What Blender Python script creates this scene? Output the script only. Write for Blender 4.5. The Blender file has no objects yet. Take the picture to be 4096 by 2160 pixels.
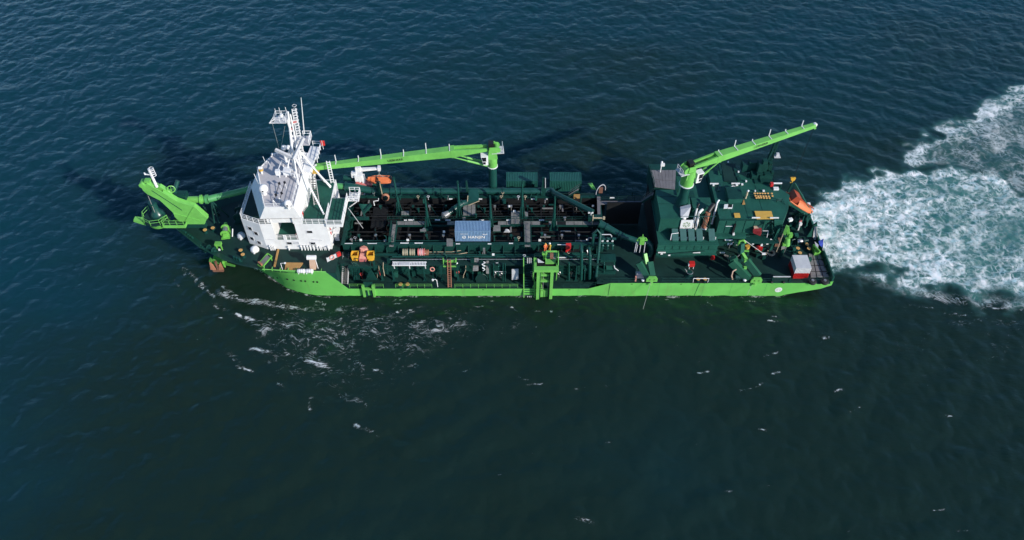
import bpy, math, random
import numpy as np
from mathutils import Vector, Matrix
R = math.radians
sc = bpy.context.scene
# ------------------------------------------------------------------ camera, sky, sun, exposure
CAM_H, CAM_Y, PITCH, FOC = 108.0, -100.85, R(48.4), 3200.0     # drone height, stand-off, pitch, focal length (for a 4096 px wide sensor)
cd = bpy.data.cameras.new('drone_camera'); cam = bpy.data.objects.new('drone_camera', cd)
sc.collection.objects.link(cam); sc.camera = cam
cam.location = (0, CAM_Y, CAM_H); cam.rotation_euler = (math.pi/2 - PITCH, 0, 0)
cd.sensor_width = 36; cd.lens = FOC/4096*36; cd.clip_start = 1; cd.clip_end = 20000
SUN_EL, SUN_AZ = R(26), R(127)                                  # azimuth clockwise from +Y (away from the camera)
w = bpy.data.worlds.new('World'); sc.world = w; w.use_nodes = True
wn = w.node_tree.nodes; wl = w.node_tree.links
sky = wn.new('ShaderNodeTexSky'); sky.sky_type = 'NISHITA'; sky.sun_disc = False
sky.sun_elevation = SUN_EL; sky.sun_rotation = SUN_AZ; sky.altitude = 50; sky.air_density = 1.0; sky.dust_density = 0.3; sky.ozone_density = 5.0
wl.new(sky.outputs[0], wn['Background'].inputs[0]); wn['Background'].inputs[1].default_value = 0.13
sd = bpy.data.lights.new('sun', 'SUN'); sd.energy = 4.0; sd.angle = R(0.53); sd.color = (1.0, 0.95, 0.87)
so = bpy.data.objects.new('sun', sd); sc.collection.objects.link(so)
SDIR = Vector((math.sin(SUN_AZ)*math.cos(SUN_EL), math.cos(SUN_AZ)*math.cos(SUN_EL), math.sin(SUN_EL)))
so.rotation_euler = SDIR.to_track_quat('Z', 'Y').to_euler(); so.location = SDIR*300
sc.view_settings.view_transform = 'Standard'; sc.view_settings.look = 'None'; sc.view_settings.gamma = 1
sc.view_settings.exposure = 0.40; sc.view_settings.use_curve_mapping = False
sc.cycles.use_adaptive_sampling = True; sc.cycles.adaptive_threshold = .02; sc.cycles.max_bounces = 5; sc.cycles.use_denoising = True
sc.cycles.sample_clamp_indirect = 4

# ------------------------------------------------------------------ survey: turns a sight line of the drone into metres on a known level
CP, SP = math.cos(PITCH), math.sin(PITCH)
def _ray(u, v):
    a, b = (u-2048)/FOC, (v-1080)/FOC
    return Vector((a, CP - b*SP, -SP - b*CP))
def at(u, v, z=0.0):
    d = _ray(u, v); t = (z-CAM_H)/d.z; return Vector((d.x*t, CAM_Y+d.y*t, z))
def aty(u, v, y):
    d = _ray(u, v); t = (y-CAM_Y)/d.y; return Vector((d.x*t, y, CAM_H+d.z*t))

# ------------------------------------------------------------------ mesh helpers
col = sc.collection
class MB:
    def __init__(s): s.v = []; s.f = []; s.sm = []
    def add(s, vs, fs, smooth=False):
        n = len(s.v); s.v += [tuple(p) for p in vs]
        for f in fs: s.f.append(tuple(i+n for i in f)); s.sm.append(smooth)
        return s
    def hexa(s, p): return s.add(p, [(3,2,1,0),(4,5,6,7),(0,1,5,4),(1,2,6,5),(2,3,7,6),(3,0,4,7)])
    def box(s, x0, x1, y0, y1, z0, z1):
        return s.hexa([(x0,y0,z0),(x1,y0,z0),(x1,y1,z0),(x0,y1,z0),(x0,y0,z1),(x1,y0,z1),(x1,y1,z1),(x0,y1,z1)])
    def cbox(s, c, size, rz=0, tilt=None):
        hx, hy, hz = size[0]/2, size[1]/2, size[2]/2
        m = Matrix.Rotation(rz, 3, 'Z')
        if tilt is not None: m = m @ tilt
        return s.hexa([Vector(c)+m @ Vector(q) for q in [(-hx,-hy,-hz),(hx,-hy,-hz),(hx,hy,-hz),(-hx,hy,-hz),(-hx,-hy,hz),(hx,-hy,hz),(hx,hy,hz),(-hx,hy,hz)]])
    def beam(s, p, q, wd, h, up=(0,0,1), w2=None, h2=None):
        p, q = Vector(p), Vector(q); d = (q-p).normalized(); up = Vector(up)
        if abs(d.dot(up)) > .98: up = Vector((1,0,0))
        r = d.cross(up).normalized(); u = r.cross(d)
        w2 = wd if w2 is None else w2; h2 = h if h2 is None else h2
        vs = []
        for o, a, b in ((p, wd/2, h/2), (q, w2/2, h2/2)):
            vs += [o-r*a-u*b, o+r*a-u*b, o+r*a+u*b, o-r*a+u*b]
        return s.add(vs, [(3,2,1,0),(4,5,6,7),(0,1,5,4),(1,2,6,5),(2,3,7,6),(3,0,4,7)])
    def cyl(s, p, q, r, r2=None, n=12, caps=True):
        p, q = Vector(p), Vector(q); d = (q-p).normalized(); r2 = r if r2 is None else r2
        a = d.orthogonal().normalized(); b = d.cross(a); vs = []
        for o, rr in ((p, r), (q, r2)):
            for i in range(n):
                t = 2*math.pi*i/n; vs.append(o+(a*math.cos(t)+b*math.sin(t))*rr)
        s.add(vs, [(i, (i+1) % n, n+(i+1) % n, n+i) for i in range(n)], True)
        if caps:
            k = len(s.v)-2*n
            s.f.append(tuple(k+i for i in reversed(range(n)))); s.f.append(tuple(k+n+i for i in range(n))); s.sm += [False, False]
        return s
    def tube(s, pts, r, n=10):
        pts = [Vector(p) for p in pts]; m = len(pts); vs = []; a = None
        for i, p in enumerate(pts):
            d = (pts[min(i+1, m-1)]-pts[max(i-1, 0)]).normalized()
            if a is None: a = d.orthogonal().normalized()
            else: a = (a-d*a.dot(d)).normalized()
            b = d.cross(a); rr = r[i] if isinstance(r, (list, tuple)) else r
            for k in range(n):
                t = 2*math.pi*k/n; vs.append(p+(a*math.cos(t)+b*math.sin(t))*rr)
        fs = [(i*n+k, i*n+(k+1) % n, (i+1)*n+(k+1) % n, (i+1)*n+k) for i in range(m-1) for k in range(n)]
        s.add(vs, fs, True); k = len(s.v)-m*n
        s.f.append(tuple(k+i for i in reversed(range(n)))); s.f.append(tuple(k+(m-1)*n+i for i in range(n))); s.sm += [False, False]
        return s
    def extr(s, poly, vec):
        poly = [Vector(p) for p in poly]; vec = Vector(vec); n = len(poly)
        nrm = Vector((0,0,0))
        for i in range(n):
            nrm += poly[i].cross(poly[(i+1) % n])
        if nrm.dot(vec) < 0: poly = poly[::-1]
        vs = poly+[p+vec for p in poly]
        return s.add(vs, [tuple(reversed(range(n))), tuple(range(n, 2*n))]+[(i, (i+1) % n, n+(i+1) % n, n+i) for i in range(n)])
    def prism(s, xy, z0, z1): return s.extr([(x, y, z0) for x, y in xy], (0,0,z1-z0))
    def loft(s, a, b, smooth=False):
        n = len(a); s.add(list(a)+list(b), [tuple(reversed(range(n))), tuple(range(n, 2*n))]+[(i, (i+1) % n, n+(i+1) % n, n+i) for i in range(n)], smooth)
        return s
    def lathe(s, c, prof, n=16, axis=(0,0,1)):
        c = Vector(c); d = Vector(axis).normalized(); a = d.orthogonal().normalized(); b = d.cross(a); vs = []
        for r, h in prof:
            for k in range(n):
                t = 2*math.pi*k/n; vs.append(c+d*h+(a*math.cos(t)+b*math.sin(t))*r)
        m = len(prof)
        return s.add(vs, [(i*n+k, i*n+(k+1) % n, (i+1)*n+(k+1) % n, (i+1)*n+k) for i in range(m-1) for k in range(n)], True)
    def ball(s, c, r, n=14, sz=1.0):
        return s.lathe(c, [(max(1e-3, r*math.sin(math.pi*i/8)), -r*sz*math.cos(math.pi*i/8)) for i in range(9)], n)
OFF = {}
def mesh(mb, name, mat, off=(0,0,0)):
    me = bpy.data.meshes.new(name); o = Vector(off)
    me.from_pydata([tuple(Vector(p)-o) for p in mb.v], [], mb.f)
    me.polygons.foreach_set('use_smooth', mb.sm)
    if any(mb.sm): me.set_sharp_from_angle(angle=R(40))
    me.materials.append(M[mat]); me.update(); return me
def tag(o, label=None, cat=None, group=None, kind=None):
    if label: o['label'] = label
    if cat: o['category'] = cat
    if group: o['group'] = group
    if kind: o['kind'] = kind
    return o
def T(name, label, cat, loc=(0,0,0), group=None):
    o = bpy.data.objects.new(name, None); col.objects.link(o); o.location = loc; o.empty_display_size = .5
    OFF[o.name] = Vector(loc); return tag(o, label, cat, group)
def P(name, mb, mat, parent=None, label=None):
    off = OFF[parent.name] if parent else Vector((0,0,0))
    o = bpy.data.objects.new(name, mesh(mb, name, mat, off)); col.objects.link(o)
    if parent: o.parent = parent
    OFF[o.name] = off
    if label: o['label'] = label
    return o
def TM(name, mb, mat, label, cat, group=None, kind=None):        # a thing that is one mesh, its origin at its own middle
    c = sum((Vector(p) for p in mb.v), Vector((0,0,0)))/len(mb.v); c.z = min(p[2] for p in mb.v)
    o = bpy.data.objects.new(name, mesh(mb, name, mat, c)); col.objects.link(o); o.location = c
    OFF[o.name] = c; return tag(o, label, cat, group, kind)
def dup_part(src, parent, delta):                                # the same mesh again, moved by delta
    o = src.copy(); col.objects.link(o); o.parent = parent; o.location = Vector(src.location)+Vector(delta)
    if 'label' in o: del o['label']
    OFF[o.name] = OFF[src.name]; return o
def dup(src, loc, label=None, rz=0.0, parent=None):
    c = src.copy(); col.objects.link(c); c.parent = parent
    if parent is None: c.location = loc; c.rotation_euler = (0,0,rz)
    if label: c['label'] = label
    for ch in list(src.children): dup(ch, None, None, 0, c)
    return c
def lerp(a, b, t): return Vector(a)*(1-t)+Vector(b)*t
def rail(parent, pts, h=1.0, gap=1.6, mat='dark_green', r=.035, rows=(1.0, .55), name='guard_rail', pr=None):
    pts = [Vector(p) for p in pts]; mb = MB()
    for a, b in zip(pts[:-1], pts[1:]):
        for k in rows: mb.cyl(a+Vector((0,0,h*k)), b+Vector((0,0,h*k)), r, n=5, caps=False)
    g = P(name, mb, mat, parent); first = None; last = None
    pr = pr or r*1.15
    for a, b in zip(pts[:-1], pts[1:]):
        n = max(1, round((b-a).length/gap))
        for i in range(n+1):
            p = lerp(a, b, i/n)
            if last is not None and (p-last).length < .3: continue
            last = p
            if first is None: first = P('post', MB().cyl(p, p+Vector((0,0,h+.03)), pr, n=5), mat, g); p0 = p
            else: dup_part(first, g, p-p0)
    return g
def ladder(name, parent, a, b, wd, side, mat, r=.05, step=.45, rmat=None):      # two stringers and separate rungs from a to b
    a, b, side = Vector(a), Vector(b), Vector(side).normalized()*wd/2; mb = MB()
    mb.beam(a-side, b-side, r*1.6, r*2.2); mb.beam(a+side, b+side, r*1.6, r*2.2)
    g = P(name, mb, mat, parent); n = max(2, int((b-a).length/step)); f = None
    for i in range(n):
        p = lerp(a, b, (i+.5)/n)
        if f is None: f = P('rung', MB().beam(p-side, p+side, r*2.4, r*1.2), rmat or mat, g); p0 = p
        else: dup_part(f, g, p-p0)
    return g
def stairs(name, parent, a, b, wd, side, mat, smat):
    a, b = Vector(a), Vector(b); s = Vector(side).normalized()*wd/2; mb = MB()
    for k in (-1, 1): mb.beam(a+s*k, b+s*k, .07, .3)
    g = P(name, mb, mat, parent); n = max(3, int(abs(b.z-a.z)/.28)); f = None
    fw = Vector((b.x-a.x, b.y-a.y, 0)); fw = fw.normalized() if fw.length > .01 else Vector((0,1,0))
    for i in range(n):
        p = lerp(a, b, (i+.5)/n)
        if f is None: f = P('tread', MB().beam(p-s, p+s, .24, .05), smat, g); p0 = p
        else: dup_part(f, g, p-p0)
    mr = MB()
    for k in (-1, 1):
        for hh in (.5, .95): mr.cyl(a+s*k+Vector((0,0,hh)), b+s*k+Vector((0,0,hh)), .03, n=5)
    P('handrail', mr, smat, g); return g

# ------------------------------------------------------------------ materials
M = {}
def nodes(name):
    m = bpy.data.materials.new(name); m.use_nodes = True; M[name] = m
    nt = m.node_tree; return m, nt.nodes, nt.links, nt.nodes['Principled BSDF']
def paint(name, c, rough=.45, var=.22, scale=.5, dirt=.0, dirtc=(.10,.06,.035), spec=.5, metal=0, streak=0.0):
    m, n, l, b = nodes(name)
    tc = n.new('ShaderNodeTexCoord'); mp = n.new('ShaderNodeMapping'); l.new(tc.outputs['Object'], mp.inputs[0])
    no = n.new('ShaderNodeTexNoise'); no.inputs['Scale'].default_value = scale; no.inputs['Detail'].default_value = 6; no.inputs['Roughness'].default_value = .65
    l.new(mp.outputs[0], no.inputs['Vector'])
    r = n.new('ShaderNodeMapRange'); r.inputs[1].default_value = .3; r.inputs[2].default_value = .7; r.inputs[3].default_value = 1-var; r.inputs[4].default_value = 1+var
    l.new(no.outputs['Fac'], r.inputs[0])
    mx = n.new('ShaderNodeMix'); mx.data_type = 'RGBA'; mx.blend_type = 'MULTIPLY'; mx.inputs[0].default_value = 1
    mx.inputs[6].default_value = (*c, 1); l.new(r.outputs[0], mx.inputs[7]); out = mx.outputs[2]
    if dirt > 0:
        n2 = n.new('ShaderNodeTexNoise'); n2.inputs['Scale'].default_value = scale*2.3; n2.inputs['Detail'].default_value = 8; n2.inputs['Roughness'].default_value = .7
        mp2 = n.new('ShaderNodeMapping'); mp2.inputs['Scale'].default_value = (1, 1, 1-.85*streak); mp2.inputs['Location'].default_value = (7, 3, 1)
        l.new(tc.outputs['Object'], mp2.inputs[0]); l.new(mp2.outputs[0], n2.inputs['Vector'])
        r2 = n.new('ShaderNodeMapRange'); r2.inputs[1].default_value = .55; r2.inputs[2].default_value = .75; r2.inputs[4].default_value = dirt; l.new(n2.outputs['Fac'], r2.inputs[0])
        m2 = n.new('ShaderNodeMix'); m2.data_type = 'RGBA'; m2.inputs[7].default_value = (*dirtc, 1); l.new(r2.outputs[0], m2.inputs[0]); l.new(out, m2.inputs[6]); out = m2.outputs[2]
    l.new(out, b.inputs['Base Color'])
    rr = n.new('ShaderNodeMapRange'); rr.inputs[3].default_value = max(.05, rough-.12); rr.inputs[4].default_value = rough+.12; l.new(no.outputs['Fac'], rr.inputs[0])
    l.new(rr.outputs[0], b.inputs['Roughness']); b.inputs['Specular IOR Level'].default_value = spec; b.inputs['Metallic'].default_value = metal
    return m
paint('hull_green', (.135, .46, .088), .48, .14, .22, dirt=.7, dirtc=(.15,.26,.075), streak=.88)
paint('light_green', (.150, .44, .085), .45, .14, .5, dirt=.5, dirtc=(.09,.26,.07))
paint('fresh_green', (.14, .41, .065), .5, .2, .8, dirt=.5, dirtc=(.06,.19,.05))
paint('mid_green', (.075, .29, .095), .4, .15, .6, dirt=.4, dirtc=(.05,.20,.07))
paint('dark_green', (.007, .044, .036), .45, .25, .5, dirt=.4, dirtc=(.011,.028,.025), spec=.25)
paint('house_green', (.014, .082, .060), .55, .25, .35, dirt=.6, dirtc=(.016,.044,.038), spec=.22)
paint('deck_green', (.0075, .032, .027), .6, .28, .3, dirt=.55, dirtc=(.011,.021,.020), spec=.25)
paint('pipe_green', (.008, .056, .046), .32, .2, .7, dirt=.3, dirtc=(.02,.05,.04))
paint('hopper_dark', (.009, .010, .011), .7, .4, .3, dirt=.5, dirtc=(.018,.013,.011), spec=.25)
paint('grating', (.17, .165, .155), .7, .3, 1.2, dirt=.5, dirtc=(.07,.06,.05))
paint('grey_deck', (.15, .14, .145), .7, .22, .4, dirt=.5, dirtc=(.09,.085,.085))
paint('white', (.74, .73, .715), .5, .08, .6, dirt=.5, dirtc=(.46,.42,.37), streak=.88)
paint('white_gear', (.74, .73, .72), .45, .08, 1.0, dirt=.3, dirtc=(.45,.42,.40))
paint('roof_grey', (.45, .43, .44), .6, .10, .5, dirt=.4, dirtc=(.38,.36,.37))
paint('glass_dark', (.012, .016, .020), .12, .1, .4)
paint('black', (.010, .010, .011), .5, .2, 1)
paint('yellow', (.72, .40, .04), .5, .12, 1, dirt=.4, dirtc=(.35,.2,.05))
paint('hatch_yellow', (.56, .33, .06), .55, .12, 1, dirt=.4, dirtc=(.3,.2,.08))
paint('bollard_top', (.60, .33, .10), .6, .15, 2)
paint('tan', (.40, .22, .07), .6, .15, 1, dirt=.4, dirtc=(.25,.15,.07))
paint('beige', (.52, .35, .25), .6, .15, 1)
paint('orange', (.62, .16, .055), .42, .1, 1, dirt=.2, dirtc=(.5,.12,.05))
paint('orange_dark', (.30, .05, .02), .5, .15, 1)
paint('red', (.50, .022, .020), .45, .12, 1.2)
paint('salmon', (.62, .26, .20), .7, .15, 1.4)
paint('pink_red', (.55, .16, .15), .6, .15, 1.4)
paint('rust', (.17, .075, .045), .75, .35, 1.6)
paint('rust_light', (.34, .14, .08), .7, .25, 1.6)
paint('steel', (.42, .41, .40), .38, .2, 1.2, metal=.7)
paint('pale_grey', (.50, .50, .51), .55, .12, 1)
paint('blue', (.15, .25, .38), .5, .08, 1, dirt=.3, dirtc=(.10,.2,.38))
paint('blue_flag', (.03, .06, .35), .7, .1, 1)
paint('container_green', (.010, .075, .060), .5, .15, .8)
paint('cover', (.50, .50, .50), .75, .18, 2.5)
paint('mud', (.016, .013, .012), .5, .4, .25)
paint('teal_lid', (.035, .105, .095), .55, .12, 1)
paint('dark_red', (.16, .012, .016), .5, .15, 1)
paint('davit_green', (.018, .105, .058), .45, .15, .6, dirt=.4, dirtc=(.014,.06,.04))
paint('skin', (.42, .24, .17), .6, .05, 4)
paint('wire', (.30, .30, .28), .5, .1, 1)
paint('rope', (.40, .33, .22), .8, .15, 2)
paint('tyre', (.014, .014, .015), .8, .2, 2)
paint('emblem', (.30, .36, .25), .6, .1, 2)
# ------------------------------------------------------------------ the sea: one sheet to the horizon, wind chop, ship waves and foam
def axis(lo, hi, step, far):
    a = list(np.arange(lo, hi, step)); s = step; x = hi
    while x < far: a.append(x); s *= 1.35; x += s
    s = step; x = lo-step
    while x > -far: a.insert(0, x); s *= 1.35; x -= s
    return np.array(a)
def fft_tile(N, L, V, ang, seed, cut, spread=2):
    rg = np.random.default_rng(seed); k = 2*np.pi*np.fft.fftfreq(N, L/N); kx, ky = np.meshgrid(k, k, indexing='ij')
    kk = np.sqrt(kx**2+ky**2); kk[0,0] = 1; Lw = V*V/9.81
    cs = (kx*math.cos(ang)+ky*math.sin(ang))/kk
    ph = np.exp(-1/(kk*Lw)**2)/kk**4*np.abs(cs)**spread*np.exp(-(kk*cut)**2); ph[0,0] = 0
    h = (rg.standard_normal((N,N))+1j*rg.standard_normal((N,N)))*np.sqrt(ph)
    z = np.fft.ifft2(h).real; dx = np.fft.ifft2(-1j*kx/kk*h).real; dy = np.fft.ifft2(-1j*ky/kk*h).real
    s = z.std(); return z/s, dx/s, dy/s
def samp(A, L, x, y):
    N = A.shape[0]; fx = (x/L) % 1*N; fy = (y/L) % 1*N; i = fx.astype(int) % N; j = fy.astype(int) % N; a = fx-np.floor(fx); b = fy-np.floor(fy)
    i1 = (i+1) % N; j1 = (j+1) % N
    return A[i,j]*(1-a)*(1-b)+A[i1,j]*a*(1-b)+A[i,j1]*(1-a)*b+A[i1,j1]*a*b
def sstep(a, b, x):
    t = np.clip((x-a)/(b-a), 0, 1); return t*t*(3-2*t)
def build_sea():
    ax = axis(-138, 138, .31, 6000); ay = axis(-60, 95, .31, 6000); nx, ny = len(ax), len(ay)
    X, Y = np.meshgrid(ax, ay, indexing='ij')
    fade = np.clip(1.25-np.maximum(np.abs(X)-125, np.abs(Y-15)-85)/60, .0, 1)
    z1, dx1, dy1 = fft_tile(640, 142., 3.5, R(104), 3, .10, 1.2)
    z2, dx2, dy2 = fft_tile(512, 97., 2.4, R(60), 8, .08, 1.0)
    c, s = math.cos(.5), math.sin(.5); X2, Y2 = X*c-Y*s, X*s+Y*c
    Z = .066*samp(z1, 142., X, Y)+.036*samp(z2, 97., X2, Y2)
    DX = .08*samp(dx1, 142., X, Y)+.05*samp(dx2, 97., X2, Y2); DY = .08*samp(dy1, 142., X, Y)+.05*samp(dy2, 97., X2, Y2)
    calm = np.ones_like(X)
    # ---- foam and ship waves
    foam = np.zeros_like(X); aer = np.zeros_like(X)
    def seg(a, b, wd, st):
        a = np.array(a[:2]); b = np.array(b[:2]); d = b-a; L2 = max(1e-6, d@d)
        m = (X > min(a[0],b[0])-4*wd) & (X < max(a[0],b[0])+4*wd) & (Y > min(a[1],b[1])-4*wd) & (Y < max(a[1],b[1])+4*wd)
        if not m.any(): return
        px, py = X[m]-a[0], Y[m]-a[1]; t = np.clip((px*d[0]+py*d[1])/L2, 0, 1)
        q = (px-t*d[0])**2+(py-t*d[1])**2; foam[m] = np.maximum(foam[m], st*np.exp(-q/(wd*wd)))
        Z[m] += .09*st*np.exp(-q/(1.6*wd*wd))
    S = [((730,1065),(741,1109),.45,.8),((797,1144),(830,1168),.5,.9),((830,1168),(859,1194),.45,.8),((868,1130),(905,1160),.4,.75),((905,1160),(953,1188),.45,.75),
         ((960,1200),(1030,1198),.6,.75),((1030,1198),(1130,1221),.5,.7),((948,1256),(1012,1277),.45,.95),((1054,1253),(1130,1262),.4,.75),((1107,1318),(1171,1312),.4,.75),
         ((1004,1392),(1040,1398),.55,.95),((1040,1398),(1089,1407),.5,.85),((1089,1407),(1130,1404),.4,.7),((1142,1415),(1207,1433),.4,.9),((1225,1442),(1301,1463),.45,.95),
         ((948,1466),(1006,1486),.5,.9),((930,1440),(948,1466),.35,.6),((1113,1536),(1130,1554),.45,.8),((1189,1354),(1254,1377),.9,.6),((1190,1480),(1215,1540),.5,.55),((1235,1610),(1240,1640),.45,.75),
         ((1240,1592),(1300,1606),.5,.55),((1418,1596),(1462,1620),.6,.6),((1460,1615),(1460,1640),.4,.6),((1422,1700),(1460,1715),.6,.75),((1460,1715),(1515,1742),.55,.8),((1420,1440),(1450,1465),.45,.8),
         ((1455,1430),(1545,1436),.6,.5),((1500,1481),(1512,1483),.4,.95),((1590,1242),(1600,1243),.35,.9),((1640,1241),(1650,1244),.35,.85),((1070,1448),(1085,1452),.5,.65),
         ((3070,1284),(3110,1287),.35,1.),((3296,1352),(3320,1350),.35,.95),((2790,1497),(2830,1490),.4,1.),((3088,1494),(3120,1488),.4,1.),((2960,1564),(3000,1556),.3,.9),((3000,1556),(3050,1538),.3,.85),
         ((3050,1430),(3110,1410),.3,.75),((2301,2075),(2330,2080),.5,.9),((2340,2083),(2368,2092),.5,.95),((2073,1505),(2120,1525),.7,.6),((2095,1540),(2171,1533),.35,.8),((3170,1640),(3190,1645),.5,.75),
         ((3032,1716),(3065,1720),.3,.85),((3660,1228),(3730,1234),.35,.9),((3975,1234),(4045,1228),.4,.95),((3790,1252),(3865,1262),.4,.8),((2410,1780),(2460,1762),.6,.55),((2730,1782),(2790,1775),.5,.6),
         ((2295,1555),(2340,1550),.4,.65),((2420,1545),(2470,1535),.5,.6),((3340,1565),(3370,1560),.4,.9),((3390,1650),(3440,1625),.35,.8),((3430,1490),(3490,1492),.4,.75),((2900,1973),(2925,1968),.35,.95),
         ((3065,1943),(3115,1944),.3,.8),((3730,2040),(3780,2034),.35,.85),((3830,2122),(3870,2122),.4,.7),((3780,1660),(3800,1662),.5,.9),((2120,1305),(2150,1308),.3,.9),((1850,1490),(1880,1480),.35,.7),
         ((700,1262),(712,1300),.35,.45),((770,1180),(830,1260),.45,.4),((640,1150),(690,1230),.5,.3),((875,1268),(885,1275),.3,.85),((1300,1310),(1390,1330),1.2,.5),((1420,1270),(1520,1290),1.4,.45)]
    for a, b, wd, st in S: seg(at(*a), at(*b), wd*(1.0 if a[0] < 2000 else .75), st*(.70 if a[0] < 2000 else .62))
    for a, b, wd, st in (((745,1078),(830,1160),.8,.50),((830,1160),(960,1200),1.0,.52),((960,1200),(1180,1235),1.3,.50),((1180,1235),(1420,1262),1.5,.42),((850,1215),(1010,1290),.8,.40),((1010,1290),(1130,1400),1.0,.40),((1130,1400),(1310,1465),1.0,.42),
                        ((1050,1300),(1250,1370),1.6,.42),((1250,1370),(1420,1400),1.4,.38),((700,1120),(760,1230),.6,.34),((760,1230),(900,1400),.7,.30),((900,1400),(1000,1490),.7,.36),((1330,1560),(1460,1640),1.2,.34)): seg(at(*a), at(*b), wd, st)
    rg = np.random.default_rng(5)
    for i in range(70):                                            # breaking crests, and sun glints painted as foam flecks, over the port side
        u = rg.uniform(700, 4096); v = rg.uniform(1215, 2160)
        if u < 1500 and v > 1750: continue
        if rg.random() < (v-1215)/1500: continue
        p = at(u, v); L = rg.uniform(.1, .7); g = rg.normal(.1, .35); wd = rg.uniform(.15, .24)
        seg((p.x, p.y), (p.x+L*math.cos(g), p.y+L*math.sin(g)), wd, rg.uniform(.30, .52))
    for i in range(60):                                             # foam that slides along the hull side
        x = rg.uniform(-40, 50); y = -11.6-abs(rg.normal(0, 2.2)); L = rg.uniform(.3, 2.2)
        seg((x, y), (x+L, y+rg.normal(0, .2)), rg.uniform(.22, .4), rg.uniform(.3, .55))
    lace = .34*np.exp(-((Y+17)/5.5)**2)*sstep(-54, -42, X)*(1-.45*sstep(-12, 8, X))*(1-sstep(25, 60, X))+.30*np.exp(-((Y+26)/7)**2)*sstep(-46,-36,X)*(1-sstep(-20,0,X))
    foam = np.maximum(foam, lace)
    foam = np.maximum(foam, .24*np.exp(-((Y+22)/9)**2)*sstep(30, 70, X))
    # stern wash: lower and upper edges of the main lobe, then the far band thrown out to starboard
    lo = [at(*p) for p in ((3245,960),(3310,1030),(3450,1075),(3700,1140),(4096,1185))]; lo.append(Vector((170, lo[-1].y-3, 0)))
    up = [at(*p) for p in ((3250,860),(3262,800),(3348,752),(3429,719),(3510,694),(3632,676),(3753,662),(3875,678),(3997,727),(4096,783))]; up.append(Vector((170, up[-1].y-6, 0)))
    yl = np.interp(X, [p.x for p in lo], [p.y for p in lo]); yu = np.interp(X, [p.x for p in up], [p.y for p in up])
    wob = 1.5*samp(z1, 142., X*.9, Y*.9)+1.7*samp(z2, 97., X*.42, Y*.42)
    ins = sstep(-5.0, 3.0, Y-yl+wob*.8)*sstep(-2.4, 1.8, yu-Y+wob*.5)*sstep(53.3, 55.5, X+.25*wob)
    mid = np.clip((Y-yl)/np.maximum(yu-yl, .1), 0, 1)
    dens = .80-.32*sstep(56, 88, X)-.07*np.exp(-((mid-.5)/.2)**2)*sstep(70, 95, X)+.14*np.exp(-((mid-.95)/.09)**2)+.05*np.exp(-((mid-.1)/.1)**2)
    foam = np.maximum(foam, ins*dens); aer = np.maximum(aer, ins*(1-.3*sstep(75, 130, X)))
    ba = [at(*p) for p in ((3590,665),(3640,610),(3697,532),(3835,475),(3916,435),(4029,362),(4150,300),(4400,200))]
    bt = np.interp(X, [p.x for p in ba], [p.y for p in ba]); x0 = ba[0].x
    inter = sstep(-1.2, 1.5, Y-yu)*sstep(-2.0, 2.4, bt-Y+wob*.6)*sstep(x0-1.5, x0+4, X+.3*wob)
    edge = np.exp(-((bt-Y-1.8)/(2.2+.03*(X-60)))**2)
    aer = np.maximum(aer, inter*(.45+.4*edge)); foam = np.maximum(foam, inter*(.40+.26*edge))
    foam = np.maximum(foam, .42*np.exp(-((Y-yl+2.5)/2.5)**2)*sstep(58, 66, X)); foam = np.maximum(foam, .30*np.exp(-((Y-yl+8)/5)**2)*sstep(58, 75, X))
    # a broken foam line along the port waterline, stronger where the bow wave curls off
    hb = np.interp(X, [-60.6,-57,-53,-49,-45,-42,-39.7,-36,-33,46,55.5], [.03,.2,.8,2.7,5.2,7.5,9.3,10.6,11,11,10.2])
    gap = -Y-hb
    foam = np.maximum(foam, (.50+.15*(1-sstep(-50, -30, X)))*np.exp(-((gap-.15)/.45)**2)*sstep(-54, -50, X)*(1-sstep(47, 52, X)))
    # blue sky reflection painted into base colour away from the ship, greener near it
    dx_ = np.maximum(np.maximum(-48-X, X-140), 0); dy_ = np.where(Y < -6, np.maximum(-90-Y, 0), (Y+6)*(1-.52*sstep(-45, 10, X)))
    sky_fade = 1-sstep(4, 62, np.sqrt((dx_*.95)**2+(dy_*1.0)**2)+5*samp(z1, 142., X*.12, Y*.12)+6)
    sky_fade = np.maximum(sky_fade, .55*(1-sstep(0, 60, np.abs(Y-8)))*sstep(30, 90, X))
    # turbulence of the wash and arcs of the ship's own waves on the far side
    Z += ins*(.09*samp(z2, 97., X*1.9, Y*1.9)+.06*samp(z1, 142., X*3.7+9, Y*3.7))
    rr = np.sqrt((X-52)**2+(Y+4)**2); Z += .07*np.sin(rr*1.5)*sstep(10, 25, rr)*(1-sstep(50, 95, rr))*sstep(8, 22, Y)*sstep(0, 40, X)
    q = (X+59)*.52+(Y+1)*(-.85); Z += .10*np.sin(q*1.15)*np.exp(-((Y+12+(X+55)*.55)/9)**2)*sstep(-60, -52, X)*(1-sstep(-10, 10, X))*(Y < 0)
    Z *= fade; DX *= fade; DY *= fade
    co = np.stack([X+DX, Y+DY, Z], -1).reshape(-1, 3).astype(np.float32)
    idx = np.arange(nx*ny).reshape(nx, ny); q4 = np.stack([idx[:-1,:-1], idx[1:,:-1], idx[1:,1:], idx[:-1,1:]], -1).reshape(-1, 4).astype(np.int32)
    me = bpy.data.meshes.new('sea'); me.vertices.add(len(co)); me.vertices.foreach_set('co', co.ravel())
    me.loops.add(q4.size); me.loops.foreach_set('vertex_index', q4.ravel()); me.polygons.add(len(q4))
    me.polygons.foreach_set('loop_start', np.arange(0, q4.size, 4, dtype=np.int32)); me.polygons.foreach_set('use_smooth', np.ones(len(q4), bool))
    me.update(calc_edges=True)
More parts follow.
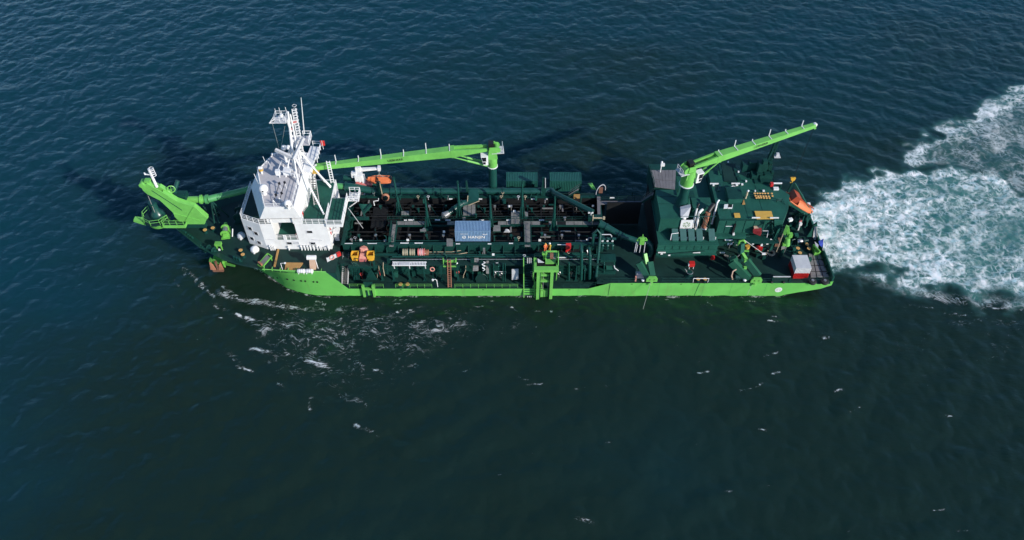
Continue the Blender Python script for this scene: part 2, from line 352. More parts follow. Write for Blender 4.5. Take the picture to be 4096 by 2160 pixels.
    for nm, A in (('foam', foam), ('aeration', aer), ('sky_tint', sky_fade)):
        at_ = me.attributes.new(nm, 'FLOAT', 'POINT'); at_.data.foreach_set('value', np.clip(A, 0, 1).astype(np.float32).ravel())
    # water material
    m, n, l, b = nodes('sea_water')
    def new(t, **kw):
        k = n.new(t)
        for a, v in kw.items(): k.inputs[a].default_value = v
        return k
    def math_(op, a, c=None):
        k = n.new('ShaderNodeMath'); k.operation = op; k.use_clamp = False
        for i, x in enumerate((a, c)):
            if x is None: continue
            if isinstance(x, (int, float)): k.inputs[i].default_value = x
            else: l.new(x, k.inputs[i])
        return k.outputs[0]
    def rng(x, a, c, d, e):
        k = n.new('ShaderNodeMapRange'); k.interpolation_type = 'SMOOTHSTEP'; l.new(x, k.inputs[0])
        for i, v in enumerate((a, c, d, e)): k.inputs[i+1].default_value = v
        return k.outputs[0]
    tc = n.new('ShaderNodeTexCoord'); P0 = tc.outputs['Object']
    af = n.new('ShaderNodeAttribute'); af.attribute_name = 'foam'; aa = n.new('ShaderNodeAttribute'); aa.attribute_name = 'aeration'
    wp = new('ShaderNodeTexNoise', Scale=.16, Detail=3.0); l.new(P0, wp.inputs['Vector'])
    sub = n.new('ShaderNodeVectorMath'); sub.operation = 'SUBTRACT'; l.new(wp.outputs['Color'], sub.inputs[0]); sub.inputs[1].default_value = (.5,.5,.5)
    scl = n.new('ShaderNodeVectorMath'); scl.operation = 'SCALE'; l.new(sub.outputs[0], scl.inputs[0]); scl.inputs['Scale'].default_value = 7.0
    add = n.new('ShaderNodeVectorMath'); add.operation = 'ADD'; l.new(P0, add.inputs[0]); l.new(scl.outputs[0], add.inputs[1]); PW = add.outputs[0]
    def ridge(scale, det, wdt, vec):
        k = new('ShaderNodeTexNoise', Scale=scale, Detail=det, Roughness=.6, Distortion=1.1); l.new(vec, k.inputs['Vector'])
        return rng(math_('ABSOLUTE', math_('SUBTRACT', k.outputs['Fac'], .5)), 0.0, wdt, 1.0, 0.0)
    r1 = ridge(.20, 5.0, .11, PW); r2 = ridge(.62, 5.0, .13, PW); r3 = ridge(1.9, 4.0, .16, PW)
    pat = math_('ADD', math_('ADD', math_('MULTIPLY', r1, .36), math_('MULTIPLY', r2, .36)), math_('MULTIPLY', r3, .28))
    fn = new('ShaderNodeTexNoise', Scale=2.8, Detail=7.0, Roughness=.75); l.new(PW, fn.inputs['Vector'])
    lf = new('ShaderNodeTexNoise', Scale=.14, Detail=4.0, Roughness=.6); l.new(P0, lf.inputs['Vector'])
    pat = math_('ADD', math_('MULTIPLY', pat, .78), math_('MULTIPLY', fn.outputs['Fac'], .40))
    pat = math_('ADD', pat, math_('MULTIPLY', math_('SUBTRACT', lf.outputs['Fac'], .5), 1.7))
    pool = rng(lf.outputs['Fac'], .36, .60, 0.0, 1.0)
    soft = math_('MULTIPLY', rng(math_('ADD', pat, af.outputs['Fac']), 1.02, 1.75, 0.0, .60), math_('ADD', .35, math_('MULTIPLY', pool, .65)))
    def warp(scale, amp, det):
        k = new('ShaderNodeTexNoise', Scale=scale, Detail=det, Roughness=.6); l.new(P0, k.inputs['Vector'])
        u_ = n.new('ShaderNodeVectorMath'); u_.operation = 'SUBTRACT'; l.new(k.outputs['Color'], u_.inputs[0]); u_.inputs[1].default_value = (.5,.5,.5)
        v_ = n.new('ShaderNodeVectorMath'); v_.operation = 'SCALE'; l.new(u_.outputs[0], v_.inputs[0]); v_.inputs['Scale'].default_value = amp
        x_ = n.new('ShaderNodeVectorMath'); x_.operation = 'ADD'; l.new(P0, x_.inputs[0]); l.new(v_.outputs[0], x_.inputs[1]); return x_.outputs[0]
    PV = warp(.26, 3.6, 1.5)
    fn2n = new('ShaderNodeTexNoise', Scale=.55, Detail=3.0, Roughness=.6); l.new(P0, fn2n.inputs['Vector'])
    def lace_(scale, wdt):
        k = n.new('ShaderNodeTexVoronoi'); k.feature = 'DISTANCE_TO_EDGE'; k.inputs['Scale'].default_value = scale; l.new(PV, k.inputs['Vector'])
        return rng(k.outputs['Distance'], 0.0, wdt, 1.0, 0.0)
    t1 = lace_(.30, .13); t2 = lace_(.72, .16); t3 = ridge(.12, 2.0, .05, PV)
    lines = math_('MAXIMUM', math_('MAXIMUM', t1, math_('MULTIPLY', t2, .75)), t3)
    lines = math_('MULTIPLY', math_('MULTIPLY', lines, rng(fn2n.outputs['Fac'], .36, .62, .05, 1.0)), rng(math_('ADD', af.outputs['Fac'], math_('MULTIPLY', math_('SUBTRACT', lf.outputs['Fac'], .5), .7)), .22, .56, 0.0, .85))
    fa = math_('MINIMUM', math_('ADD', soft, lines), 1.0)
    mpn = n.new('ShaderNodeMapping'); mpn.inputs['Scale'].default_value = (.55, 1.35, 1); mpn.inputs['Rotation'].default_value = (0, 0, .12); l.new(PW, mpn.inputs[0])
    q1 = new('ShaderNodeTexNoise', Scale=1.7, Detail=5.0, Roughness=.7, Distortion=.6); l.new(mpn.outputs[0], q1.inputs['Vector']); q2 = new('ShaderNodeTexNoise', Scale=.33, Detail=4.0, Roughness=.65); l.new(mpn.outputs[0], q2.inputs['Vector'])
    pn = math_('ADD', math_('MULTIPLY', math_('SUBTRACT', q1.outputs['Fac'], .5), 1.75), math_('ADD', .42, math_('MULTIPLY', math_('SUBTRACT', q2.outputs['Fac'], .5), 1.1)))
    fn2 = rng(math_('ADD', pn, af.outputs['Fac']), .86, 1.30, 0.0, 1.0)
    mxf = n.new('ShaderNodeMix'); mxf.data_type = 'FLOAT'; l.new(rng(aa.outputs['Fac'], .0, .25, 0.0, 1.0), mxf.inputs[0]); l.new(fn2, mxf.inputs[2]); l.new(fa, mxf.inputs[3]); fa = mxf.outputs[0]
    fa = math_('MULTIPLY', fa, rng(af.outputs['Fac'], .12, .62, .12, 1.0))
    big = new('ShaderNodeTexNoise', Scale=.035, Detail=2.0); l.new(P0, big.inputs['Vector'])
    as_ = n.new('ShaderNodeAttribute'); as_.attribute_name = 'sky_tint'
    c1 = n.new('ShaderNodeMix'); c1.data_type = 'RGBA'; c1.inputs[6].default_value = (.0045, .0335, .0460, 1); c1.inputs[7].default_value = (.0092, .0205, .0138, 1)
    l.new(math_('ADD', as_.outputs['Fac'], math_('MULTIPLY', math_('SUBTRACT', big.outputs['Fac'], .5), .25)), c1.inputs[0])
    c2 = n.new('ShaderNodeMix'); c2.data_type = 'RGBA'; c2.inputs[7].default_value = (.055, .165, .150, 1); l.new(c1.outputs[2], c2.inputs[6]); l.new(math_('MULTIPLY', aa.outputs['Fac'], .85), c2.inputs[0])
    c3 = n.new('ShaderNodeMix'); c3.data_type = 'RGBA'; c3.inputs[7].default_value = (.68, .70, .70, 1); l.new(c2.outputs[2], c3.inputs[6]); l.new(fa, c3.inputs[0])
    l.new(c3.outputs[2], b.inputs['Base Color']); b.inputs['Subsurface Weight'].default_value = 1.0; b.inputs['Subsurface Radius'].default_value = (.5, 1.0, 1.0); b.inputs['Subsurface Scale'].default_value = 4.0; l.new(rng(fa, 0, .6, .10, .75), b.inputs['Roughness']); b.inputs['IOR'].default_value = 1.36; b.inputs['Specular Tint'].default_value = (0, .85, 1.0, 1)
    b1 = new('ShaderNodeTexNoise', Scale=.95, Detail=7.0, Roughness=.62); mp = n.new('ShaderNodeMapping'); mp.inputs['Scale'].default_value = (.7, 1.2, 1); mp.inputs['Rotation'].default_value = (0,0,.25); l.new(P0, mp.inputs[0]); l.new(mp.outputs[0], b1.inputs['Vector'])
    bp = n.new('ShaderNodeBump'); bp.inputs['Strength'].default_value = .42; bp.inputs['Distance'].default_value = .35
    l.new(math_('ADD', b1.outputs['Fac'], math_('MULTIPLY', fa, .12)), bp.inputs['Height']); l.new(bp.outputs[0], b.inputs['Normal'])
    b.subsurface_method = 'BURLEY'
    me.materials.append(m); o = bpy.data.objects.new('sea', me); col.objects.link(o)
    tag(o, 'dark blue green sea with wind chop and white stern wash', 'sea', None, 'structure')
build_sea()
# ------------------------------------------------------------------ the ship: hull, decks, hopper
ZF, ZM, ZT, ZA = 6.2, 1.9, 5.9, 3.4          # forecastle, low main deck, trunk deck round the hopper, aft deck
HB = 11.0
ship = T('dredger', 'long bright green trailing suction hopper dredger under way on the dark sea', 'ship', (0, 0, 0))
def b_deck(x):   # half breadth at the deck edge
    return float(np.interp(x, [-60.6,-60.2,-59.3,-57.6,-54.1,-49.1,-45.5,-42.3,-38,53,55.5], [.15,.9,1.7,3.1,6.1,9.0,10.25,10.85,11,11,10.6]))
def b_wl(x):     # half breadth at the waterline
    return float(np.interp(x, [-60.6,-57,-53,-49,-45,-42,-39.7,-36,-33,46,55.5], [.03,.03,.6,2.7,5.2,7.5,9.3,10.6,11,11,10.2]))
def z_top(x):
    return float(np.interp(x, [-60.6,-45,-31.6,-28.4,13.2,17.0,55.5], [7.3,6.9,6.3,1.9,1.9,3.4,3.4]))
xs = [-60.6,-60.2,-59.3,-58.4,-57.6,-56,-54.1,-52,-49.1,-47,-45.5,-44,-42.3,-40,-38,-36,-34,-32.6,-31.6,-30.8,-30,-29.2,-28.4,-20,-10,0,13.2,14.5,15.8,17,25,35,44,46,48,50,52,53.6,55.5]
def keel(x): return float(np.interp(x, [-60.6,-58,-56,-54,-52,-50,43,46,48,50,52,53.6,55.5], [6.4,4.6,2.9,1.2,-.5,-2.5,-2.5,-.6,.35,.95,1.45,1.75,2.35]))
def hull_b(x, z):
    zt, zk = z_top(x), keel(x); bd, bw = b_deck(x), b_wl(x)
    if x < -53: return .03+(bd-.03)*max(0, min(1, (z-zk)/(zt-zk)))**1.9
    if z <= 0 and zk < 0: return bw
    q = min(1, max(0, z/max(.1, zt))); return bw+(bd-bw)*(q**float(np.interp(x, [-42,-37], [2.2,1.5])) if zk < 0 else 1)
mb = MB(); rows = []
for x in xs:
    zt, zk = z_top(x), keel(x)
    zr = [zk, zk*.6+min(ZF, zt)*.1, zk*.3+min(ZF, zt)*.35, min(ZF, zt)*.62+zk*.05, min(ZF, zt-.45)*.85+.0, max(zk+.01, min(ZF, zt-.3)), zt] if x <= -30 else [zk+(zt-zk)*k/6 for k in range(7)]
    zr = sorted(max(zk, z) for z in zr)
    row = [(x, -hull_b(x, z), z) for z in zr]
    rows.append(row+[(p[0], -p[1], p[2]) for p in reversed(row)])
n = 14; vs = [p for r in rows for p in r]; fs = []
for i in range(len(rows)-1):
    for k in range(n-1):
        if k == 6: continue                                          # open on top: the decks close it
        fs.append((i*n+k, (i+1)*n+k, (i+1)*n+k+1, i*n+k+1))
    fs.append((i*n+n-1, (i+1)*n+n-1, (i+1)*n, i*n))                  # bottom
m0 = len(rows)-1; fs.append(tuple(m0*n+k for k in range(n)))         # transom
mb.add(vs, fs, True); P('hull', mb, 'hull_green', ship)
def strip(y0, y1, x0, x1, z, mat, name, th=.25):
    P(name, MB().box(x0, x1, y0, y1, z-th, z), mat, ship)
# forecastle deck follows the bulwark curve
fx = [x for x in xs if x <= -30.0]; poly = [(x, -max(.06, hull_b(x, ZF)-.05)) for x in fx]+[(x, max(.06, hull_b(x, ZF)-.05)) for x in reversed(fx)]
poly = [(x, y) for x, y in poly if abs(y) > .05]
P('forecastle_deck', MB().prism(poly, ZF-.3, ZF), 'deck_green', ship)
P('forecastle_front_wall', MB().box(-30.3, -29.95, -10.8, 10.8, 0, ZF-.31), 'dark_green', ship)
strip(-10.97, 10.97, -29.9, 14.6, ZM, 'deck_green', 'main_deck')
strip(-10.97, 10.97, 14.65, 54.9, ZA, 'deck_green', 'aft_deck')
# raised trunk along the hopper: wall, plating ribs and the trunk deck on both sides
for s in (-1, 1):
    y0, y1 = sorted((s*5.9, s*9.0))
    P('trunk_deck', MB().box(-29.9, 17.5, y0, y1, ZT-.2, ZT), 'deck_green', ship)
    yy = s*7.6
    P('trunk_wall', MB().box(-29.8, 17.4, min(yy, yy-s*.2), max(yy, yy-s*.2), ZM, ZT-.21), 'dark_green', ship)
# coaming round the hopper well
XA, XB, ZC = -29.0, 15.6, 7.8
for s in (-1, 1):
    P('coaming', MB().box(XA, XB, min(s*5.7, s*5.95), max(s*5.7, s*5.95), 2.0, ZC).box(XA, XB, min(s*5.6, s*6.2), max(s*5.6, s*6.2), ZC+.002, ZC+.16), 'dark_green', ship)
for x in (XA-.13, XB+.13): P('coaming', MB().box(x-.13, x+.13, -5.95, 5.95, 2.0, ZC).box(x-.3, x+.3, -6.3, 6.3, ZC+.16, ZC+.3), 'dark_green', ship)
r0 = None
for i in range(22):
    x = XA+1.2+i*2.02
    if r0 is None: r0 = P('coaming_rib', MB().extr([(x, -5.95, ZC-.05), (x, -6.75, ZT), (x, -5.95, ZT)], (.09, 0, 0)), 'dark_green', ship); x0 = x
    else: dup_part(r0, ship, (x-x0, 0, 0))
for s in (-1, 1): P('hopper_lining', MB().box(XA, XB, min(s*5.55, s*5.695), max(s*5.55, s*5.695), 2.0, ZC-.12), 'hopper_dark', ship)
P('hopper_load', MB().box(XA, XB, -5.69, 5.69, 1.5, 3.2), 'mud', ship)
# posts carrying the trunk deck overhang at the low deck and horizontal stiffeners on its wall
p0 = None
for u in (1418, 1530, 1576, 1640, 1700, 1768, 1833, 1893, 1960, 2270, 2303):
    x = at(u, 1121, ZM).x
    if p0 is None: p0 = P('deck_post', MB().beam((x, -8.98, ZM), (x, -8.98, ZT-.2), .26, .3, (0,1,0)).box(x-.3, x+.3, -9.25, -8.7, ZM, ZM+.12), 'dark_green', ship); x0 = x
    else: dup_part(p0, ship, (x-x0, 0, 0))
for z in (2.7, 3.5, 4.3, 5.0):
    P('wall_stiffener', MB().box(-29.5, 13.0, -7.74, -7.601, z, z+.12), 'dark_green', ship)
mb = MB()
for sg in (-1, 1):
    mb.add([p for x in fx for p in ((x, sg*max(.02, hull_b(x, ZF)-.07), ZF), (x, sg*max(.02, b_deck(x)-.05), z_top(x)+.01), (x, sg*(b_deck(x)+.02), z_top(x)+.01))], [f for i in range(len(fx)-1) for f in ((3*i, 3*i+3, 3*i+4, 3*i+1), (3*i+1, 3*i+4, 3*i+5, 3*i+2))])
P('bulwark_lining', mb, 'dark_green', ship)
# bulwark cap and side rails
for s in (-1,):
    pts = [(x, s*(b_deck(x)-.05), z_top(x)) for x in xs if -44 < x < -31]
    P('bulwark_cap', MB().tube(pts, .09, 6), 'light_green', ship)
b0 = None
for u in (1054, 1086, 1118, 1150, 1182, 1215, 1249, 1282):
    x = at(u, 1086, 6.4).x; p = Vector((x, -b_deck(x)+.1, z_top(x)))
    if b0 is None: b0 = P('bulwark_stay', MB().extr([p, p+Vector((0,.7,-.05)), p+Vector((0,.05,-.6))], (.09,0,0)), 'light_green', ship); q0 = p
    else: dup_part(b0, ship, p-q0)
def edge(x): return Vector((x, -10.85, z_top(x)+.05))
rail(ship, [edge(-28.2), edge(-22.3)], 1.0, 1.4, 'light_green', .026)
rail(ship, [edge(-20.2), edge(-13.9)], 1.0, 1.4, 'light_green', .026)
rail(ship, [edge(-9.9), edge(1.0)], 1.0, 1.45, 'light_green', .026)
rail(ship, [edge(8.9), edge(13.2), edge(17.0), edge(23.8)], 1.0, 1.42, 'dark_green', .030)
rail(ship, [edge(25.8), edge(31.2)], 1.0, 1.4, 'dark_green', .030)
rail(ship, [edge(33.8), edge(40.2)], 1.0, 1.4, 'dark_green', .030)
rail(ship, [edge(42.0), edge(46.0)], 1.0, 1.4, 'dark_green', .030)
rail(ship, [edge(49.8), Vector((55.2, -10.5, 3.45)), Vector((55.2, -4, 3.45))], 1.0, 1.4, 'dark_green', .030)
rail(ship, [Vector((x, 10.85, z_top(x)+.05)) for x in (-28.2, 13.2, 17, 55)], 1.0, 3, 'dark_green', .045)
# portholes in the bow flare, the white emblem disc on the quarter, shell seams
h0 = None
def on_hull(u, v):
    y = -11.0
    for k in range(30):
        p = aty(u, v, y); y = .5*y-.5*hull_b(p.x, p.z)
    return aty(u, v, y)
for a, c in ((475,1110),(518,1116),(622,1133),(695,1141),(775,1150),(818,1153),(908,1161),(948,1163)):
    p = on_hull(920+a/2.716, 700+c/2.716)
    P('porthole', MB().cyl(p+Vector((0,.25,-.02)), p+Vector((0,-.04,.03)), .19, n=12), 'black', ship)
p = aty(3114, 1159, -11.0)
P('emblem_disc', MB().cyl(p+Vector((0,.05,0)), p+Vector((0,-.03,0)), .62, n=24), 'white', ship, 'white round emblem on the green quarter')
for dx, dz, t in ((-.22,.16,.5),(.22,.16,-.5),(-.22,-.16,-.5),(.22,-.16,.5)):
    c = p+Vector((dx,-.045,dz)); d = Vector((math.cos(t), 0, math.sin(t)))*.17
    P('emblem_mark', MB().beam(c-d, c+d, .03, .07), 'emblem', ship)
for u, v in ((2435, 1160), (2783, 1160)):
    x = aty(u, v, -11).x; P('shell_seam', MB().beam((x, -11.02, .1), (x+(.1 if u < 2500 else .35), -11.02, 3.3), .03, .06, (1,0,0)), 'dark_green', ship)
# ------------------------------------------------------------------ bow: discharge coupling, pipeline, deck gear
def zz(ox, oy, s): return lambda a, b: (ox+a/s, oy+b/s)
Z1, Z2, Z3 = zz(500, 620, 2.716), zz(920, 370, 3.396), zz(920, 700, 2.716)
V3 = lambda x, y, z: Vector((x, y, z))
bow = T('bow_coupling', 'bright green bow discharge gantry with round railed platform over the stem', 'bow gantry', at(760, 897, ZF))
side = [aty(*Z1(a, b), -.6) for a, b in ((865,752),(892,690),(745,562),(650,535),(560,505),(400,405),(300,350),(235,310),(168,335),(195,385),(240,425),(380,495),(450,560),(525,630),(540,672),(620,752))]
P('gantry_plate', MB().extr(side, (0,.16,0)), 'light_green', bow)
P('gantry_plate', MB().extr([p+V3(0,.85,0) for p in side], (0,.16,0)), 'light_green', bow)
topl = [side[i]-V3(0,0,.15) for i in (1,2,3,4,5)]
for a, b in zip(topl[:-1], topl[1:]): P('web_plate', MB().extr([a+V3(0,.16,0), b+V3(0,.16,0), b+V3(0,.85,0), a+V3(0,.85,0)], (0,0,-.12)), 'light_green', bow)
a, b = side[5], side[8]
P('gantry_head', MB().extr([side[6]+V3(0,.17,-.1), side[7]+V3(0,.17,-.1), side[7]+V3(0,.84,-.1), side[6]+V3(0,.84,-.1)], (0,0,-.35)), 'light_green', bow)
P('head_sheave', MB().cyl(side[8]+V3(.3,-.15,.1), side[8]+V3(.3,1.2,.1), .5, n=16), 'light_green', bow)
P('head_lug', MB().cbox(side[7]+V3(.1,.5,.25), (.9,.8,.4)), 'light_green', bow)
for q in ((1,5),): 
    P('diagonal_stiffener', MB().beam(side[15]+V3(.3,-.02,.1), side[2]+V3(0,-.02,0), .06, .16, (0,1,0)).beam(side[13]+V3(0,-.02,0), side[0]+V3(-.6,-.02,1.0), .06, .14, (0,1,0)), 'light_green', bow)
    P('stiffener_bar', MB().beam(aty(*Z1(290,385), -.62), aty(*Z1(620,600), -.62), .06, .12, (0,1,0)), 'dark_green', bow)
# upper service box on the arm with rails, wheel and the white signal mast
bx = [aty(*Z1(a, b), .15) for a, b in ((345,350),(375,345),(505,425),(500,462),(470,455),(345,385))]
P('service_box', MB().extr(bx, (0,.8,0)), 'light_green', bow)
c = aty(*Z1(500,372), .5); P('hand_wheel', MB().lathe(c, [(.62,-.06),(.72,0),(.62,.06),(.54,0),(.62,-.06)], 16, (.3,-1,.2)).beam(c-V3(.6,0,.1), c+V3(.6,0,.1), .07, .07).beam(c-V3(.1,0,.6), c+V3(.1,0,.6), .07, .07), 'light_green', bow)
rail(bow, [aty(*Z1(350,340), .8), aty(*Z1(470,415), .8)], 1.0, 1.2, 'light_green', .05)
rail(bow, [aty(*Z1(690,555), .8), aty(*Z1(890,690), .8)], .9, 1.6, 'light_green', .045)
m0 = aty(*Z1(345,345), .1); m1 = aty(*Z1(255,150), .1)
mast = T('signal_mast', 'slim white post with round guard rings on the bow gantry', 'mast', m0)
P('pole', MB().cyl(m0, m1, .26, .20, n=10), 'white_gear', mast)
mb = MB()
for t in (.62, .72, .82, .92, 1.0):
    c = lerp(m0, m1, t)+V3(.42,0,.1); mb.lathe(c, [(.36,-.05),(.42,0),(.36,.05),(.30,0),(.36,-.05)], 12)
mb.beam(lerp(m0,m1,.6)+V3(.8,0,.1), m1+V3(.8,0,.1), .07, .07); P('guard_ring', mb, 'white_gear', mast)
P('lamp_bracket', MB().beam(lerp(m0,m1,.66), lerp(m0,m1,.70)+V3(-.9,-.1,.1), .12, .12).cyl(lerp(m0,m1,.70)+V3(-.95,-.1,0), lerp(m0,m1,.70)+V3(-.95,-.1,.4), .13, n=8), 'white_gear', mast)
# round platform with a tub-like apron, the ball joint on it
pc = at(*Z1(350,668), 8.0); pr = 2.35; arc = [V3(pc.x+pr*math.cos(t), pc.y+pr*math.sin(t), 8.0) for t in [R(g) for g in range(0, 361, 20)]]
P('platform_floor', MB().prism([(p.x, p.y) for p in arc[:-1]], 7.75, 8.0), 'deck_green', bow)
ap = MB(); low = [pc+(p-pc)*.72+V3(0,0,-1.5) for p in arc]
ap.add(arc+low, [(i, i+1, i+1+len(arc), i+len(arc)) for i in range(len(arc)-1)]+[tuple(range(len(arc), 2*len(arc)-1))], True); P('platform_apron', ap, 'light_green', bow)
P('walkway', MB().box(pc.x+1.6, side[0].x-3.0, pc.y-2.3, -.65, 7.4, 8.0), 'light_green', bow)
P('walkway_floor', MB().box(pc.x+1.9, side[0].x-3.1, pc.y-2.15, -.68, 8.0, 8.03), 'deck_green', bow)
rail(bow, [arc[i] for i in range(7, 18, 2)]+[V3(pc.x+1.7, pc.y-2.25, 8), V3(side[0].x-3.1, pc.y-2.25, 8)], 1.15, 1.1, 'light_green', .045, (1, .5))
ch = [pc+V3(-1.9,-.6,-.7), pc+V3(-3.9,-.6,-.05)]
P('pouring_chute', MB().beam(ch[0], ch[1], 1.3, .7, w2=.9, h2=.5), 'light_green', bow)
P('ball_joint', MB().lathe(pc+V3(.1,.3,0), [(1.25,0),(1.3,.3),(1.0,.8),(.62,1.3),(.55,2.8),(.75,3.0),(.75,3.3),(.02,3.35)], 18), 'pipe_green', bow)
P('hoist_wire', MB().cyl(aty(*Z1(245,430), .2), pc+V3(.1,-.3,1.2), .05, n=5), 'wire', bow)
c = aty(*Z1(555,395), 1.6); P('valve_block', MB().cyl(c+V3(-.3,0,-2.4), c+V3(-.3,0,.6), .42, n=12).cyl(c+V3(-.2,0,.2), c+V3(.5,1.0,1.6), .38, n=12), 'pipe_green', bow)
c = aty(*Z1(600,440), 1.4); P('drive_box', MB().cbox(c, (2.3,1.5,1.0)).cbox(c+V3(0,-.5,.55), (1.9,.3,.3)), 'dark_green', bow)
P('gantry_foot', MB().box(side[15].x, side[0].x, -.43, .24, ZF, 7.6), 'dark_green', bow)
# discharge pipeline along the starboard side of the house
pipe = T('bow_pipeline', 'light to dark green discharge pipe running from bow gantry past the white house', 'pipeline', at(800, 900, ZF))
pA, pB, pC = aty(*Z1(575,490), 1.8), aty(*Z1(900,480), 2.0), V3(-43, 6.9, 10.2)
P('pipe_section', MB().cyl(pA+V3(0,0,-2.5), pA, .62, n=18).tube([pA, lerp(pA,pB,.5), pB], .62, 18), 'light_green', pipe)
P('pipe_section', MB().tube([pB, lerp(pB,pC,.5), pC, V3(-33,7.0,9.6), V3(-30.5,7.0,9.4)], [.62,.56,.55,.55,.55], 18), 'mid_green', pipe)
for t, ww in ((.28,.2),(.78,.16),(.97,.2)):
    c = lerp(pA, pB, t); d = (pB-pA).normalized(); P('flange', MB().cyl(c-d*ww, c+d*ww, .82, n=20), 'light_green' if t < .9 else 'mid_green', pipe)
for t in (.3,.6,.85):
    c = lerp(pB, pC, t); d = (pC-pB).normalized(); P('flange', MB().cyl(c-d*.1, c+d*.1, .7, n=18), 'mid_green', pipe)
for k, (x0, y0) in enumerate(((-.5,-1.0),(.5,-1.0),(1.6,.9),(-.2,1.2))):
    P('support_leg', MB().cyl(pB+V3(.5+x0*.1,-.1,-.5), V3(pB.x+.7+x0, pB.y+y0-.4, ZF), .15, n=8), 'dark_green', pipe)
P('support_tie', MB().cyl(V3(pB.x+.5, pB.y-1, ZF+1.9), V3(pB.x+1.7, pB.y+.2, ZF+1.9), .09, n=8), 'dark_green', pipe)
# bollards
def bollard_proto(name, label, loc, h=.65, r=.27, top='bollard_top', group=None):
    t = T(name, label, 'bollard', loc, group)
    P('barrel', MB().lathe(loc, [(r*1.5,0),(r*1.5,.06),(r,.07),(r,h*.85),(r*1.12,h*.9),(r*1.12,h)], 14).cyl(V3(loc.x,loc.y,h*.5+loc.z), V3(loc.x,loc.y,h*.6+loc.z), r*.9, n=14), 'dark_green', t)
    P('cap', MB().cyl(loc+V3(0,0,h), loc+V3(0,0,h+.05), r*1.15, n=14), top, t); return t
B0 = bollard_proto('bollard', 'orange capped bollard beside the foot of the bow gantry, nearer the stem', at(824, 930, ZF), r=.30)
for u, v, lb in ((855,922,'orange capped bollard beside the foot of the bow gantry, nearer the windlass'),(966,1011,'orange capped bollard by the white covered dome, inner of two'),(975,1028,'orange capped bollard by the white covered dome, outer of two')):
    dup(B0, at(u, v, ZF), lb)
for u, v, z, lb in ((1604,1147,ZM,'orange capped bollard at the low deck edge below the white grating, forward of two'),(1632,1147,ZM,'orange capped bollard at the low deck edge below the white grating, aft of two'),
                    (2790,1126,ZA,'orange capped bollard in the aft rail gap below the red box, forward of two'),(2818,1126,ZA,'orange capped bollard in the aft rail gap below the red box, aft of two'),
                    (3188,1003,ZA,'orange capped bollard near the stern, forward upper one of four'),(3224,987,ZA,'orange capped bollard near the stern, aft upper one of four'),(3196,1021,ZA,'orange capped bollard near the stern, just above the white container'),(3232,1004,ZA,'orange capped bollard near the stern, aft lower one of four'),
                    (3158,830,ZA+.2,'orange capped bollard beside the free fall lifeboat ramp')):
    dup(B0, at(u, v, z), lb)
# windlass and anchor gear
def drum_winch(name, label, loc, rz, mat, s=1.0, drum='steel'):
    t = T(name, label, 'winch', loc); m = Matrix.Rotation(rz, 3, 'Z')
    def W(x, y, z): return loc+m @ Vector((x*s, y*s, z*s))
    P('drum', MB().cyl(W(-.7,0,.75), W(.7,0,.75), .42*s, n=14), drum, t)
    for x in (-.75, .75): P('drum_flange', MB().cyl(W(x-.06,0,.75), W(x+.06,0,.75), .72*s, n=18), mat, t)
    for x in (-.98, .98): P('bearing_stand', MB().extr([W(x-.08,-.6,0), W(x-.08,.6,0), W(x-.08,.25,.95), W(x-.08,-.25,.95)], m @ Vector((.16*s,0,0))), mat, t)
    P('bed_frame', MB().hexa([W(-1.3,-.7,0),W(1.5,-.7,0),W(1.5,.7,0),W(-1.3,.7,0),W(-1.3,-.7,.16),W(1.5,-.7,.16),W(1.5,.7,.16),W(-1.3,.7,.16)]), mat, t)
    P('motor', MB().cyl(W(1.1,0,.75), W(1.75,0,.75), .3*s, n=12), mat, t); return t
wl_ = drum_winch('anchor_windlass', 'bright green anchor windlass on the foredeck in front of the white house', at(905, 935, ZF), R(100), 'fresh_green', 1.05)
p = at(*Z1(1165,885), ZF); P('striped_lever', MB().beam(p, p+V3(.4,.3,1.6), .16, .16), 'white_gear', wl_)
drum_winch('mooring_winch', 'dark green mooring winch in front of the white house, behind the green windlass', at(960, 870, ZF), R(95), 'dark_green', 1.2, 'dark_green')
drum_winch('mooring_winch', 'dark green mooring winch near the bow rail beside the small green hatch', at(848, 1005, ZF), R(150), 'dark_green', .8, 'dark_green')
p = at(*Z1(1035,1030), ZF)
t = T('chain_stopper', 'small bright green chain stopper frame standing near the bow rail', 'chain stopper', p)
P('frame', MB().beam(p+V3(-.4,0,0), p+V3(-.4,0,1.3), .18, .18).beam(p+V3(.4,0,0), p+V3(.4,0,1.3), .18, .18).cbox(p+V3(0,.1,1.4), (1.1,.7,.5)), 'fresh_green', t)
P('lamp', MB().cbox(p+V3(0,-.3,.35), (.3,.2,.35)), 'white', t)
def dome(name, label, u, v, r, mat='cover'):
    p = at(u, v, ZF); t = T(name, label, 'covered winch', p); rg = random.Random(u); n = 18; mb = MB(); prof = [(r,0),(r*1.02,.25*r),(r*.92,.7*r),(r*.6,1.05*r),(r*.2,1.18*r),(.01,1.2*r)]
    mb.lathe(p, prof, n); mb.v = [tuple(Vector(q)+Vector((rg.uniform(-1,1)*.06*r, rg.uniform(-1,1)*.06*r, 0)) ) for q in mb.v]; P('tarpaulin', mb, mat, t)
    P('lashing', MB().lathe(p+V3(0,0,.2*r), [(r*1.03,-.03),(r*1.06,0),(r*1.03,.03)], 16), 'rope', t)
    P('tie_weight', MB().cbox(p+V3(.1,-r*1.1,.15), (.25,.2,.3)), 'white', t); return t
dome('covered_winch', 'grey tarpaulin dome on the foredeck close to the house front corner', 966, 946, .72)
dome('covered_winch', 'white tarpaulin dome on the foredeck beside two orange bollards', 1020, 1001, .74, 'white_gear')
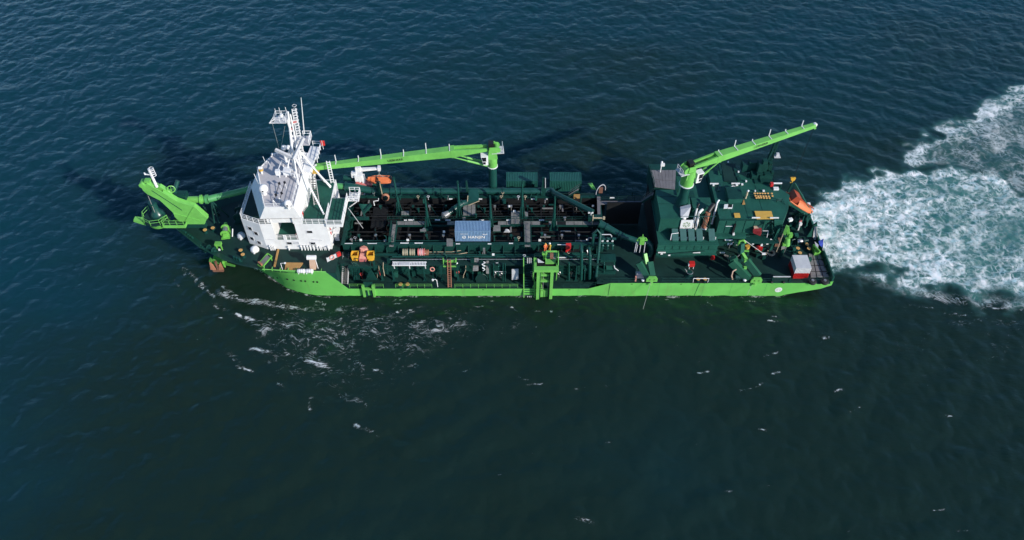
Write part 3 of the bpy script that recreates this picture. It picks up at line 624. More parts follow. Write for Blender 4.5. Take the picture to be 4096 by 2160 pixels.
for u, v, rz, lb in ((737,935,30,'dark green roller fairlead at the bow rail next to the stem'),(765,955,35,'dark green roller fairlead at the bow rail behind the first one'),(815,1000,40,'dark green roller fairlead at the bow rail beside the mooring winch'),(950,1042,25,'dark green roller fairlead at the bow rail below the white dome')):
    p = at(u, v, ZF); t = T('roller_fairlead', lb, 'fairlead', p); d = Vector((math.cos(R(-rz)), math.sin(R(-rz)), 0))
    P('base_plate', MB().cbox(p+V3(0,0,.12), (1.7,.6,.24), R(-rz)), 'dark_green', t)
    for k in (-.55, 0, .55): P('roller', MB().cyl(p+d*k+V3(0,0,.24), p+d*k+V3(0,0,.8), .18, n=10), 'pipe_green', t)
p = at(868, 1056, 1.7); anc = T('anchor', 'rusty brown anchor hanging in its green pocket on the bow side', 'anchor', p)
P('shank', MB().beam(p+V3(0,-.2,1.0), p+V3(.15,-.5,-.9), .35, .3), 'rust', anc)
for s in (-1, 1): P('fluke', MB().extr([p+V3(s*.25,-.5,-.9), p+V3(s*1.15,-.55,-.6), p+V3(s*.95,-.35,1.0), p+V3(s*.5,-.4,.3)], (0,-.22,-.05)), 'rust_light', anc)
P('crown', MB().cbox(p+V3(.1,-.55,-1.05), (1.9,.5,.4)), 'rust', anc)
P('pocket_plate', MB().extr([p+V3(-.9,.35,1.5), p+V3(-1.3,.1,.6), p+V3(-1.0,-.25,.1), p+V3(-.7,.0,1.2)], (.12,0,.05)), 'fresh_green', anc)
P('pocket_plate', MB().extr([p+V3(1.1,.3,1.3), p+V3(1.25,.35,.3), p+V3(1.35,-.4,-.5), p+V3(1.2,-.4,.6)], (.18,0,0)), 'fresh_green', anc)
P('bolster', MB().box(p.x-1.2, p.x+1.25, p.y+.1, -.6, .9, 1.5), 'light_green', anc)
P('pocket_shelf', MB().extr([p+V3(1.3,-.3,.25), p+V3(3.8,-1.5,1.0), p+V3(3.8,-1.2,1.05), p+V3(1.3,.3,.3)], (0,0,-.15)), 'fresh_green', anc)
# forecastle port side gear
p = at(1062, 1050, ZF); t = T('gangway_roller', 'tilted bright green frame with grey screen standing at the forecastle rail', 'frame', p); d = Vector((.62,.78,0)); s = Vector((.78,-.62,0))
def FR(a, b, h): return p+d*a+s*b+V3(0,0,h)
mb = MB()
for b in (-.55, .55): mb.beam(FR(-1.2,b,.1), FR(1.2,b,.9), .16, .2); mb.beam(FR(-1.0,b,0), FR(-1.0,b,.4), .14, .14); mb.beam(FR(1.0,b,0), FR(1.0,b,.9), .14, .14)
for a in (-1.2, 1.2): mb.beam(FR(a,-.55,.5+a*.35), FR(a,.55,.5+a*.35), .16, .16)
P('frame', mb, 'fresh_green', t); P('screen', MB().hexa([FR(-.75,-.4,.25),FR(.9,-.4,.82),FR(.9,.4,.82),FR(-.75,.4,.25),FR(-.75,-.4,.35),FR(.9,-.4,.92),FR(.9,.4,.92),FR(-.75,.4,.35)]), 'grating', t)
P('end_plate', MB().cbox(FR(-1.0,0,.55), (.3,.9,.5), R(50)), 'rust_light', t)
p, q = at(1113, 998, ZF+.15), at(1098, 1066, ZF+.15)
TM('wooden_boom', MB().beam(p, q, .28, .26), 'tan', 'long tan wooden boom lying on the deck against the white house', 'boom')
TM('deck_hatch', MB().extr([at(*Z3(*c), ZF+.004) for c in ((605,955),(798,957),(735,1042),(595,1047))], (0,0,.12)), 'tan', 'flat tan hatch board on the forecastle deck next to white canisters', 'hatch')
p = at(1131, 1082, ZF); t = T('davit_frame', 'thin white pipe frame standing beside the tan hatch board', 'frame', p)
P('post', MB().tube([p, p+V3(-.1,.3,1.5), p+V3(.6,.3,1.55)], .05, 6), 'white', t); P('lamp', MB().cbox(p+V3(.65,.3,1.55), (.28,.25,.2)), 'white', t)
for k, (u, lb) in enumerate(((1205,'white life raft canister by the forecastle rail, forward one of two'),(1237,'white life raft canister by the forecastle rail, aft one of two'))):
    p = at(u, 1084, ZF+.45); t = T('life_raft_canister', lb, 'life raft', V3(p.x,p.y,ZF), 'life raft canisters at the forecastle rail')
    P('canister', MB().lathe(p, [(.02,-.68),(.28,-.66),(.36,-.55),(.36,.55),(.28,.66),(.02,.68)], 16, (1,0,0)), 'white', t)
    for x in (-.3, 0, .3): P('strap', MB().cyl(p+V3(x-.04,0,0), p+V3(x+.04,0,0), .385, n=16), 'pale_grey', t)
    P('cradle', MB().box(p.x-.5, p.x-.4, p.y-.35, p.y+.35, ZF, p.z-.2).box(p.x+.4, p.x+.5, p.y-.35, p.y+.35, ZF, p.z-.2), 'white', t)
p = at(1253, 1072, ZF); t = T('pilot_hoist', 'beige covered hoist with a white roll on top beside the canisters', 'hoist', p)
P('cover', MB().loft([p+V3(a,b,0) for a,b in ((-.5,-.4),(.5,-.4),(.55,.45),(-.45,.45))], [p+V3(a,b,1.9) for a,b in ((-.35,.1),(.5,.1),(.5,.7),(-.3,.7))]), 'beige', t)
P('roll', MB().cyl(p+V3(-.75,.5,2.1), p+V3(.75,.5,2.1), .42, n=14), 'white', t); P('stay', MB().cyl(p+V3(.6,.4,1.8), p+V3(.85,-.1,0), .06, n=6), 'white', t)
# ------------------------------------------------------------------ white accommodation house
H = T('accommodation_house', 'white multi storey deckhouse with wheelhouse overhang just behind the foredeck', 'deckhouse', V3(-38, 0, ZF))
XN, XF = -31.3, -46.0; Z8, Z12, ZW, ZR = 8.5, 12.3, 14.8, 17.4
base = [(XF,-4.2),(-42.6,-5.6),(XN,-5.6),(XN,5.6),(-42.6,5.6),(XF,4.2)]
P('lower_tier', MB().prism(base, ZF, Z8), 'white', H)
P('front_tower', MB().prism([(XF,-4.2),(-42.6,-5.6),(-40.5,-5.6),(-40.5,-1.3),(-40.5,1.3),(-40.5,5.6),(-42.6,5.6),(XF,4.2)], Z8+.002, Z12), 'white', H)
P('centre_block', MB().box(-40.49, -35.21, -1.3, 5.5, Z8+.002, ZW-.01), 'white', H)
P('aft_tower', MB().prism([(-36.7,-5.6),(XN,-5.6),(XN,5.6),(-35.2,5.6),(-35.2,-1.3)], Z8+.002, Z12), 'white', H)
P('well_deck', MB().box(-40.45, -36.75, -5.5, -1.32, Z8, Z8+.03), 'house_green', H)
P('front_walkway', MB().prism([(XF+.15,-4.1),(-42.6,-5.4),(-40.6,-5.4),(-40.6,5.4),(-42.6,5.4),(XF+.15,4.1)], Z12, Z12+.03), 'deck_green', H)
P('aft_tower_deck', MB().prism([(-36.5,-5.4),(XN-.15,-5.4),(XN-.15,5.4),(-35.1,5.4),(-35.1,-1.2)], Z12, Z12+.03), 'house_green', H)
# wheelhouse with flared parapet walls
top = [at(1174,829,ZR), at(1058,829,ZR), at(1032,681,ZR), at(1098,614,ZR)]; top.append(V3(top[0].x, top[3].y, ZR))
bot = [at(1203,871,ZW), at(1040,875,ZW), at(1004,748,ZW), V3(top[3].x-1.1, top[3].y+.9, ZW), V3(top[4].x+.7, top[4].y+.9, ZW)]
wh = P('wheelhouse', MB().loft(list(reversed(bot)), list(reversed(top))), 'white', H)
def inset(poly, k, z):
    c = sum(poly, V3(0,0,0))/len(poly); return [V3(c.x+(p.x-c.x)*k, c.y+(p.y-c.y)*k, z) for p in poly]
P('roof_deck', MB().extr(inset(top, .975, ZR+.004), (0,0,.04)), 'roof_grey', H)
for i in range(5):
    a, b = top[i], top[(i+1) % 5]
    P('roof_kerb', MB().beam(a+V3(0,0,.06), b+V3(0,0,.06), .14, .16), 'white', H)
ib = inset(bot, .78, 0)
P('bridge_windows', MB().extr([V3(p.x,p.y,13.0) for p in ib], (0,0,1.75)), 'glass_dark', wh)
P('bridge_wall', MB().extr([V3(p.x,p.y,Z12+.05) for p in inset(bot, .8, 0)], (0,0,.85)), 'white', wh)
for a, b in ((top[0], top[1]), (top[1], top[2])): rail(H, [lerp(a,b,.02)+V3(0,0,.1), lerp(a,b,.98)+V3(0,0,.1)], .75, 1.3, 'white', .04)
rail(H, [top[0]+V3(-.2,0,.1), lerp(top[0], top[4], .95)+V3(-.2,0,.1)], .9, 1.5, 'white', .04)
# rails of the lower decks
rail(H, [V3(XF+.1,3.9,Z12), V3(XF+.1,-4.1,Z12), V3(-42.6,-5.45,Z12), V3(-40.6,-5.45,Z12), V3(-40.5,-2.0,Z12)], 1.1, 1.3, 'white', .05, (1,.66,.33))
rail(H, [V3(-40.4,-5.45,Z8), V3(-36.9,-5.45,Z8)], 1.05, 1.1, 'white', .05, (1,.66,.33))
rail(H, [V3(-36.6,-5.4,Z12), V3(-35.25,-1.3,Z12)], 1.05, 1.1, 'white', .05, (1,.66,.33))
rail(H, [V3(-35.8,-5.45,Z12), V3(XN-.1,-5.45,Z12), V3(XN-.1,-1.5,Z12)], 1.05, 1.1, 'white', .05, (1,.66,.33))
P('flue_casing', MB().box(-36.9, -35.3, -5.5, -4.3, Z12+.03, Z12+1.2), 'white', H)
# aft balcony and its landing
P('balcony', MB().box(XN+.003, -28.5, -5.9, .9, Z12-.35, Z12).box(XN+.003, -28.5, -5.9, -5.8, Z12, Z12+.25).box(-28.6, -28.5, -5.8, .9, Z12, Z12+.25), 'white', H)
P('balcony_deck', MB().box(XN+.05, -28.65, -5.75, .8, Z12+.002, Z12+.03), 'house_green', H)
rail(H, [V3(XN+.1,-5.85,Z12+.2), V3(-28.55,-5.85,Z12+.2), V3(-28.55,.8,Z12+.2)], 1.0, 1.1, 'white', .05, (1,.66,.33))
P('balcony_strut', MB().beam(V3(-28.6,-5.2,Z12-.3), V3(XN,-5.2,Z12-2.2), .16, .2).beam(V3(-28.6,.4,Z12-.3), V3(XN,.4,Z12-2.2), .16, .2), 'white', H)
gl = MB()
for i in range(6): gl.box(-28.4, -26.6, .2+i*.38, .42+i*.38, Z12-.15, Z12-.05)
gl.box(-28.45, -28.35, .1, 2.5, Z12-.2, Z12).box(-26.65, -26.55, .1, 2.5, Z12-.2, Z12); P('landing', gl, 'white_gear', H)
rail(H, [V3(-28.4,2.5,Z12), V3(-26.6,2.5,Z12), V3(-26.6,.2,Z12), V3(-28.4,.2,Z12)], 1.0, .9, 'white', .05)
P('landing_strut', MB().beam(V3(-26.8,.3,Z12-.2), V3(-28.4,.3,Z12-1.6), .14, .14), 'white', H)
P('access_door', MB().box(XN, XN+.12, -4.8, -3.9, ZF+.1, ZF+2.0), 'white_gear', H)
P('step_box', MB().box(XN+.2, XN+1.0, -3.6, -2.6, ZF, ZF+1.1).box(XN+.2, XN+1.2, -3.7, -2.5, ZF+1.9, ZF+2.4), 'white_gear', H)
P('red_diamond', MB().extr([V3(XN+.01,-4.2,10.1), V3(XN+.01,-3.75,9.2), V3(XN+.01,-4.2,8.3), V3(XN+.01,-4.65,9.2)], (.05,0,0)), 'red', H, 'red diamond sign on the white aft wall')
P('red_locker', MB().cyl(V3(-35.9,-3.4,Z12+.03), V3(-35.9,-3.4,Z12+1.3), .42, n=12), 'red', H, 'red drum locker on the green deck')
# windows: frame proud of the wall, pane recessed in it
def window(c, wv, hv, nrm, pane='glass_dark'):
    c, wv, hv, nrm = Vector(c), Vector(wv), Vector(hv), Vector(nrm).normalized(); mb = MB()
    for s in (-1, 1):
        mb.hexa([c+wv*(s*1.0)-wv*.12-hv*1.12, c+wv*(s*1.0)+wv*.12-hv*1.12, c+wv*(s*1.0)+wv*.12+hv*1.12, c+wv*(s*1.0)-wv*.12+hv*1.12]+[q+nrm*.07 for q in (c+wv*(s*1.0)-wv*.12-hv*1.12, c+wv*(s*1.0)+wv*.12-hv*1.12, c+wv*(s*1.0)+wv*.12+hv*1.12, c+wv*(s*1.0)-wv*.12+hv*1.12)])
        k = [c+hv*s-wv*.88-hv*.12, c+hv*s+wv*.88-hv*.12, c+hv*s+wv*.88+hv*.12, c+hv*s-wv*.88+hv*.12]; mb.hexa(k+[q+nrm*.07 for q in k])
    w_ = P('window', mb, 'pale_grey', H); k = [c-wv*.88-hv*.88, c+wv*.88-hv*.88, c+wv*.88+hv*.88, c-wv*.88+hv*.88]
    P('pane', MB().hexa(k+[q+nrm*.02 for q in k]), pane, w_)
for a, b in ((865,617),(645,740),(900,742),(718,735)):
    window(aty(*Z3(a,b), -5.6), (.5 if b < 700 else .45,0,0), (0,0,.3), (0,-1,0), 'glass_dark' if a != 718 else 'pale_grey')
cn = Vector((-1.4,-3.4,0)).normalized(); ct = Vector((3.4,-1.4,0)).normalized()
for t, z in ((.35,10.4),(.62,9.6),(.62,7.3),(.25,7.8)):
    c = lerp((XF,-4.2,z),(-42.6,-5.6,z), t); window(c, ct*.42, (0,0,.42), cn)
v0 = None                                                            # goose-neck vents along the foot of the port wall
for a, hgt in ((447,.9),(468,.8),(490,.6),(645,.7),(783,.9),(818,.9),(850,.9),(880,.9),(915,.9),(955,.9),(985,.6),(1003,.5),(1030,.5),(1045,.5),(1075,.8)):
    p = at(*Z3(a, 815), ZF)
    P('vent_pipe', MB().tube([p, p+V3(0,0,hgt), p+V3(0,-.05,hgt+.18), p+V3(0,-.25,hgt+.2)], .12 if hgt > .55 else .08, 8), 'white', H)
for a, b in ((900,1040),(745,760)): pass
P('pipe_run', MB().cyl(aty(*Z3(890,702), -5.68), aty(*Z3(1000,710), -5.68), .05, n=6).cyl(aty(*Z3(390,700), -5.68), aty(*Z3(480,700), -5.68), .04, n=6), 'pale_grey', H)
P('bulkhead_lamp', MB().cbox(aty(*Z3(600,690), -5.5), (.5,.3,1.3)), 'white_gear', H)
P('extinguisher', MB().cyl(V3(-36.95,-5.2,Z8+.03), V3(-36.95,-5.2,Z8+1.1), .2, n=10), 'salmon', H, 'faded red bottle at the rail corner')
stairs('stairway', H, V3(-34.2,2.2,ZW+.8), V3(-33.6,-1.0,Z12+.1), .9, (1,0,0), 'white', 'grating')
# ------------------------------------------------------------------ roof gear: radomes, radar mast, signal shapes
for u, v, r, lb in ((1056,765,.78,'larger white radome on the forward edge of the wheelhouse roof'),(1152,822,.62,'smaller white radome at the port edge of the wheelhouse roof')):
    p = at(u, v, ZR+.7); t = T('radome', lb, 'radome', V3(p.x,p.y,ZR))
    P('pedestal', MB().cyl(V3(p.x,p.y,ZR+.05), p, r*.45, n=12), 'white_gear', t); P('dome', MB().ball(p+V3(0,0,r*.7), r, 18, 1.05), 'white', t)
    P('hatch', MB().cbox(p+V3(.1,-r*.98,r*.8), (.22,.06,.25)), 'black', t)
for k, (a, b, lb) in enumerate((((470,310),(537,85),'black signal shapes on a slanting rod, forward of the pair'),((535,285),(595,75),'black signal shapes on a slanting rod, aft of the pair'))):
    p = at(*Z3(*a), ZR+.3); q = at(*Z3(*b), ZR+1.5); t = T('signal_rod', lb, 'signal shapes', V3(p.x,p.y,ZR))
    P('rod', MB().cyl(p, q, .055, n=6), 'black', t)
    for f in (.42-.1*k*0, .97): P('shape', MB().lathe(lerp(p,q,f), [(.01,-.34),(.3,0),(.01,.34)], 4, q-p), 'black', t)
    P('bracket', MB().cyl(V3(p.x,p.y,ZR+.04), p+V3(.1,.1,.7), .06, n=6).cyl(V3(p.x+.5,p.y,ZR+.04), p+V3(.1,.1,.7), .06, n=6), 'white', t); P('bracket', MB().cyl(V3(q.x,q.y,ZR+.04), q, .05, n=6), 'white', t)
mastT = T('radar_mast', 'tall white lattice mast with radar platform above the wheelhouse', 'mast', V3(-37,3,ZR))
mA, mB_ = V3(-37.1,2.6,ZR), V3(-35.9,3.2,29.0)
P('column', MB().tube([mA, lerp(mA,mB_,.5), mB_], [.30,.24,.15], 12), 'white', mastT)
P('column', MB().tube([mA+V3(.9,.5,0), lerp(mA,mB_,.55)+V3(.6,.3,0), mB_+V3(.25,.1,-.6)], [.2,.16,.12], 10), 'white', mastT)
for q, tt in ((V3(-38.2,.6,ZR),.42),(V3(-35.7,-1.4,ZR),.45),(V3(-35.5,5.4,ZR),.5),(V3(-38.9,5.0,ZR),.48)):
    P('mast_leg', MB().cyl(q, lerp(mA,mB_,tt), .13, .10, n=10), 'white', mastT)
P('back_stay', MB().cyl(lerp(mA,mB_,.3), at(*Z3(1020,428), Z12+.03), .16, n=10), 'white', mastT)
P('back_stay', MB().cyl(lerp(mA,mB_,.42)+V3(.5,0,0), at(*Z2(1365,1290), Z12+.3), .15, n=10), 'white', mastT)
lat = MB()
for i in range(9):
    t0, t1 = .08+i*.09, .08+(i+1)*.09; lat.cyl(lerp(mA,mB_,t0), lerp(mA,mB_,t1)+V3(.75-.05*i,.4,0), .06, n=6); lat.cyl(lerp(mA,mB_,t0)+V3(.8-.05*i,.4,0), lerp(mA,mB_,t1), .05, n=6)
P('lattice_brace', lat, 'white', mastT)
ladder('mast_ladder', mastT, mA+V3(1.5,.9,.5), mB_+V3(.9,.5,.2), .6, (1,.3,0), 'white', .06, .5)
for i in range(14):
    c = lerp(mA+V3(1.6,1.2,3), mB_+V3(1.0,.8,.6), i/13); P('cage_hoop', MB().lathe(c, [(.33,-.03),(.37,0),(.33,.03),(.30,0),(.33,-.03)], 10), 'white', mastT)
pp = aty(*Z2(690,360), 2.9); pl = MB().box(pp.x-.9, pp.x+1.05, 1.9, 3.75, pp.z-.12, pp.z)
P('top_platform', pl, 'pale_grey', mastT)
rail(mastT, [V3(pp.x-.85,1.95,pp.z), V3(pp.x+1.0,1.95,pp.z), V3(pp.x+1.0,3.7,pp.z), V3(pp.x-.85,3.7,pp.z), V3(pp.x-.85,1.95,pp.z)], 1.0, 1.2, 'white', .038)
P('platform_bracket', MB().beam(V3(pp.x-1.7,1.95,pp.z-.05), V3(pp.x-.85,1.95,pp.z-.05), .12, .12).beam(V3(pp.x-1.7,1.95,pp.z-.05), V3(pp.x-.85,3.2,pp.z-.05), .12, .12).beam(V3(pp.x-1.6,1.95,pp.z), V3(pp.x-.85,1.95,pp.z+1.0), .1, .1).beam(V3(pp.x+1,2.8,pp.z-.1), lerp(mA,mB_,.7), .16, .16), 'white', mastT)
for dx, dy, hh in ((-.8,3.65,1.5),(-.1,3.65,1.7),(.5,2.4,1.3),(.95,3.65,1.8)):
    P('antenna', MB().cyl(V3(pp.x+dx,dy,pp.z), V3(pp.x+dx,dy,pp.z+hh), .05, .035, n=6), 'white', mastT)
P('satellite_ball', MB().ball(V3(pp.x+.35,2.6,pp.z+.9), .33, 12), 'white', mastT)
# radar scanner bars and their platforms
pz = 21.2; p2 = aty(*Z2(940,660), 4.2)
P('radar_platform', MB().box(p2.x-1.3, p2.x+1.9, 3.2, 5.6, p2.z-.12, p2.z), 'roof_grey', mastT)
rail(mastT, [V3(p2.x+.5,5.5,p2.z), V3(p2.x+1.85,5.5,p2.z), V3(p2.x+1.85,3.3,p2.z)], 1.1, 1.1, 'white', .06)
a, b = aty(*Z2(615,778), 2.0), aty(*Z2(865,890), 1.2); P('radar_scanner', MB().beam(a, b, .42, .5), 'pale_grey', mastT, 'grey radar bar pointing forward')
a, b = aty(*Z2(860,900), 1.0), aty(*Z2(1000,615), 2.6); P('radar_scanner', MB().beam(a, b, .42, .5), 'pale_grey', mastT, 'grey radar bar pointing aft')
P('scanner_post', MB().cyl(aty(*Z2(740,840), 1.6)+V3(0,0,-1.6), aty(*Z2(740,840), 1.6), .22, n=8).cyl(aty(*Z2(930,770), 1.8)+V3(0,0,-1.8), aty(*Z2(930,770), 1.8), .22, n=8), 'white', mastT)
fr = MB(); q = [at(*Z2(*c), ZR+1.6) for c in ((700,920),(880,1060),(870,1110),(650,1060))]
for i in range(4): fr.beam(q[i], q[(i+1) % 4], .12, .12); fr.cyl(V3(q[i].x,q[i].y,ZR+.04), q[i], .09, n=6)
for i in (0, 1): fr.cyl(V3(q[i].x,q[i].y,ZR+.04), q[i+2], .07, n=6)
P('equipment_frame', fr, 'white_gear', mastT)
P('equipment_box', MB().cbox(sum(q, V3(0,0,0))/4+V3(0,0,-.5), (1.3,1.2,.9)).cbox(q[3]+V3(-.1,0,-.4), (.7,.6,1.0)), 'white_gear', mastT)
p = aty(*Z2(860,410), 3.4); P('name_board', MB().extr([p+V3(-.8,0,-.55), p+V3(.75,0,-.1), p+V3(.85,0,.65), p+V3(-.75,0,.25)], (0,.1,0)), 'white', mastT, 'small white board with pink rim on the mast')
P('board_rim', MB().beam(p+V3(-.6,-.03,-.1), p+V3(.6,-.03,.25), .03, .35, (0,0,1)), 'pink_red', mastT)
p = aty(*Z2(835,510), 3.2); P('pennant', MB().extr([p+V3(-.4,0,.5), p+V3(.1,0,.45), p+V3(.45,.1,-.75), p+V3(.1,.05,-.3), p+V3(-.15,0,-.5)], (0,.04,0)), 'pink_red', mastT, 'small red and white pennant hanging on the mast')
a, b = aty(*Z2(965,70), 4.8), aty(*Z2(1008,560), 4.8); P('whip_antenna', MB().tube([b, lerp(b,a,.45), a], [.10,.08,.05], 6), 'white', mastT)
a, b = aty(*Z2(575,420), 2.6), at(*Z2(665,760), ZR+2.0); P('signal_halyard', MB().cyl(a, b, .035, n=5), 'wire', mastT)
a, b = aty(*Z2(745,460), 2.6), at(*Z2(690,770), ZR+2.0); P('signal_halyard', MB().cyl(a, b, .035, n=5), 'wire', mastT)
for c, r in (((730,750),.5),((790,745),.42)): p = at(*Z2(*c), ZR+1.2); P('sat_dome', MB().ball(p, r, 12), 'white', mastT)
p = at(*Z2(435,1100), ZR+.05); t = T('searchlight', 'yellow and white searchlight post at the forward corner of the wheelhouse roof', 'searchlight', p)
P('post', MB().cyl(p, p+V3(0,0,.7), .18, n=10), 'white', t); P('collar', MB().cyl(p+V3(0,0,.7), p+V3(0,0,1.0), .38, n=12), 'hatch_yellow', t); P('lamp_head', MB().cyl(p+V3(-.3,0,1.25), p+V3(.3,0,1.25), .26, n=12), 'white_gear', t)
for c, hgt in (((325,1060),2.2),((470,900),1.8),((530,930),1.2)):
    p = at(*Z2(c[0]+(25 if c[0] > 400 else 60), c[1]+(80 if c[0] > 400 else 180)), ZR+.05); P('roof_aerial', MB().cyl(p, p+V3(-.2,0,hgt), .045, n=6), 'white', H)
for c in ((570,835),(600,835),(640,820)): p = at(*Z2(*c), ZR+.5); P('horn', MB().ball(p, .2, 8).cyl(V3(p.x,p.y,ZR), p, .07, n=6), 'white', H)
# bridge wing platform on the starboard side, flag
p = at(*Z2(1160,800), ZR+.2)
P('starboard_wing', MB().extr([at(*Z2(*c), ZR-.2) for c in ((1100,740),(1225,755),(1085,1100),(960,1080))], (0,0,.25)), 'white', H)
rail(H, [at(*Z2(1130,720), ZR), at(*Z2(1245,725), ZR), at(*Z2(1190,950), ZR)], 1.0, 1.2, 'white', .055)
p = at(*Z2(1270,770), ZR); t = T('courtesy_flag', 'small red flag on a thin staff at the far bridge wing', 'flag', p)
P('staff', MB().cyl(p, p+V3(0,0,1.9), .04, n=6), 'white', t); P('cloth', MB().extr([p+V3(-.3,0,1.9), p+V3(.45,.1,1.8), p+V3(.4,.1,.7), p+V3(-.2,0,.8)], (0,.04,0)), 'red', t)
# boom rest for the forward crane
p = at(*Z2(1270,1290), Z12)
br = T('boom_rest', 'white trestle with ladder holding the forward crane boom tip', 'trestle', p); tipw = V3(-34.6, 5.3, 14.6)
for q in (at(*Z2(1370,1280), Z12), at(*Z2(1150,1300), Z12), V3(-33.2,5.0,Z12), V3(-35.6,5.2,Z12)): P('leg', MB().cyl(V3(q.x,q.y,Z12), tipw+V3((q.x-tipw.x)*.12,(q.y-tipw.y)*.12,0), .17, n=8), 'white', br)
P('saddle', MB().cbox(tipw+V3(0,0,.05), (1.6,1.4,.25)), 'hatch_yellow', br)
ladder('trestle_ladder', br, aty(*Z2(1395,1230), 4.0), aty(*Z2(1330,930), 4.8), .55, (1,0,0), 'white', .06, .45)
# ------------------------------------------------------------------ midships: forward crane, pipes, hopper gear
Z4, Z5, Z6, Z7, Z8_, ZAa, ZBb = zz(1360,540,3.68), zz(1350,700,4.527), zz(1300,920,4.526), zz(1750,680,4.526), zz(1750,920,4.526), zz(2150,680,4.527), zz(2150,920,4.527)
def text(parent, s, c, xdir, zdir, size, mat, name='lettering'):
    fc = bpy.data.curves.new(name, 'FONT'); fc.body = s; fc.size = size; fc.align_x = 'CENTER'; fc.align_y = 'CENTER'; fc.extrude = .012; fc.space_character = 1.05; fc.offset = size*.018
    o = bpy.data.objects.new(name, fc); col.objects.link(o); fc.materials.append(M[mat]); o.parent = parent
    x = Vector(xdir).normalized(); z = Vector(zdir); y = (z-x*z.dot(x)).normalized(); n = x.cross(y)
    m = Matrix((x, y, n)).transposed().to_4x4(); m.translation = Vector(c)-OFF[parent.name]; 
    me = bpy.data.meshes.new_from_object(o); mo = bpy.data.objects.new(name, me); col.objects.link(mo); mo.parent = parent; mo.matrix_local = m
    bpy.data.objects.remove(o); return mo
def crane(name, label, base, zb, zring, zhead, rp, rh, root, tip, wr, hr, wt, ht, posts, cabside, label_t):
    t = T(name, label, 'crane', V3(base.x, base.y, zb)); bx_, by_ = base.x, base.y
    P('pedestal', MB().lathe(V3(bx_,by_,0), [(rp*1.55,zb),(rp*1.5,zb+.1),(rp,zb+2.2),(rp,zring-.15),(rp*1.22,zring-.1),(rp*1.22,zring)], 24), 'pipe_green', t)
    P('slewing_ring', MB().cyl(V3(bx_,by_,zring), V3(bx_,by_,zring+.16), rh*1.12, n=24), 'white_gear', t)
    P('crane_house', MB().cyl(V3(bx_,by_,zring+.16), V3(bx_,by_,zhead), rh, n=24), 'light_green', t)
    d = (Vector(tip)-Vector(root)); d.z = 0; d.normalize(); s = Vector((-d.y, d.x, 0)); up = Vector((0,0,1))
    if s.y > 0: s = -s                                                # s points towards the camera side
    for k in (-1, 1):
        P('cheek_plate', MB().extr([V3(bx_,by_,zhead-1.6)+s*k*(wr*.5+.12)-d*.9, V3(bx_,by_,zhead-1.6)+s*k*(wr*.5+.12)+d*.9, V3(bx_,by_,zhead+1.0)+s*k*(wr*.5+.12)+d*.5, V3(bx_,by_,zhead+1.0)+s*k*(wr*.5+.12)-d*.6], s*k*.14), 'light_green', t)
    L = (Vector(tip)-Vector(root)).length; ax = (Vector(tip)-Vector(root)).normalized(); upb = (up-ax*up.dot(ax)).normalized()
    k1 = Vector(root)+ax*L*.20
    bm = P('boom', MB().beam(k1, tip, wr, hr, up, wt, ht), 'light_green', t)
    for k in (-1, 1):
        P('boom_fork', MB().beam(Vector(root)+s*k*wr*.42, k1+s*k*wr*.40, .28, .55, up, .3, hr*.98), 'light_green', bm)
    P('fork_deck', MB().beam(lerp(root,k1,.62)+upb*.1, k1+upb*.25, wr*.55, .12, up, wr*.7, .12), 'light_green', bm)
    P('knee_plate', MB().beam(k1-ax*.35, k1+ax*.35, wr*1.06, hr*1.08, up), 'light_green', bm)
    for f, hgt in posts:
        p = lerp(k1, tip, f)+upb*(hr*(1-f)+ht*f)*.5; sw = (wr*(1-f)+wt*f)
        P('boom_post', MB().beam(p+s*sw*.5+upb*.04, p-s*sw*.5+upb*.04, .12, .08).beam(p-s*sw*.45, p-s*sw*.45+up*hgt, .12, .12), 'white_gear', bm)
    nf = lerp(k1, tip, .02)-upb*hr*.45; lw = V3(bx_,by_,zring+.5)+d*(rh+.15)
    for k in (-.32, .32):
        P('luffing_cylinder', MB().cyl(lw+s*k*wr, lerp(lw,nf,.55)+s*k*wr, .2, n=10).cyl(lerp(lw,nf,.55)+s*k*wr, nf+s*k*wr, .12, n=8), 'light_green', t)
    cb = V3(bx_,by_,zhead-1.7)+d*(rh+.55)+s*.55*cabside
    cab = P('cab', MB().hexa([cb+d*a+s*b+up*c for c in (-1.0, 1.0) for a, b in ((-.6-.0*c,-.55),(.45+.22*c,-.55),(.45+.22*c,.55),(-.6,.55))]), 'white', t)
    P('cab_window', MB().hexa([cb+d*a+s*b+up*c for c in (-.1, .8) for a, b in ((-.25,.56),(.38+.2*c,.56),(.38+.2*c,.59),(-.25,.59))]), 'glass_dark', cab)
    P('cab_window', MB().hexa([cb+d*a+s*b+up*c for c in (-.75, -.25) for a, b in ((-.15,.56),(.38+.2*c,.56),(.38+.2*c,.59),(-.15,.59))]), 'glass_dark', cab)
    wp = V3(bx_,by_,zhead+.25)-d*.75
    P('hoist_winch', MB().cyl(wp-s*.7, wp+s*.7, .48, n=14).cyl(wp-s*.78, wp-s*.68, .68, n=16).cyl(wp+s*.68, wp+s*.78, .68, n=16), 'light_green', t)
    P('winch_plate', MB().cbox(wp-d*.2-up*.55, (2.2,2.0,.1), math.atan2(d.y,d.x)), 'pale_grey', t)
    P('power_pack', MB().cbox(wp+d*.9+up*.55-s*.2, (.9,1.1,1.1), math.atan2(d.y,d.x)), 'black', t)
    rail(t, [wp-d*1.1+s*.9-up*.5, wp-d*1.1-s*.9-up*.5], 1.1, .9, 'pale_grey', .05)
    P('boom_sheave', MB().cyl(Vector(tip)-s*.22+upb*.1, Vector(tip)+s*.22+upb*.1, .38, n=14), 'white_gear', bm)
    P('boom_nose', MB().beam(Vector(tip)-ax*.4+upb*.15, Vector(tip)+ax*.25-up*.7, .5, .35), 'light_green', bm)
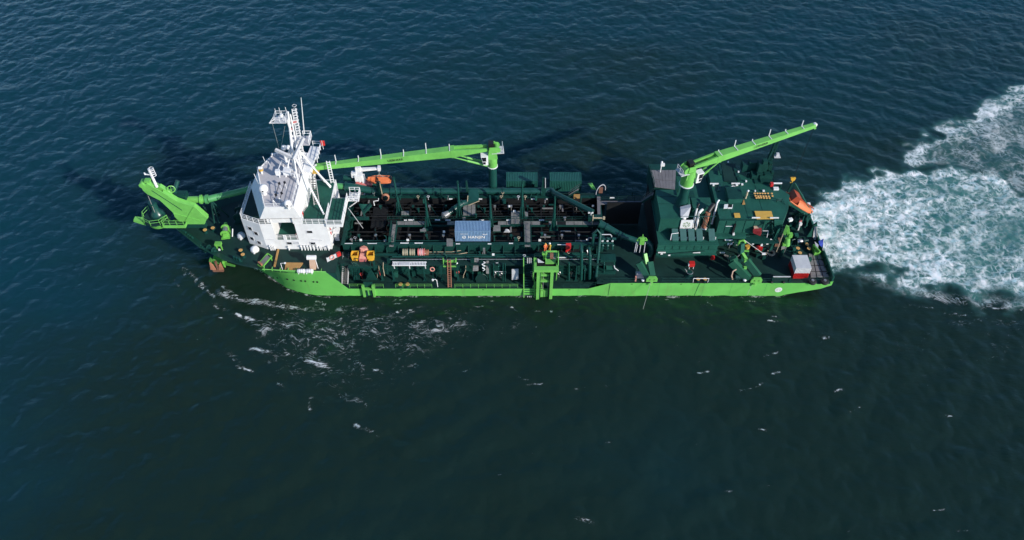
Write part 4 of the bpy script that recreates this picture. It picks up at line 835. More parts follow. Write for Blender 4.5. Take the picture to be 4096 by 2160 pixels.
    f = .42; c = lerp(k1, tip, f)+s*((wr*(1-f)+wt*f)*.5+.012)
    text(bm, label_t, c, ax if ax.x > 0 else -ax, up, .62, 'black'); return t
fb = aty(1970, 664, 8.0)
crane('deck_crane', 'bright green forward deck crane with boom stowed towards the white house', V3(fb.x, 8.0, 0), ZT, 13.4, 17.3, .76, .84, aty(*Z4(2180,195), 8.0)+V3(-.2,0,.1), aty(1264, 668, 5.4), 1.35, 1.55, .85, .8,
      [(.07,.5),(.235,1.3),(.405,.6),(.57,1.4),(.735,.6),(.90,1.4)][::-1] and [(.02,.5),(.19,1.4),(.355,.6),(.52,1.4),(.685,.6),(.85,1.4)], 1, 'LIEBHERR')
# rescue boat and davit
p = aty(1441, 722, 8.6); dv = T('rescue_davit', 'white slewing davit arm beside the orange rescue boat', 'davit', V3(p.x, 8.6, ZT))
P('column', MB().cyl(V3(p.x,8.6,ZT), p+V3(0,0,1.4), .42, n=12).cbox(p+V3(-.1,-.1,1.0), (1.3,1.2,1.3)), 'white', dv)
P('winch_box', MB().cbox(p+V3(-.9,0,1.5), (.9,.8,1.0)).cbox(p+V3(.7,-.2,.4), (.5,.7,2.2)), 'white_gear', dv)
tip = aty(*Z4(575,490), 8.8); P('arm', MB().beam(p+V3(.2,0,2.6), tip, .5, .55, w2=.4, h2=.4).cbox(tip, (.5,.7,.8)).cbox(p+V3(0,0,2.8), (.9,.7,1.0)), 'white', dv)
hk = aty(*Z4(575,575), 8.6); P('fall_wire', MB().cyl(tip, hk, .05, n=5).cyl(hk, aty(*Z4(640,615), 8.4), .05, n=5).cyl(hk, aty(*Z4(540,610), 8.4), .05, n=5), 'wire', dv)
def boat(name, label, bow_, stern_, wd, hull_mat, deck_mat, keel_d=.8):
    a, b = Vector(bow_), Vector(stern_); ax = (b-a).normalized(); s = ax.cross(V3(0,0,1)).normalized(); up = s.cross(ax); L = (b-a).length
    t = T(name, label, 'boat', (a+b)/2-up*keel_d); mb = MB(); rows = []
    for f, hw, kd in ((0,.06,.25),(.12,.55,.7),(.3,.92,.95),(.6,1.0,1),(.9,.92,.9),(1,.82,.8)):
        c = a+ax*L*f; r = wd/2*hw; rows.append([c+s*r, c+s*r*.75-up*keel_d*.6*kd, c-up*keel_d*kd, c-s*r*.75-up*keel_d*.6*kd, c-s*r])
    for r0_, r1_ in zip(rows[:-1], rows[1:]): mb.add(r0_+r1_, [(i, i+1, i+6, i+5) for i in range(4)], True)
    mb.add(rows[-1], [(0,1,2,3,4)]); P('hull', mb, hull_mat, t)
    gw = [r[0] for r in rows]+[r[4] for r in reversed(rows)]; P('gunwale', MB().tube(gw+[gw[0]], .12, 6), deck_mat, t)
    return t, a, b, ax, s, up, L, rows
t, a, b, ax, s, up, L, rows = boat('rescue_boat', 'orange rescue boat hanging under the white davit on the far side', aty(*Z4(395,650), 8.6), aty(*Z4(745,655), 8.6), 2.0, 'orange_dark', 'orange')
for f0, f1 in ((.06,.36),(.44,.98)):
    k = []
    for f in (f0, (f0+f1)/2, f1):
        c = a+ax*L*f; hw = 1.0*np.interp(f, [0,.12,.3,.6,.9,1], [.06,.55,.92,1,.92,.82]); k.append((c+s*hw, c+up*.55, c-s*hw))
    mb = MB()
    for q0, q1 in zip(k[:-1], k[1:]): mb.add([*q0, *q1], [(0,1,4,3),(1,2,5,4)])
    mb.add([*k[0]], [(2,1,0)]); mb.add([*k[2]], [(0,1,2)]); P('canopy', mb, 'orange', t)
P('engine', MB().cbox(b+up*.3, (.4,.5,.7)), 'black', t); P('seat_gap', MB().cbox(a+ax*L*.4-up*.1, (.5,1.6,.2)), 'black', t)
p = [aty(*Z4(*c), 7.6) for c in ((228,745),(465,742),(470,775),(330,772))]
TM('boat_cover', MB().extr(p, (0,.9,.3)), 'pink_red', 'faded red folded cover lying on the pipe by the rescue davit', 'cover')
# starboard pipeline
pl = T('main_pipeline', 'long dark green pipeline along the far side of the hopper', 'pipeline', V3(-6, 6.7, ZT)); ZP, YP = 8.55, 6.7
xk = [aty(u, 770, YP).x for u in (1565, 1607, 1737, 1768, 1845, 2012, 2090, 2165)]
for x0, x1 in zip(xk[:-1], xk[1:]): P('pipe_section', MB().cyl(V3(x0+.08,YP,ZP), V3(x1-.08,YP,ZP), .60, n=20), 'pipe_green', pl)
for x in xk: P('flange', MB().cyl(V3(x-.07,YP,ZP), V3(x+.07,YP,ZP), .75, n=20), 'pipe_green', pl)
for u in (1680, 1760, 1900, 2010, 2080, 2150): x = aty(u,770,YP).x; P('support', MB().box(x-.12, x+.12, YP-.5, YP+.5, ZT, ZP-.4).box(x-.15, x+.15, YP-.72, YP-.60, ZT, ZP+.1), 'dark_green', pl)
P('pipe_section', MB().tube([V3(-30.5,7.0,9.4), V3(-28.5,6.95,9.2), V3(-25.6,6.75,8.65), V3(-23.6,6.7,8.55), V3(xk[0],6.7,8.55)], [.72,.72,.62,.60,.60], 18), 'pipe_green', pl)
P('flange', MB().cyl(V3(-30.3,7.0,9.38), V3(-30.1,7.0,9.36), .95, n=20), 'pipe_green', pl); P('flange', MB().cyl(V3(-25.3,6.73,8.6), V3(-25.05,6.72,8.6), .8, n=20), 'pipe_green', pl)
P('upper_pipe', MB().tube([V3(-30.8,9.2,9.6), V3(-28.4,9.0,9.5), V3(-26.0,8.6,8.4), V3(-24.0,8.4,8.3)], .55, 14), 'pipe_green', pl)
p = aty(1519, 770, 6.4); P('gate_valve', MB().cbox(V3(p.x,6.5,8.7), (1.2,.7,2.0)).cbox(V3(p.x+.05,6.3,10.2), (.7,.5,1.8)).cyl(V3(p.x+.05,6.3,11), V3(p.x+.05,6.3,12), .12, n=8), 'dark_green', pl)
P('valve_spindle', MB().cyl(V3(p.x+.5,6.0,8.0), V3(p.x+.35,6.0,11.2), .09, n=6), 'rope', pl)
p = aty(1542, 787, 5.9); P('rusty_flange', MB().lathe(p, [(.02,.25),(.34,.22),(.36,.02),(.50,-.02),(.72,0),(.74,.3),(.5,.5)], 20, (.1,-1,.25)), 'rust_light', pl, 'rust brown open pipe end facing the camera')
P('flange_bar', MB().beam(p+V3(-.05,-.25,-.65), p+V3(.02,-.05,.7), .1, .06), 'rope', pl)
x1 = xk[-1]
P('branch_pipe', MB().tube([V3(x1+.8,YP,ZP), V3(x1+2.0,YP,ZP+.1), aty(2215,772,5.6), aty(2371,848,.4)], [.6,.6,.52,.5], 16), 'pipe_green', pl)
P('gate_valve', MB().cbox(V3(x1+.4,YP-.1,ZP+.2), (.9,1.0,2.0)).cbox(V3(x1+.4,YP-.1,ZP+2.2), (.6,.5,2.2)), 'dark_green', pl); P('valve_spindle', MB().cyl(V3(x1+.75,YP-.5,ZP-.5), V3(x1+.6,YP-.5,ZP+3.6), .07, n=6), 'pale_grey', pl)
# overflow branch with hooded gate
ov = T('overflow_branch', 'dark green hooded gate and discharge pipe slanting into the hopper', 'pipe', aty(1885, 815, 4.6))
g = aty(1893, 790, 4.6); P('hood', MB().loft([g+V3(a,-.9,b) for a,b in ((-1.0,-1.0),(1.0,-.1),(1.0,.2),(-1.0,-.2))], [g+V3(a,.7,b+.3) for a,b in ((-.9,-.6),(1.1,.4),(1.0,1.0),(-.7,1.0))]), 'pipe_green', ov)
P('hood_rim', MB().beam(g+V3(-1.1,-.95,-1.1), g+V3(1.1,-.95,.1), .16, .16).beam(g+V3(-1.1,-.95,-1.1), g+V3(-.9,-.6,1.0), .14, .14), 'rope', ov)
q = [g+V3(-1.0,-.6,-.6), aty(1850,812,3.8), aty(1815,838,2.6), aty(1795,852,1.9)]; P('pipe_section', MB().tube(q, [.5,.55,.55,.5], 16), 'pipe_green', ov)
for k in (1, 2): d = (q[k+1]-q[k-1]).normalized(); P('flange', MB().cyl(q[k]-d*.08, q[k]+d*.08, .68, n=16), 'pipe_green', ov)
P('diffuser', MB().tube([q[3], aty(1776,864,1.3), aty(1768,872,1.0)], [.5,.75,.2], 14), 'steel', ov)
P('gate_post', MB().cbox(aty(1867,745,5.0), (.3,.3,2.6)).cyl(aty(1867,728,5.0), aty(1874,775,5.0), .12, n=6), 'dark_green', ov)
# hopper cylinder posts
HG = 'hydraulic cylinder posts over the hopper'
posts = [((1575,713),(1600,852)),((1699,788),(1713,905)),((1833,729),(1838,868)),((1960,786),(1964,914)),((2087,729),(2089,872)),((2220,790),(2214,912))]
ordn = ['first','second','third','fourth','fifth','sixth']
for (tp, bt), o_ in zip(posts, ordn):
    b_ = at(*bt, 7.2); t_ = aty(*tp, b_.y+(1.2 if o_ == 'first' else 0)); t_.x = t_.x*.5+b_.x*.5 if o_ != 'first' else t_.x
    t = T('hopper_cylinder', o_+' dark green cylinder post over the hopper, counted from the white house', 'cylinder post', b_, HG)
    P('column', MB().cyl(b_, lerp(b_,t_,.5), .27, n=12).cyl(lerp(b_,t_,.5), t_, .22, .14, n=12), 'pipe_green', t)
    for k in (-.55, .5): P('ram', MB().cyl(b_+V3(k,-.3,-.3), lerp(b_,t_,.34)+V3(k*.45,-.2,0), .12, .09, n=8), 'dark_green', t)
    P('head_pin', MB().cbox(t_, (.3,.3,.5)), 'dark_green', t)
    P('foot_bracket', MB().cbox(b_+V3(0,0,-.35), (1.5,1.2,.5)).beam(b_+V3(-.7,-.5,0), b_+V3(-.3,-.2,1.8), .1, .1).beam(b_+V3(.7,-.5,0), b_+V3(.3,-.2,1.6), .1, .1), 'dark_green', t)
    x = b_.x; P('cross_girder', MB().box(x-.4, x+.4, -5.6, 5.6, 5.6, 6.6), 'hopper_dark', ship)
# walkways over the hopper
wk = T('hopper_walkway', 'grey grating catwalk running lengthwise over the hopper', 'walkway', V3(-3, -.6, 7.5))
gx = [-22+i*1.5 for i in range(25)]
for i, x in enumerate(gx):
    if i in (5, 6, 12, 18): continue
    P('grating_panel', MB().box(x+.03, x+1.47, -1.05, -.15, 7.52, 7.6), 'grating' if i % 5 else 'hopper_dark', wk)
P('beam', MB().box(-22, 15.4, -1.15, -1.06, 7.2, 7.62).box(-22, 15.4, -.14, -.05, 7.2, 7.62), 'dark_green', wk)
rail(wk, [V3(-22,-.05,7.6), V3(15.3,-.05,7.6)], 1.0, 2.4, 'dark_green', .035)
def cross(name, label, x, wd, y0, y1, n):
    t = T(name, label, 'walkway', V3(x, (y0+y1)/2, 7.6)); dy = (y1-y0)/n
    for i in range(n): P('grating_panel', MB().box(x-wd/2, x+wd/2, y0+i*dy+.02, y0+(i+1)*dy-.02, 7.84, 7.92), 'grating', t)
    P('beam', MB().box(x-wd/2-.12, x-wd/2-.003, y0, y1, 7.5, 7.95).box(x+wd/2+.003, x+wd/2+.12, y0, y1, 7.5, 7.95), 'dark_green', t)
    rail(t, [V3(x-wd/2-.1,y0,7.9), V3(x-wd/2-.1,y1,7.9)], 1.0, 1.6, 'dark_green', .04); rail(t, [V3(x+wd/2+.1,y0,7.9), V3(x+wd/2+.1,y1,7.9)], 1.0, 1.6, 'dark_green', .04); return t
cross('cross_walkway', 'grey grating bridge across the near half of the hopper, forward of the blue container', -20.7, .8, -6.6, -1.2, 5)
cross('cross_walkway', 'grey grating bridge across the hopper between the blue container and the two workers', 2.7, 1.0, -6.6, -1.2, 5)
for u0, v0, u1, v1, y in ((1852,818,1902,862,0),(2044,845,2080,895,0),(2098,848,2112,868,0),(1605,845,1636,860,0),(1972,902,2002,925,0),(1850,868,1862,884,0),(1680,918,1705,926,0),(1786,955,1812,985,0)):
    c = [at(u0,v0,7.9), at(u1,v0,7.9), at(u1,v1,7.9), at(u0,v1,7.9)]; t = T('service_platform', '', 'platform', (c[0]+c[2])/2); t['label'] = {1852:'grey grating platform below the hooded overflow gate',2044:'dark grey grating platform beside the fifth hopper post, forward side',2098:'small grating step just aft of the fifth hopper post',1605:'small grey grating step at the foot of the first hopper post',1972:'square grating platform just aft of the blue container',1850:'narrow grating step behind the blue container roof',1680:'small grating step at the foot of the second hopper post',1786:'tilted grey plate forward of the blue container'}[u0]
    n = 3 if u1-u0 > 30 else 1
    for i in range(n):
        e = [lerp(c[0],c[1],i/n+.02), lerp(c[0],c[1],(i+1)/n-.02), lerp(c[3],c[2],(i+1)/n-.02), lerp(c[3],c[2],i/n+.02)]; P('grating_panel', MB().extr(e, (0,0,.07)), 'grating', t)
    P('frame', MB().extr([lerp(c[0],c[2],-.03), lerp(c[1],c[3],-.03), lerp(c[2],c[0],-.03), lerp(c[3],c[1],-.03)], (0,0,-.2)), 'dark_green', t)
TM('canvas_heap', MB().loft([at(u,v,7.4) for u,v in ((2014,930),(2042,930),(2036,918),(2020,918))], [at(u,v,8.0) for u,v in ((2022,921),(2030,922),(2029,916),(2023,916))]), 'cover', 'small crumpled grey canvas heap aft of the blue container', 'canvas')
# forward end of the hopper: Y brace, gantry beam
t = T('hopper_brace', 'dark green forked brace over the forward end of the hopper', 'brace', at(1460, 870, 7.9))
P('arm', MB().beam(at(*Z5(470,690),8.6), at(*Z5(610,540),9.2), .35, .4), 'dark_green', t); P('arm', MB().beam(at(*Z5(470,690),8.6), at(*Z5(400,530),9.2), .3, .35), 'dark_green', t)
P('arm', MB().beam(at(*Z5(470,690),8.6), at(*Z5(500,775),8.2), .35, .4), 'dark_green', t); P('crossbeam', MB().beam(at(*Z5(215,785),8.2), at(*Z5(570,785),8.2), .4, .5).beam(at(*Z5(215,750),8.2), at(*Z5(215,830),8.2), .35, .4), 'dark_green', t)
P('gusset', MB().extr([at(*Z5(400,530),9.0), at(*Z5(610,540),9.0), at(*Z5(470,680),8.5)], (0,0,.08)), 'house_green', t)
TM('antenna_boom', MB().cyl(aty(*Z5(195,600), -5.5), at(*Z5(462,965), 7.0), .06, n=6), 'pale_grey', 'thin grey pole slanting from the balcony down to the hopper', 'pole')
TM('bent_handrail', MB().tube([at(*Z5(668,555),8.4), at(*Z5(655,475),9.0), at(*Z5(740,462),9.0), at(*Z5(742,425),9.6)], .08, 6), 'white', 'white bent pipe rail near the rusty flange', 'pipe')
TM('hopper_bulkhead', MB().box(at(1495,830,7).x, at(1552,830,7).x, -1.0, 4.2, 5.0, 7.0), 'hopper_dark', 'dark box bulkhead inside the forward hopper', 'bulkhead')
# far side containers
def corr_box(t, x0, x1, y0, y1, z0, z1, mat, pitch=.28, faces='ft', amp=.06):
    # corrugated shell: front (-Y), back, roof with ridges across, plain ends with ridges too
    mb = MB(); n = int((x1-x0)/pitch); xs_ = []
    for i in range(n):
        a = x0+(x1-x0)*i/n; d = (x1-x0)/n; xs_ += [(a,0),(a+d*.3,0),(a+d*.5,1),(a+d*.8,1)]
    xs_.append((x1,0))
    pf = [(x, y0+k*amp, z) for z in (z0+.18, z1-.12) for x, k in xs_]; m = len(xs_); mb.add(pf, [(i, i+1, m+i+1, m+i) for i in range(m-1)])
    pb = [(x, y1-k*amp, z) for z in (z0+.18, z1-.12) for x, k in xs_]; mb.add(pb, [(i+1, i, m+i, m+i+1) for i in range(m-1)])
    pr_ = [(x, y, z1-.02-k*amp*.8) for y in (y0+.1, y1-.1) for x, k in xs_]; mb.add(pr_, [(i, i+1, m+i+1, m+i) for i in range(m-1)])
    for x, s_ in ((x0+.03,1),(x1-.03,-1)): mb.add([(x,y0,z0),(x,y1,z0),(x,y1,z1-.05),(x,y0,z1-.05)], [(0,1,2,3) if s_ < 0 else (3,2,1,0)])
    P('corrugated_shell', mb, mat, t)
    P('floor_frame', MB().box(x0, x1, y0, y1, z0, z0+.17), mat, t)
    for x in (x0, x1-.13):
        for y in (y0-.01, y1-.12): P('corner_post', MB().box(x, x+.13, y, y+.13, z0, z1), mat, t)
    P('top_rail', MB().box(x0+.13, x1-.13, y0-.01, y0+.09, z1-.13, z1).box(x0+.13, x1-.13, y1-.09, y1+.01, z1-.13, z1), mat, t)
    P('end_rail', MB().box(x0, x0+.1, y0+.12, y1-.12, z1-.1, z1+.01).box(x1-.1, x1, y0+.12, y1-.12, z1-.1, z1+.01), mat, t)
for (u0, u1), lb in (((2025,2151),'dark green corrugated container on the far side next to the forward crane pedestal'),((2200,2327),'dark green corrugated container on the far side further aft')):
    x0, x1 = aty(u0,728,8.6).x, aty(u1,728,8.6).x; t = T('green_container', lb, 'container', V3((x0+x1)/2,9.8,6.7), 'green containers on the far side')
    corr_box(t, x0, x1, 8.6, 11.0, 6.7, 9.3, 'container_green', .3); P('stand', MB().box(x0+.3, x0+.6, 8.7, 10.9, ZM, 6.69).box(x1-.6, x1-.3, 8.7, 10.9, ZM, 6.69), 'dark_green', t)
x0, x1 = -9.77, -3.75; hj = T('blue_container', 'blue corrugated shipping container with white lettering on the hopper edge', 'container', V3(-6.8,-4.2,7.96))
corr_box(hj, x0, x1, -5.4, -2.96, 7.96, 10.5, 'blue', .25)
text(hj, 'HANJIN', V3(-6.1,-5.43,9.0), (1,0,0), (0,0,1), .82, 'white'); 
P('round_logo', MB().lathe(V3(-8.25,-5.42,9.0), [(.24,0),(.24,.02),(.33,.02),(.33,0)], 20, (0,-1,0)).beam(V3(-8.45,-5.43,8.95), V3(-8.05,-5.43,9.05), .02, .1), 'white', hj, 'white ring logo')
for i in range(8): P('stencil_mark', MB().box(-8.85+i*.17, -8.75+i*.17, -5.43, -5.41, 9.72, 9.82), 'white', hj)
for i in range(4): P('stencil_mark', MB().box(-5.0+i*.2, -4.86+i*.2, -5.43, -5.41, 9.55+.06*(i % 2), 9.8-.05*(i % 3)), 'white', hj)
# yellow skips and the covered gear between them
def skip(label, x0, x1, yf, zb):
    t = T('yellow_skip', label, 'skip', V3((x0+x1)/2, yf+.6, zb)); yb = yf+1.2; h = 1.5; w_ = .07
    o = [V3(x0,yf,zb+h), V3(x1,yf,zb+h), V3(x1,yb,zb+h), V3(x0,yb,zb+h)]; l = [V3(x0+.1,yf+.2,zb), V3(x1-.1,yf+.2,zb), V3(x1-.1,yb-.1,zb), V3(x0+.1,yb-.1,zb)]
    mb = MB()
    for i in range(4):
        j = (i+1) % 4; c = sum(o, V3(0,0,0))/4; ii = lambda p: V3(c.x+(p.x-c.x)*.88, c.y+(p.y-c.y)*.88, p.z); il = lambda p: V3(c.x+(p.x-c.x)*.85, c.y+(p.y-c.y)*.85, p.z+.1)
        mb.add([o[i], o[j], l[j], l[i]], [(0,3,2,1)]); mb.add([ii(o[i]), ii(o[j]), il(l[j]), il(l[i])], [(0,1,2,3)]); mb.add([o[i], o[j], ii(o[j]), ii(o[i])], [(0,1,2,3)])
    mb.add([V3(p.x,p.y,zb+.12) for p in l], [(0,1,2,3)]); P('tub', mb, 'yellow', t)
    for z in (.35, .75, 1.1): P('rib', MB().box(x0+.05, x1-.05, yf+.13-.13*z/1.5-.05, yf+.2-.13*z/1.5, zb+z, zb+z+.08), 'yellow', t)
    for x in (x0, x1-.08): P('lifting_eye', MB().box(x, x+.08, yf+.4, yf+.7, zb+h, zb+h+.15), 'yellow', t)
ys = -8.3
skip('yellow open skip on the trunk deck edge, the one nearer the white house', at(1411,1028,ZT).x, at(1439,1028,ZT).x, ys, ZT); skip('yellow open skip on the trunk deck edge, the one farther from the white house', at(1473,1028,ZT).x, at(1501,1028,ZT).x, ys, ZT)
xa, xb = at(1441,1028,ZT).x, at(1470,1028,ZT).x; t = T('covered_gear', 'salmon pink tarpaulin and tub between the two yellow skips', 'covered gear', V3((xa+xb)/2, ys+.8, ZT))
P('tub', MB().loft([V3(xa,ys,ZT),V3(xb,ys,ZT),V3(xb,ys+1.1,ZT),V3(xa,ys+1.1,ZT)], [V3(xa,ys-.1,ZT+.75),V3(xb,ys-.1,ZT+.75),V3(xb,ys+1.2,ZT+.75),V3(xa,ys+1.2,ZT+.75)]), 'pink_red', t)
P('tub_lid', MB().loft([V3(xa+.05,ys,ZT+.76),V3(xb-.05,ys,ZT+.76),V3(xb-.05,ys+1.1,ZT+.76),V3(xa+.05,ys+1.1,ZT+.76)], [V3(xa+.2,ys+.6,ZT+1.2),V3(xb-.2,ys+.6,ZT+1.2),V3(xb-.2,ys+1.0,ZT+1.2),V3(xa+.2,ys+1.0,ZT+1.2)]), 'salmon', t)
rg = random.Random(4); mb = MB(); lo_, up_ = [], []
for i in range(12):
    g = 2*math.pi*i/12; r = rg.uniform(.92,1.1); lo_.append(V3((xa+xb)/2+1.0*r*math.cos(g), ys+1.9+.75*r*math.sin(g), ZT)); up_.append(V3((xa+xb)/2+.7*r*math.cos(g), ys+1.95+.5*r*math.sin(g), ZT+1.5+rg.uniform(-.12,.12)))
P('tarpaulin', MB().loft(lo_, up_), 'salmon', t)
# stair, board, rings, red lockers at the forecastle break
stairs('port_stair', ship, at(1386,1024,ZT), V3(at(1386,1101,ZM).x, -9.9, ZM), 1.0, (1,0,0), 'pale_grey', 'grating')
a_, b_ = at(1310,1048,ZF), at(1362,1022,ZF); t = T('lifebuoy_board', 'slanting safety board with a life ring and red box at the forecastle break', 'safety board', lerp(a_,b_,.5))
P('board', MB().beam(a_+V3(0,0,.5), b_+V3(0,0,.5), .12, .9), 'pale_grey', t); P('post', MB().cyl(a_, a_+V3(0,0,1.1), .06, n=6).cyl(b_, b_+V3(0,0,1.1), .06, n=6), 'pale_grey', t)
nb = Vector(((b_-a_).y, -(b_-a_).x, 0)).normalized()
def ring(parent, c, n, r=.38, w_=.10):
    g = P('life_ring', MB().lathe(c, [(r-w_,0),(r-w_*.3,-w_*.7),(r+w_*.6,-w_*.3),(r+w_*.6,w_*.3),(r-w_*.3,w_*.7),(r-w_,0)], 18, n), 'salmon', parent); return g
ring(t, lerp(a_,b_,.36)+V3(0,0,.75)+nb*.2, nb+V3(0,0,.6)); P('red_box', MB().cbox(lerp(a_,b_,.87)+V3(0,0,.7)+nb*.15, (.7,.4,.8), math.atan2((b_-a_).y,(b_-a_).x)), 'red', t)
p = V3(at(1340,1085,ZM).x, -9.6, ZM+.9); TM('red_locker', MB().cbox(p, (.7,.5,.9)).cyl(p+V3(0,-.3,0), p+V3(0,-.2,.1), .22, n=10), 'red', 'red hose locker below the forecastle break beside the stair', 'locker')
p = aty(1729,1077,-9.15); t = T('life_buoy', 'red and white life buoy on the low deck wall', 'life buoy', p); ring(t, p, (0,-1,.4), .36, .11); P('holder', MB().cbox(p+V3(0,.12,0), (.3,.06,.6)).box(p.x-.05, p.x+.05, p.y+.15, p.y+.25, ZM, ZT-.21), 'dark_green', t)
# gangway lying on the trunk deck edge
gw = T('aluminium_gangway', 'white lattice gangway stowed along the trunk deck edge', 'gangway', at(1636,1050,ZT)); a_, b_ = V3(at(1570,1050,ZT+.3).x,-9.0,ZT+.35), V3(at(1706,1050,ZT+.3).x,-9.0,ZT+.35)
for y in (-9.45,-8.7):
    P('stringer', MB().beam(V3(a_.x,y,a_.z), V3(b_.x,y,b_.z), .08, .2), 'white', gw)
n = 22; f0 = None
for i in range(n):
    x = a_.x+.15+(b_.x-a_.x-.3)*i/(n-1)
    if f0 is None: f0 = P('slat', MB().box(x-.08, x+.08, -9.41, -8.74, a_.z, a_.z+.06), 'white_gear', gw); x0_ = x
    else: dup_part(f0, gw, (x-x0_, 0, 0))
P('solid_plate', MB().box(a_.x+1.2, a_.x+3.0, -9.41, -8.74, a_.z+.065, a_.z+.09), 'pale_grey', gw)
for x in (a_.x+.3, lerp(a_,b_,.5).x, b_.x-.2): P('bracket', MB().beam(V3(x,-9.4,a_.z-.1), V3(x,-9.2,a_.z-1.1), .1, .12), 'white_gear', gw)
# hose drums and lines on the trunk deck
for u0, u1, mt, lb in ((1611,1636,'rope','olive net covered hose drum, first of the drum row on the trunk deck'),(1639,1664,'rope','plain olive drum in the middle of the drum row on the trunk deck'),(1673,1699,'pink_red','red and white drum in the drum row on the trunk deck'),(1700,1714,'rust_light','small rusty drum at the aft end of the drum row')):
    p = at((u0+u1)/2, 1026, ZT); w_ = (u1-u0)/23.5/2; r = .62 if u0 < 1700 else .5; t = T('hose_drum', lb, 'drum', p)
    P('barrel', MB().cyl(p+V3(-w_,.4,r+.1), p+V3(w_,.4,r+.1), r, n=16), mt, t)
    for x in (-w_*.95, -w_*.3, w_*.3, w_*.95): P('hoop', MB().cyl(p+V3(x-.04,.4,r+.1), p+V3(x+.04,.4,r+.1), r*1.07, n=16), 'white_gear' if mt == 'pink_red' and abs(x) < w_*.5 else 'dark_green' if mt == 'rope' else mt, t)
    P('cradle', MB().box(p.x-w_, p.x+w_, p.y-.1, p.y+.9, ZT, ZT+.15), 'dark_green', t)
for k, (v, u1) in enumerate(((1008,1806),(1017,1832))):
    TM('deck_pipe', MB().tube([at(1716,v,ZT+.3), at(u1-60,v,ZT+.3), at(u1,v,ZT+.3), at(u1+40,v-7,ZT+.3)], .07, 6), 'rope', ('upper','lower')[k]+' thin olive pipe running aft from the drum row', 'pipe')
TM('deck_pipe', MB().cyl(at(1390,1016,ZT+.25), at(2120,1004,ZT+.25), .09, n=6), 'dark_green', 'dark green service pipe along the coaming foot', 'pipe')
# rail side frames and lamp post
fr = T('hull_fender', 'bright green fender frame with two posts on the hull side near the bow break', 'fender frame', aty(1477,1165,-11)); xa, xb = aty(1457,1165,-11).x, aty(1497,1165,-11).x
for x in (xa, xb): P('post', MB().box(x-.2, x+.2, -11.45, -11.01, .15, 3.0), 'light_green', fr)
for x in (xa+.45, xb-.45): P('slot', MB().box(x-.14, x+.14, -11.25, -11.01, -.1, 1.75), 'dark_green', fr)
P('crossbar', MB().box(xa+.2, xb-.2, -11.4, -11.02, 1.95, 2.25), 'light_green', fr); P('back_plate', MB().box(xa+.1, xb-.1, -10.9, -10.82, 1.95, 3.5), 'dark_green', fr)
p = aty(1751,1147,-10.8); TM('rail_lamp', MB().tube([p, p+V3(-.05,0,1.7), p+V3(-.25,0,1.95), p+V3(-.8,0,1.9)], .06, 6).cyl(p+V3(-.75,0,1.95), p+V3(-.75,0,1.65), .16, n=8), 'white', 'white hooked lamp post at the port rail below the life buoy', 'lamp post')
# trolley with rusty ladder, plates on the low deck, triangular bracket
p = aty(1800,1062,-8.9); t = T('ladder_trolley', 'small bright green cradle holding a rusty ladder at the low deck', 'cradle', p)
P('cradle', MB().box(p.x-1.15, p.x+1.15, -9.1, -8.4, p.z-.2, p.z).beam(V3(p.x-1.1,-9,p.z-.2), V3(p.x-1.1,-8.6,p.z+1.6), .12, .12).beam(V3(p.x+1.1,-9,p.z-.2), V3(p.x+1.1,-8.6,p.z+1.6), .12, .12).box(p.x-1.1, p.x+1.1, -8.5, -8.4, p.z+.3, p.z+.9), 'light_green', t)
ladder('rusty_ladder', t, V3(p.x-.15,-10.75,ZM+.1), V3(p.x-.1,-8.7,p.z+1.3), .55, (1,0,0), 'rust_light', .07, .4, 'rust')
P('lamp', MB().ball(V3(p.x+1.25,-9.0,p.z+.7), .16, 8), 'white', t)
def plate(name, pts, y, th, mat, label, cat): return TM(name, MB().extr([aty(*Z8_(*c), y) for c in pts], (0,th,0)), mat, label, cat)
TM('sloping_plate', MB().extr([at(*Z8_(660,520),6.2), at(*Z8_(745,520),6.2), aty(*Z8_(740,740),-9.6), aty(*Z8_(640,745),-9.6)], (0,.05,.12)), 'grating', 'tall grey sloping plate at the trunk edge, the wider one', 'plate')
TM('sloping_plate', MB().extr([at(*Z8_(885,570),6.2), at(*Z8_(930,570),6.2), aty(*Z8_(930,790),-9.5), aty(*Z8_(880,790),-9.5)], (0,.05,.12)), 'grating', 'tall grey sloping plate at the trunk edge, the narrow one', 'plate')
rg = random.Random(9); c = aty(*Z8_(835,640), -9.2); TM('white_hose', MB().tube([c+V3(.35*math.sin(i*1.1)*(1-.03*i), -.02*i, .9-.13*i) for i in range(16)], .07, 6), 'white', 'tangled white hose hanging between the two grey plates', 'hose')
p = aty(*Z8_(845,380), -6.8); TM('chain_hoist', MB().cbox(p, (.35,.3,1.3)).cbox(p+V3(-.2,0,-.5), (.3,.3,.5)), 'steel', 'small bright metal chain hoist above the grey plates', 'hoist')
t = T('hatch_wheel', 'dark green arched frame on the low deck under the grey plates', 'frame', aty(*Z8_(800,990), -9.9)); c = aty(*Z8_(800,900), -9.8)
P('arch', MB().tube([c+V3(1.05*math.cos(R(g)), 0, 1.5*math.sin(R(g))) for g in range(0, 181, 15)], .08, 6), 'dark_green', t); P('sheet', MB().extr([c+V3(1.0*math.cos(R(g)), .1, 1.45*math.sin(R(g))) for g in range(0, 181, 15)]+[c+V3(-1.0,.1,-1.3), c+V3(1.0,.1,-1.3)], (0,.06,0)), 'deck_green', t)
t = T('pale_panel', 'pale blue grey upright panel on the low deck forward of the green gantry', 'panel', aty(*Z8_(1405,905), -9.4)); P('sheet', MB().extr([aty(*Z8_(*c), -9.4) for c in ((1345,715),(1465,712),(1470,890),(1345,905))], (0,.12,0)), 'pale_grey', t, 'pale blue grey sheet'); P('prop', MB().beam(aty(*Z8_(1360,900),-9.2), aty(*Z8_(1360,730),-8.9), .08, .08), 'dark_green', t)
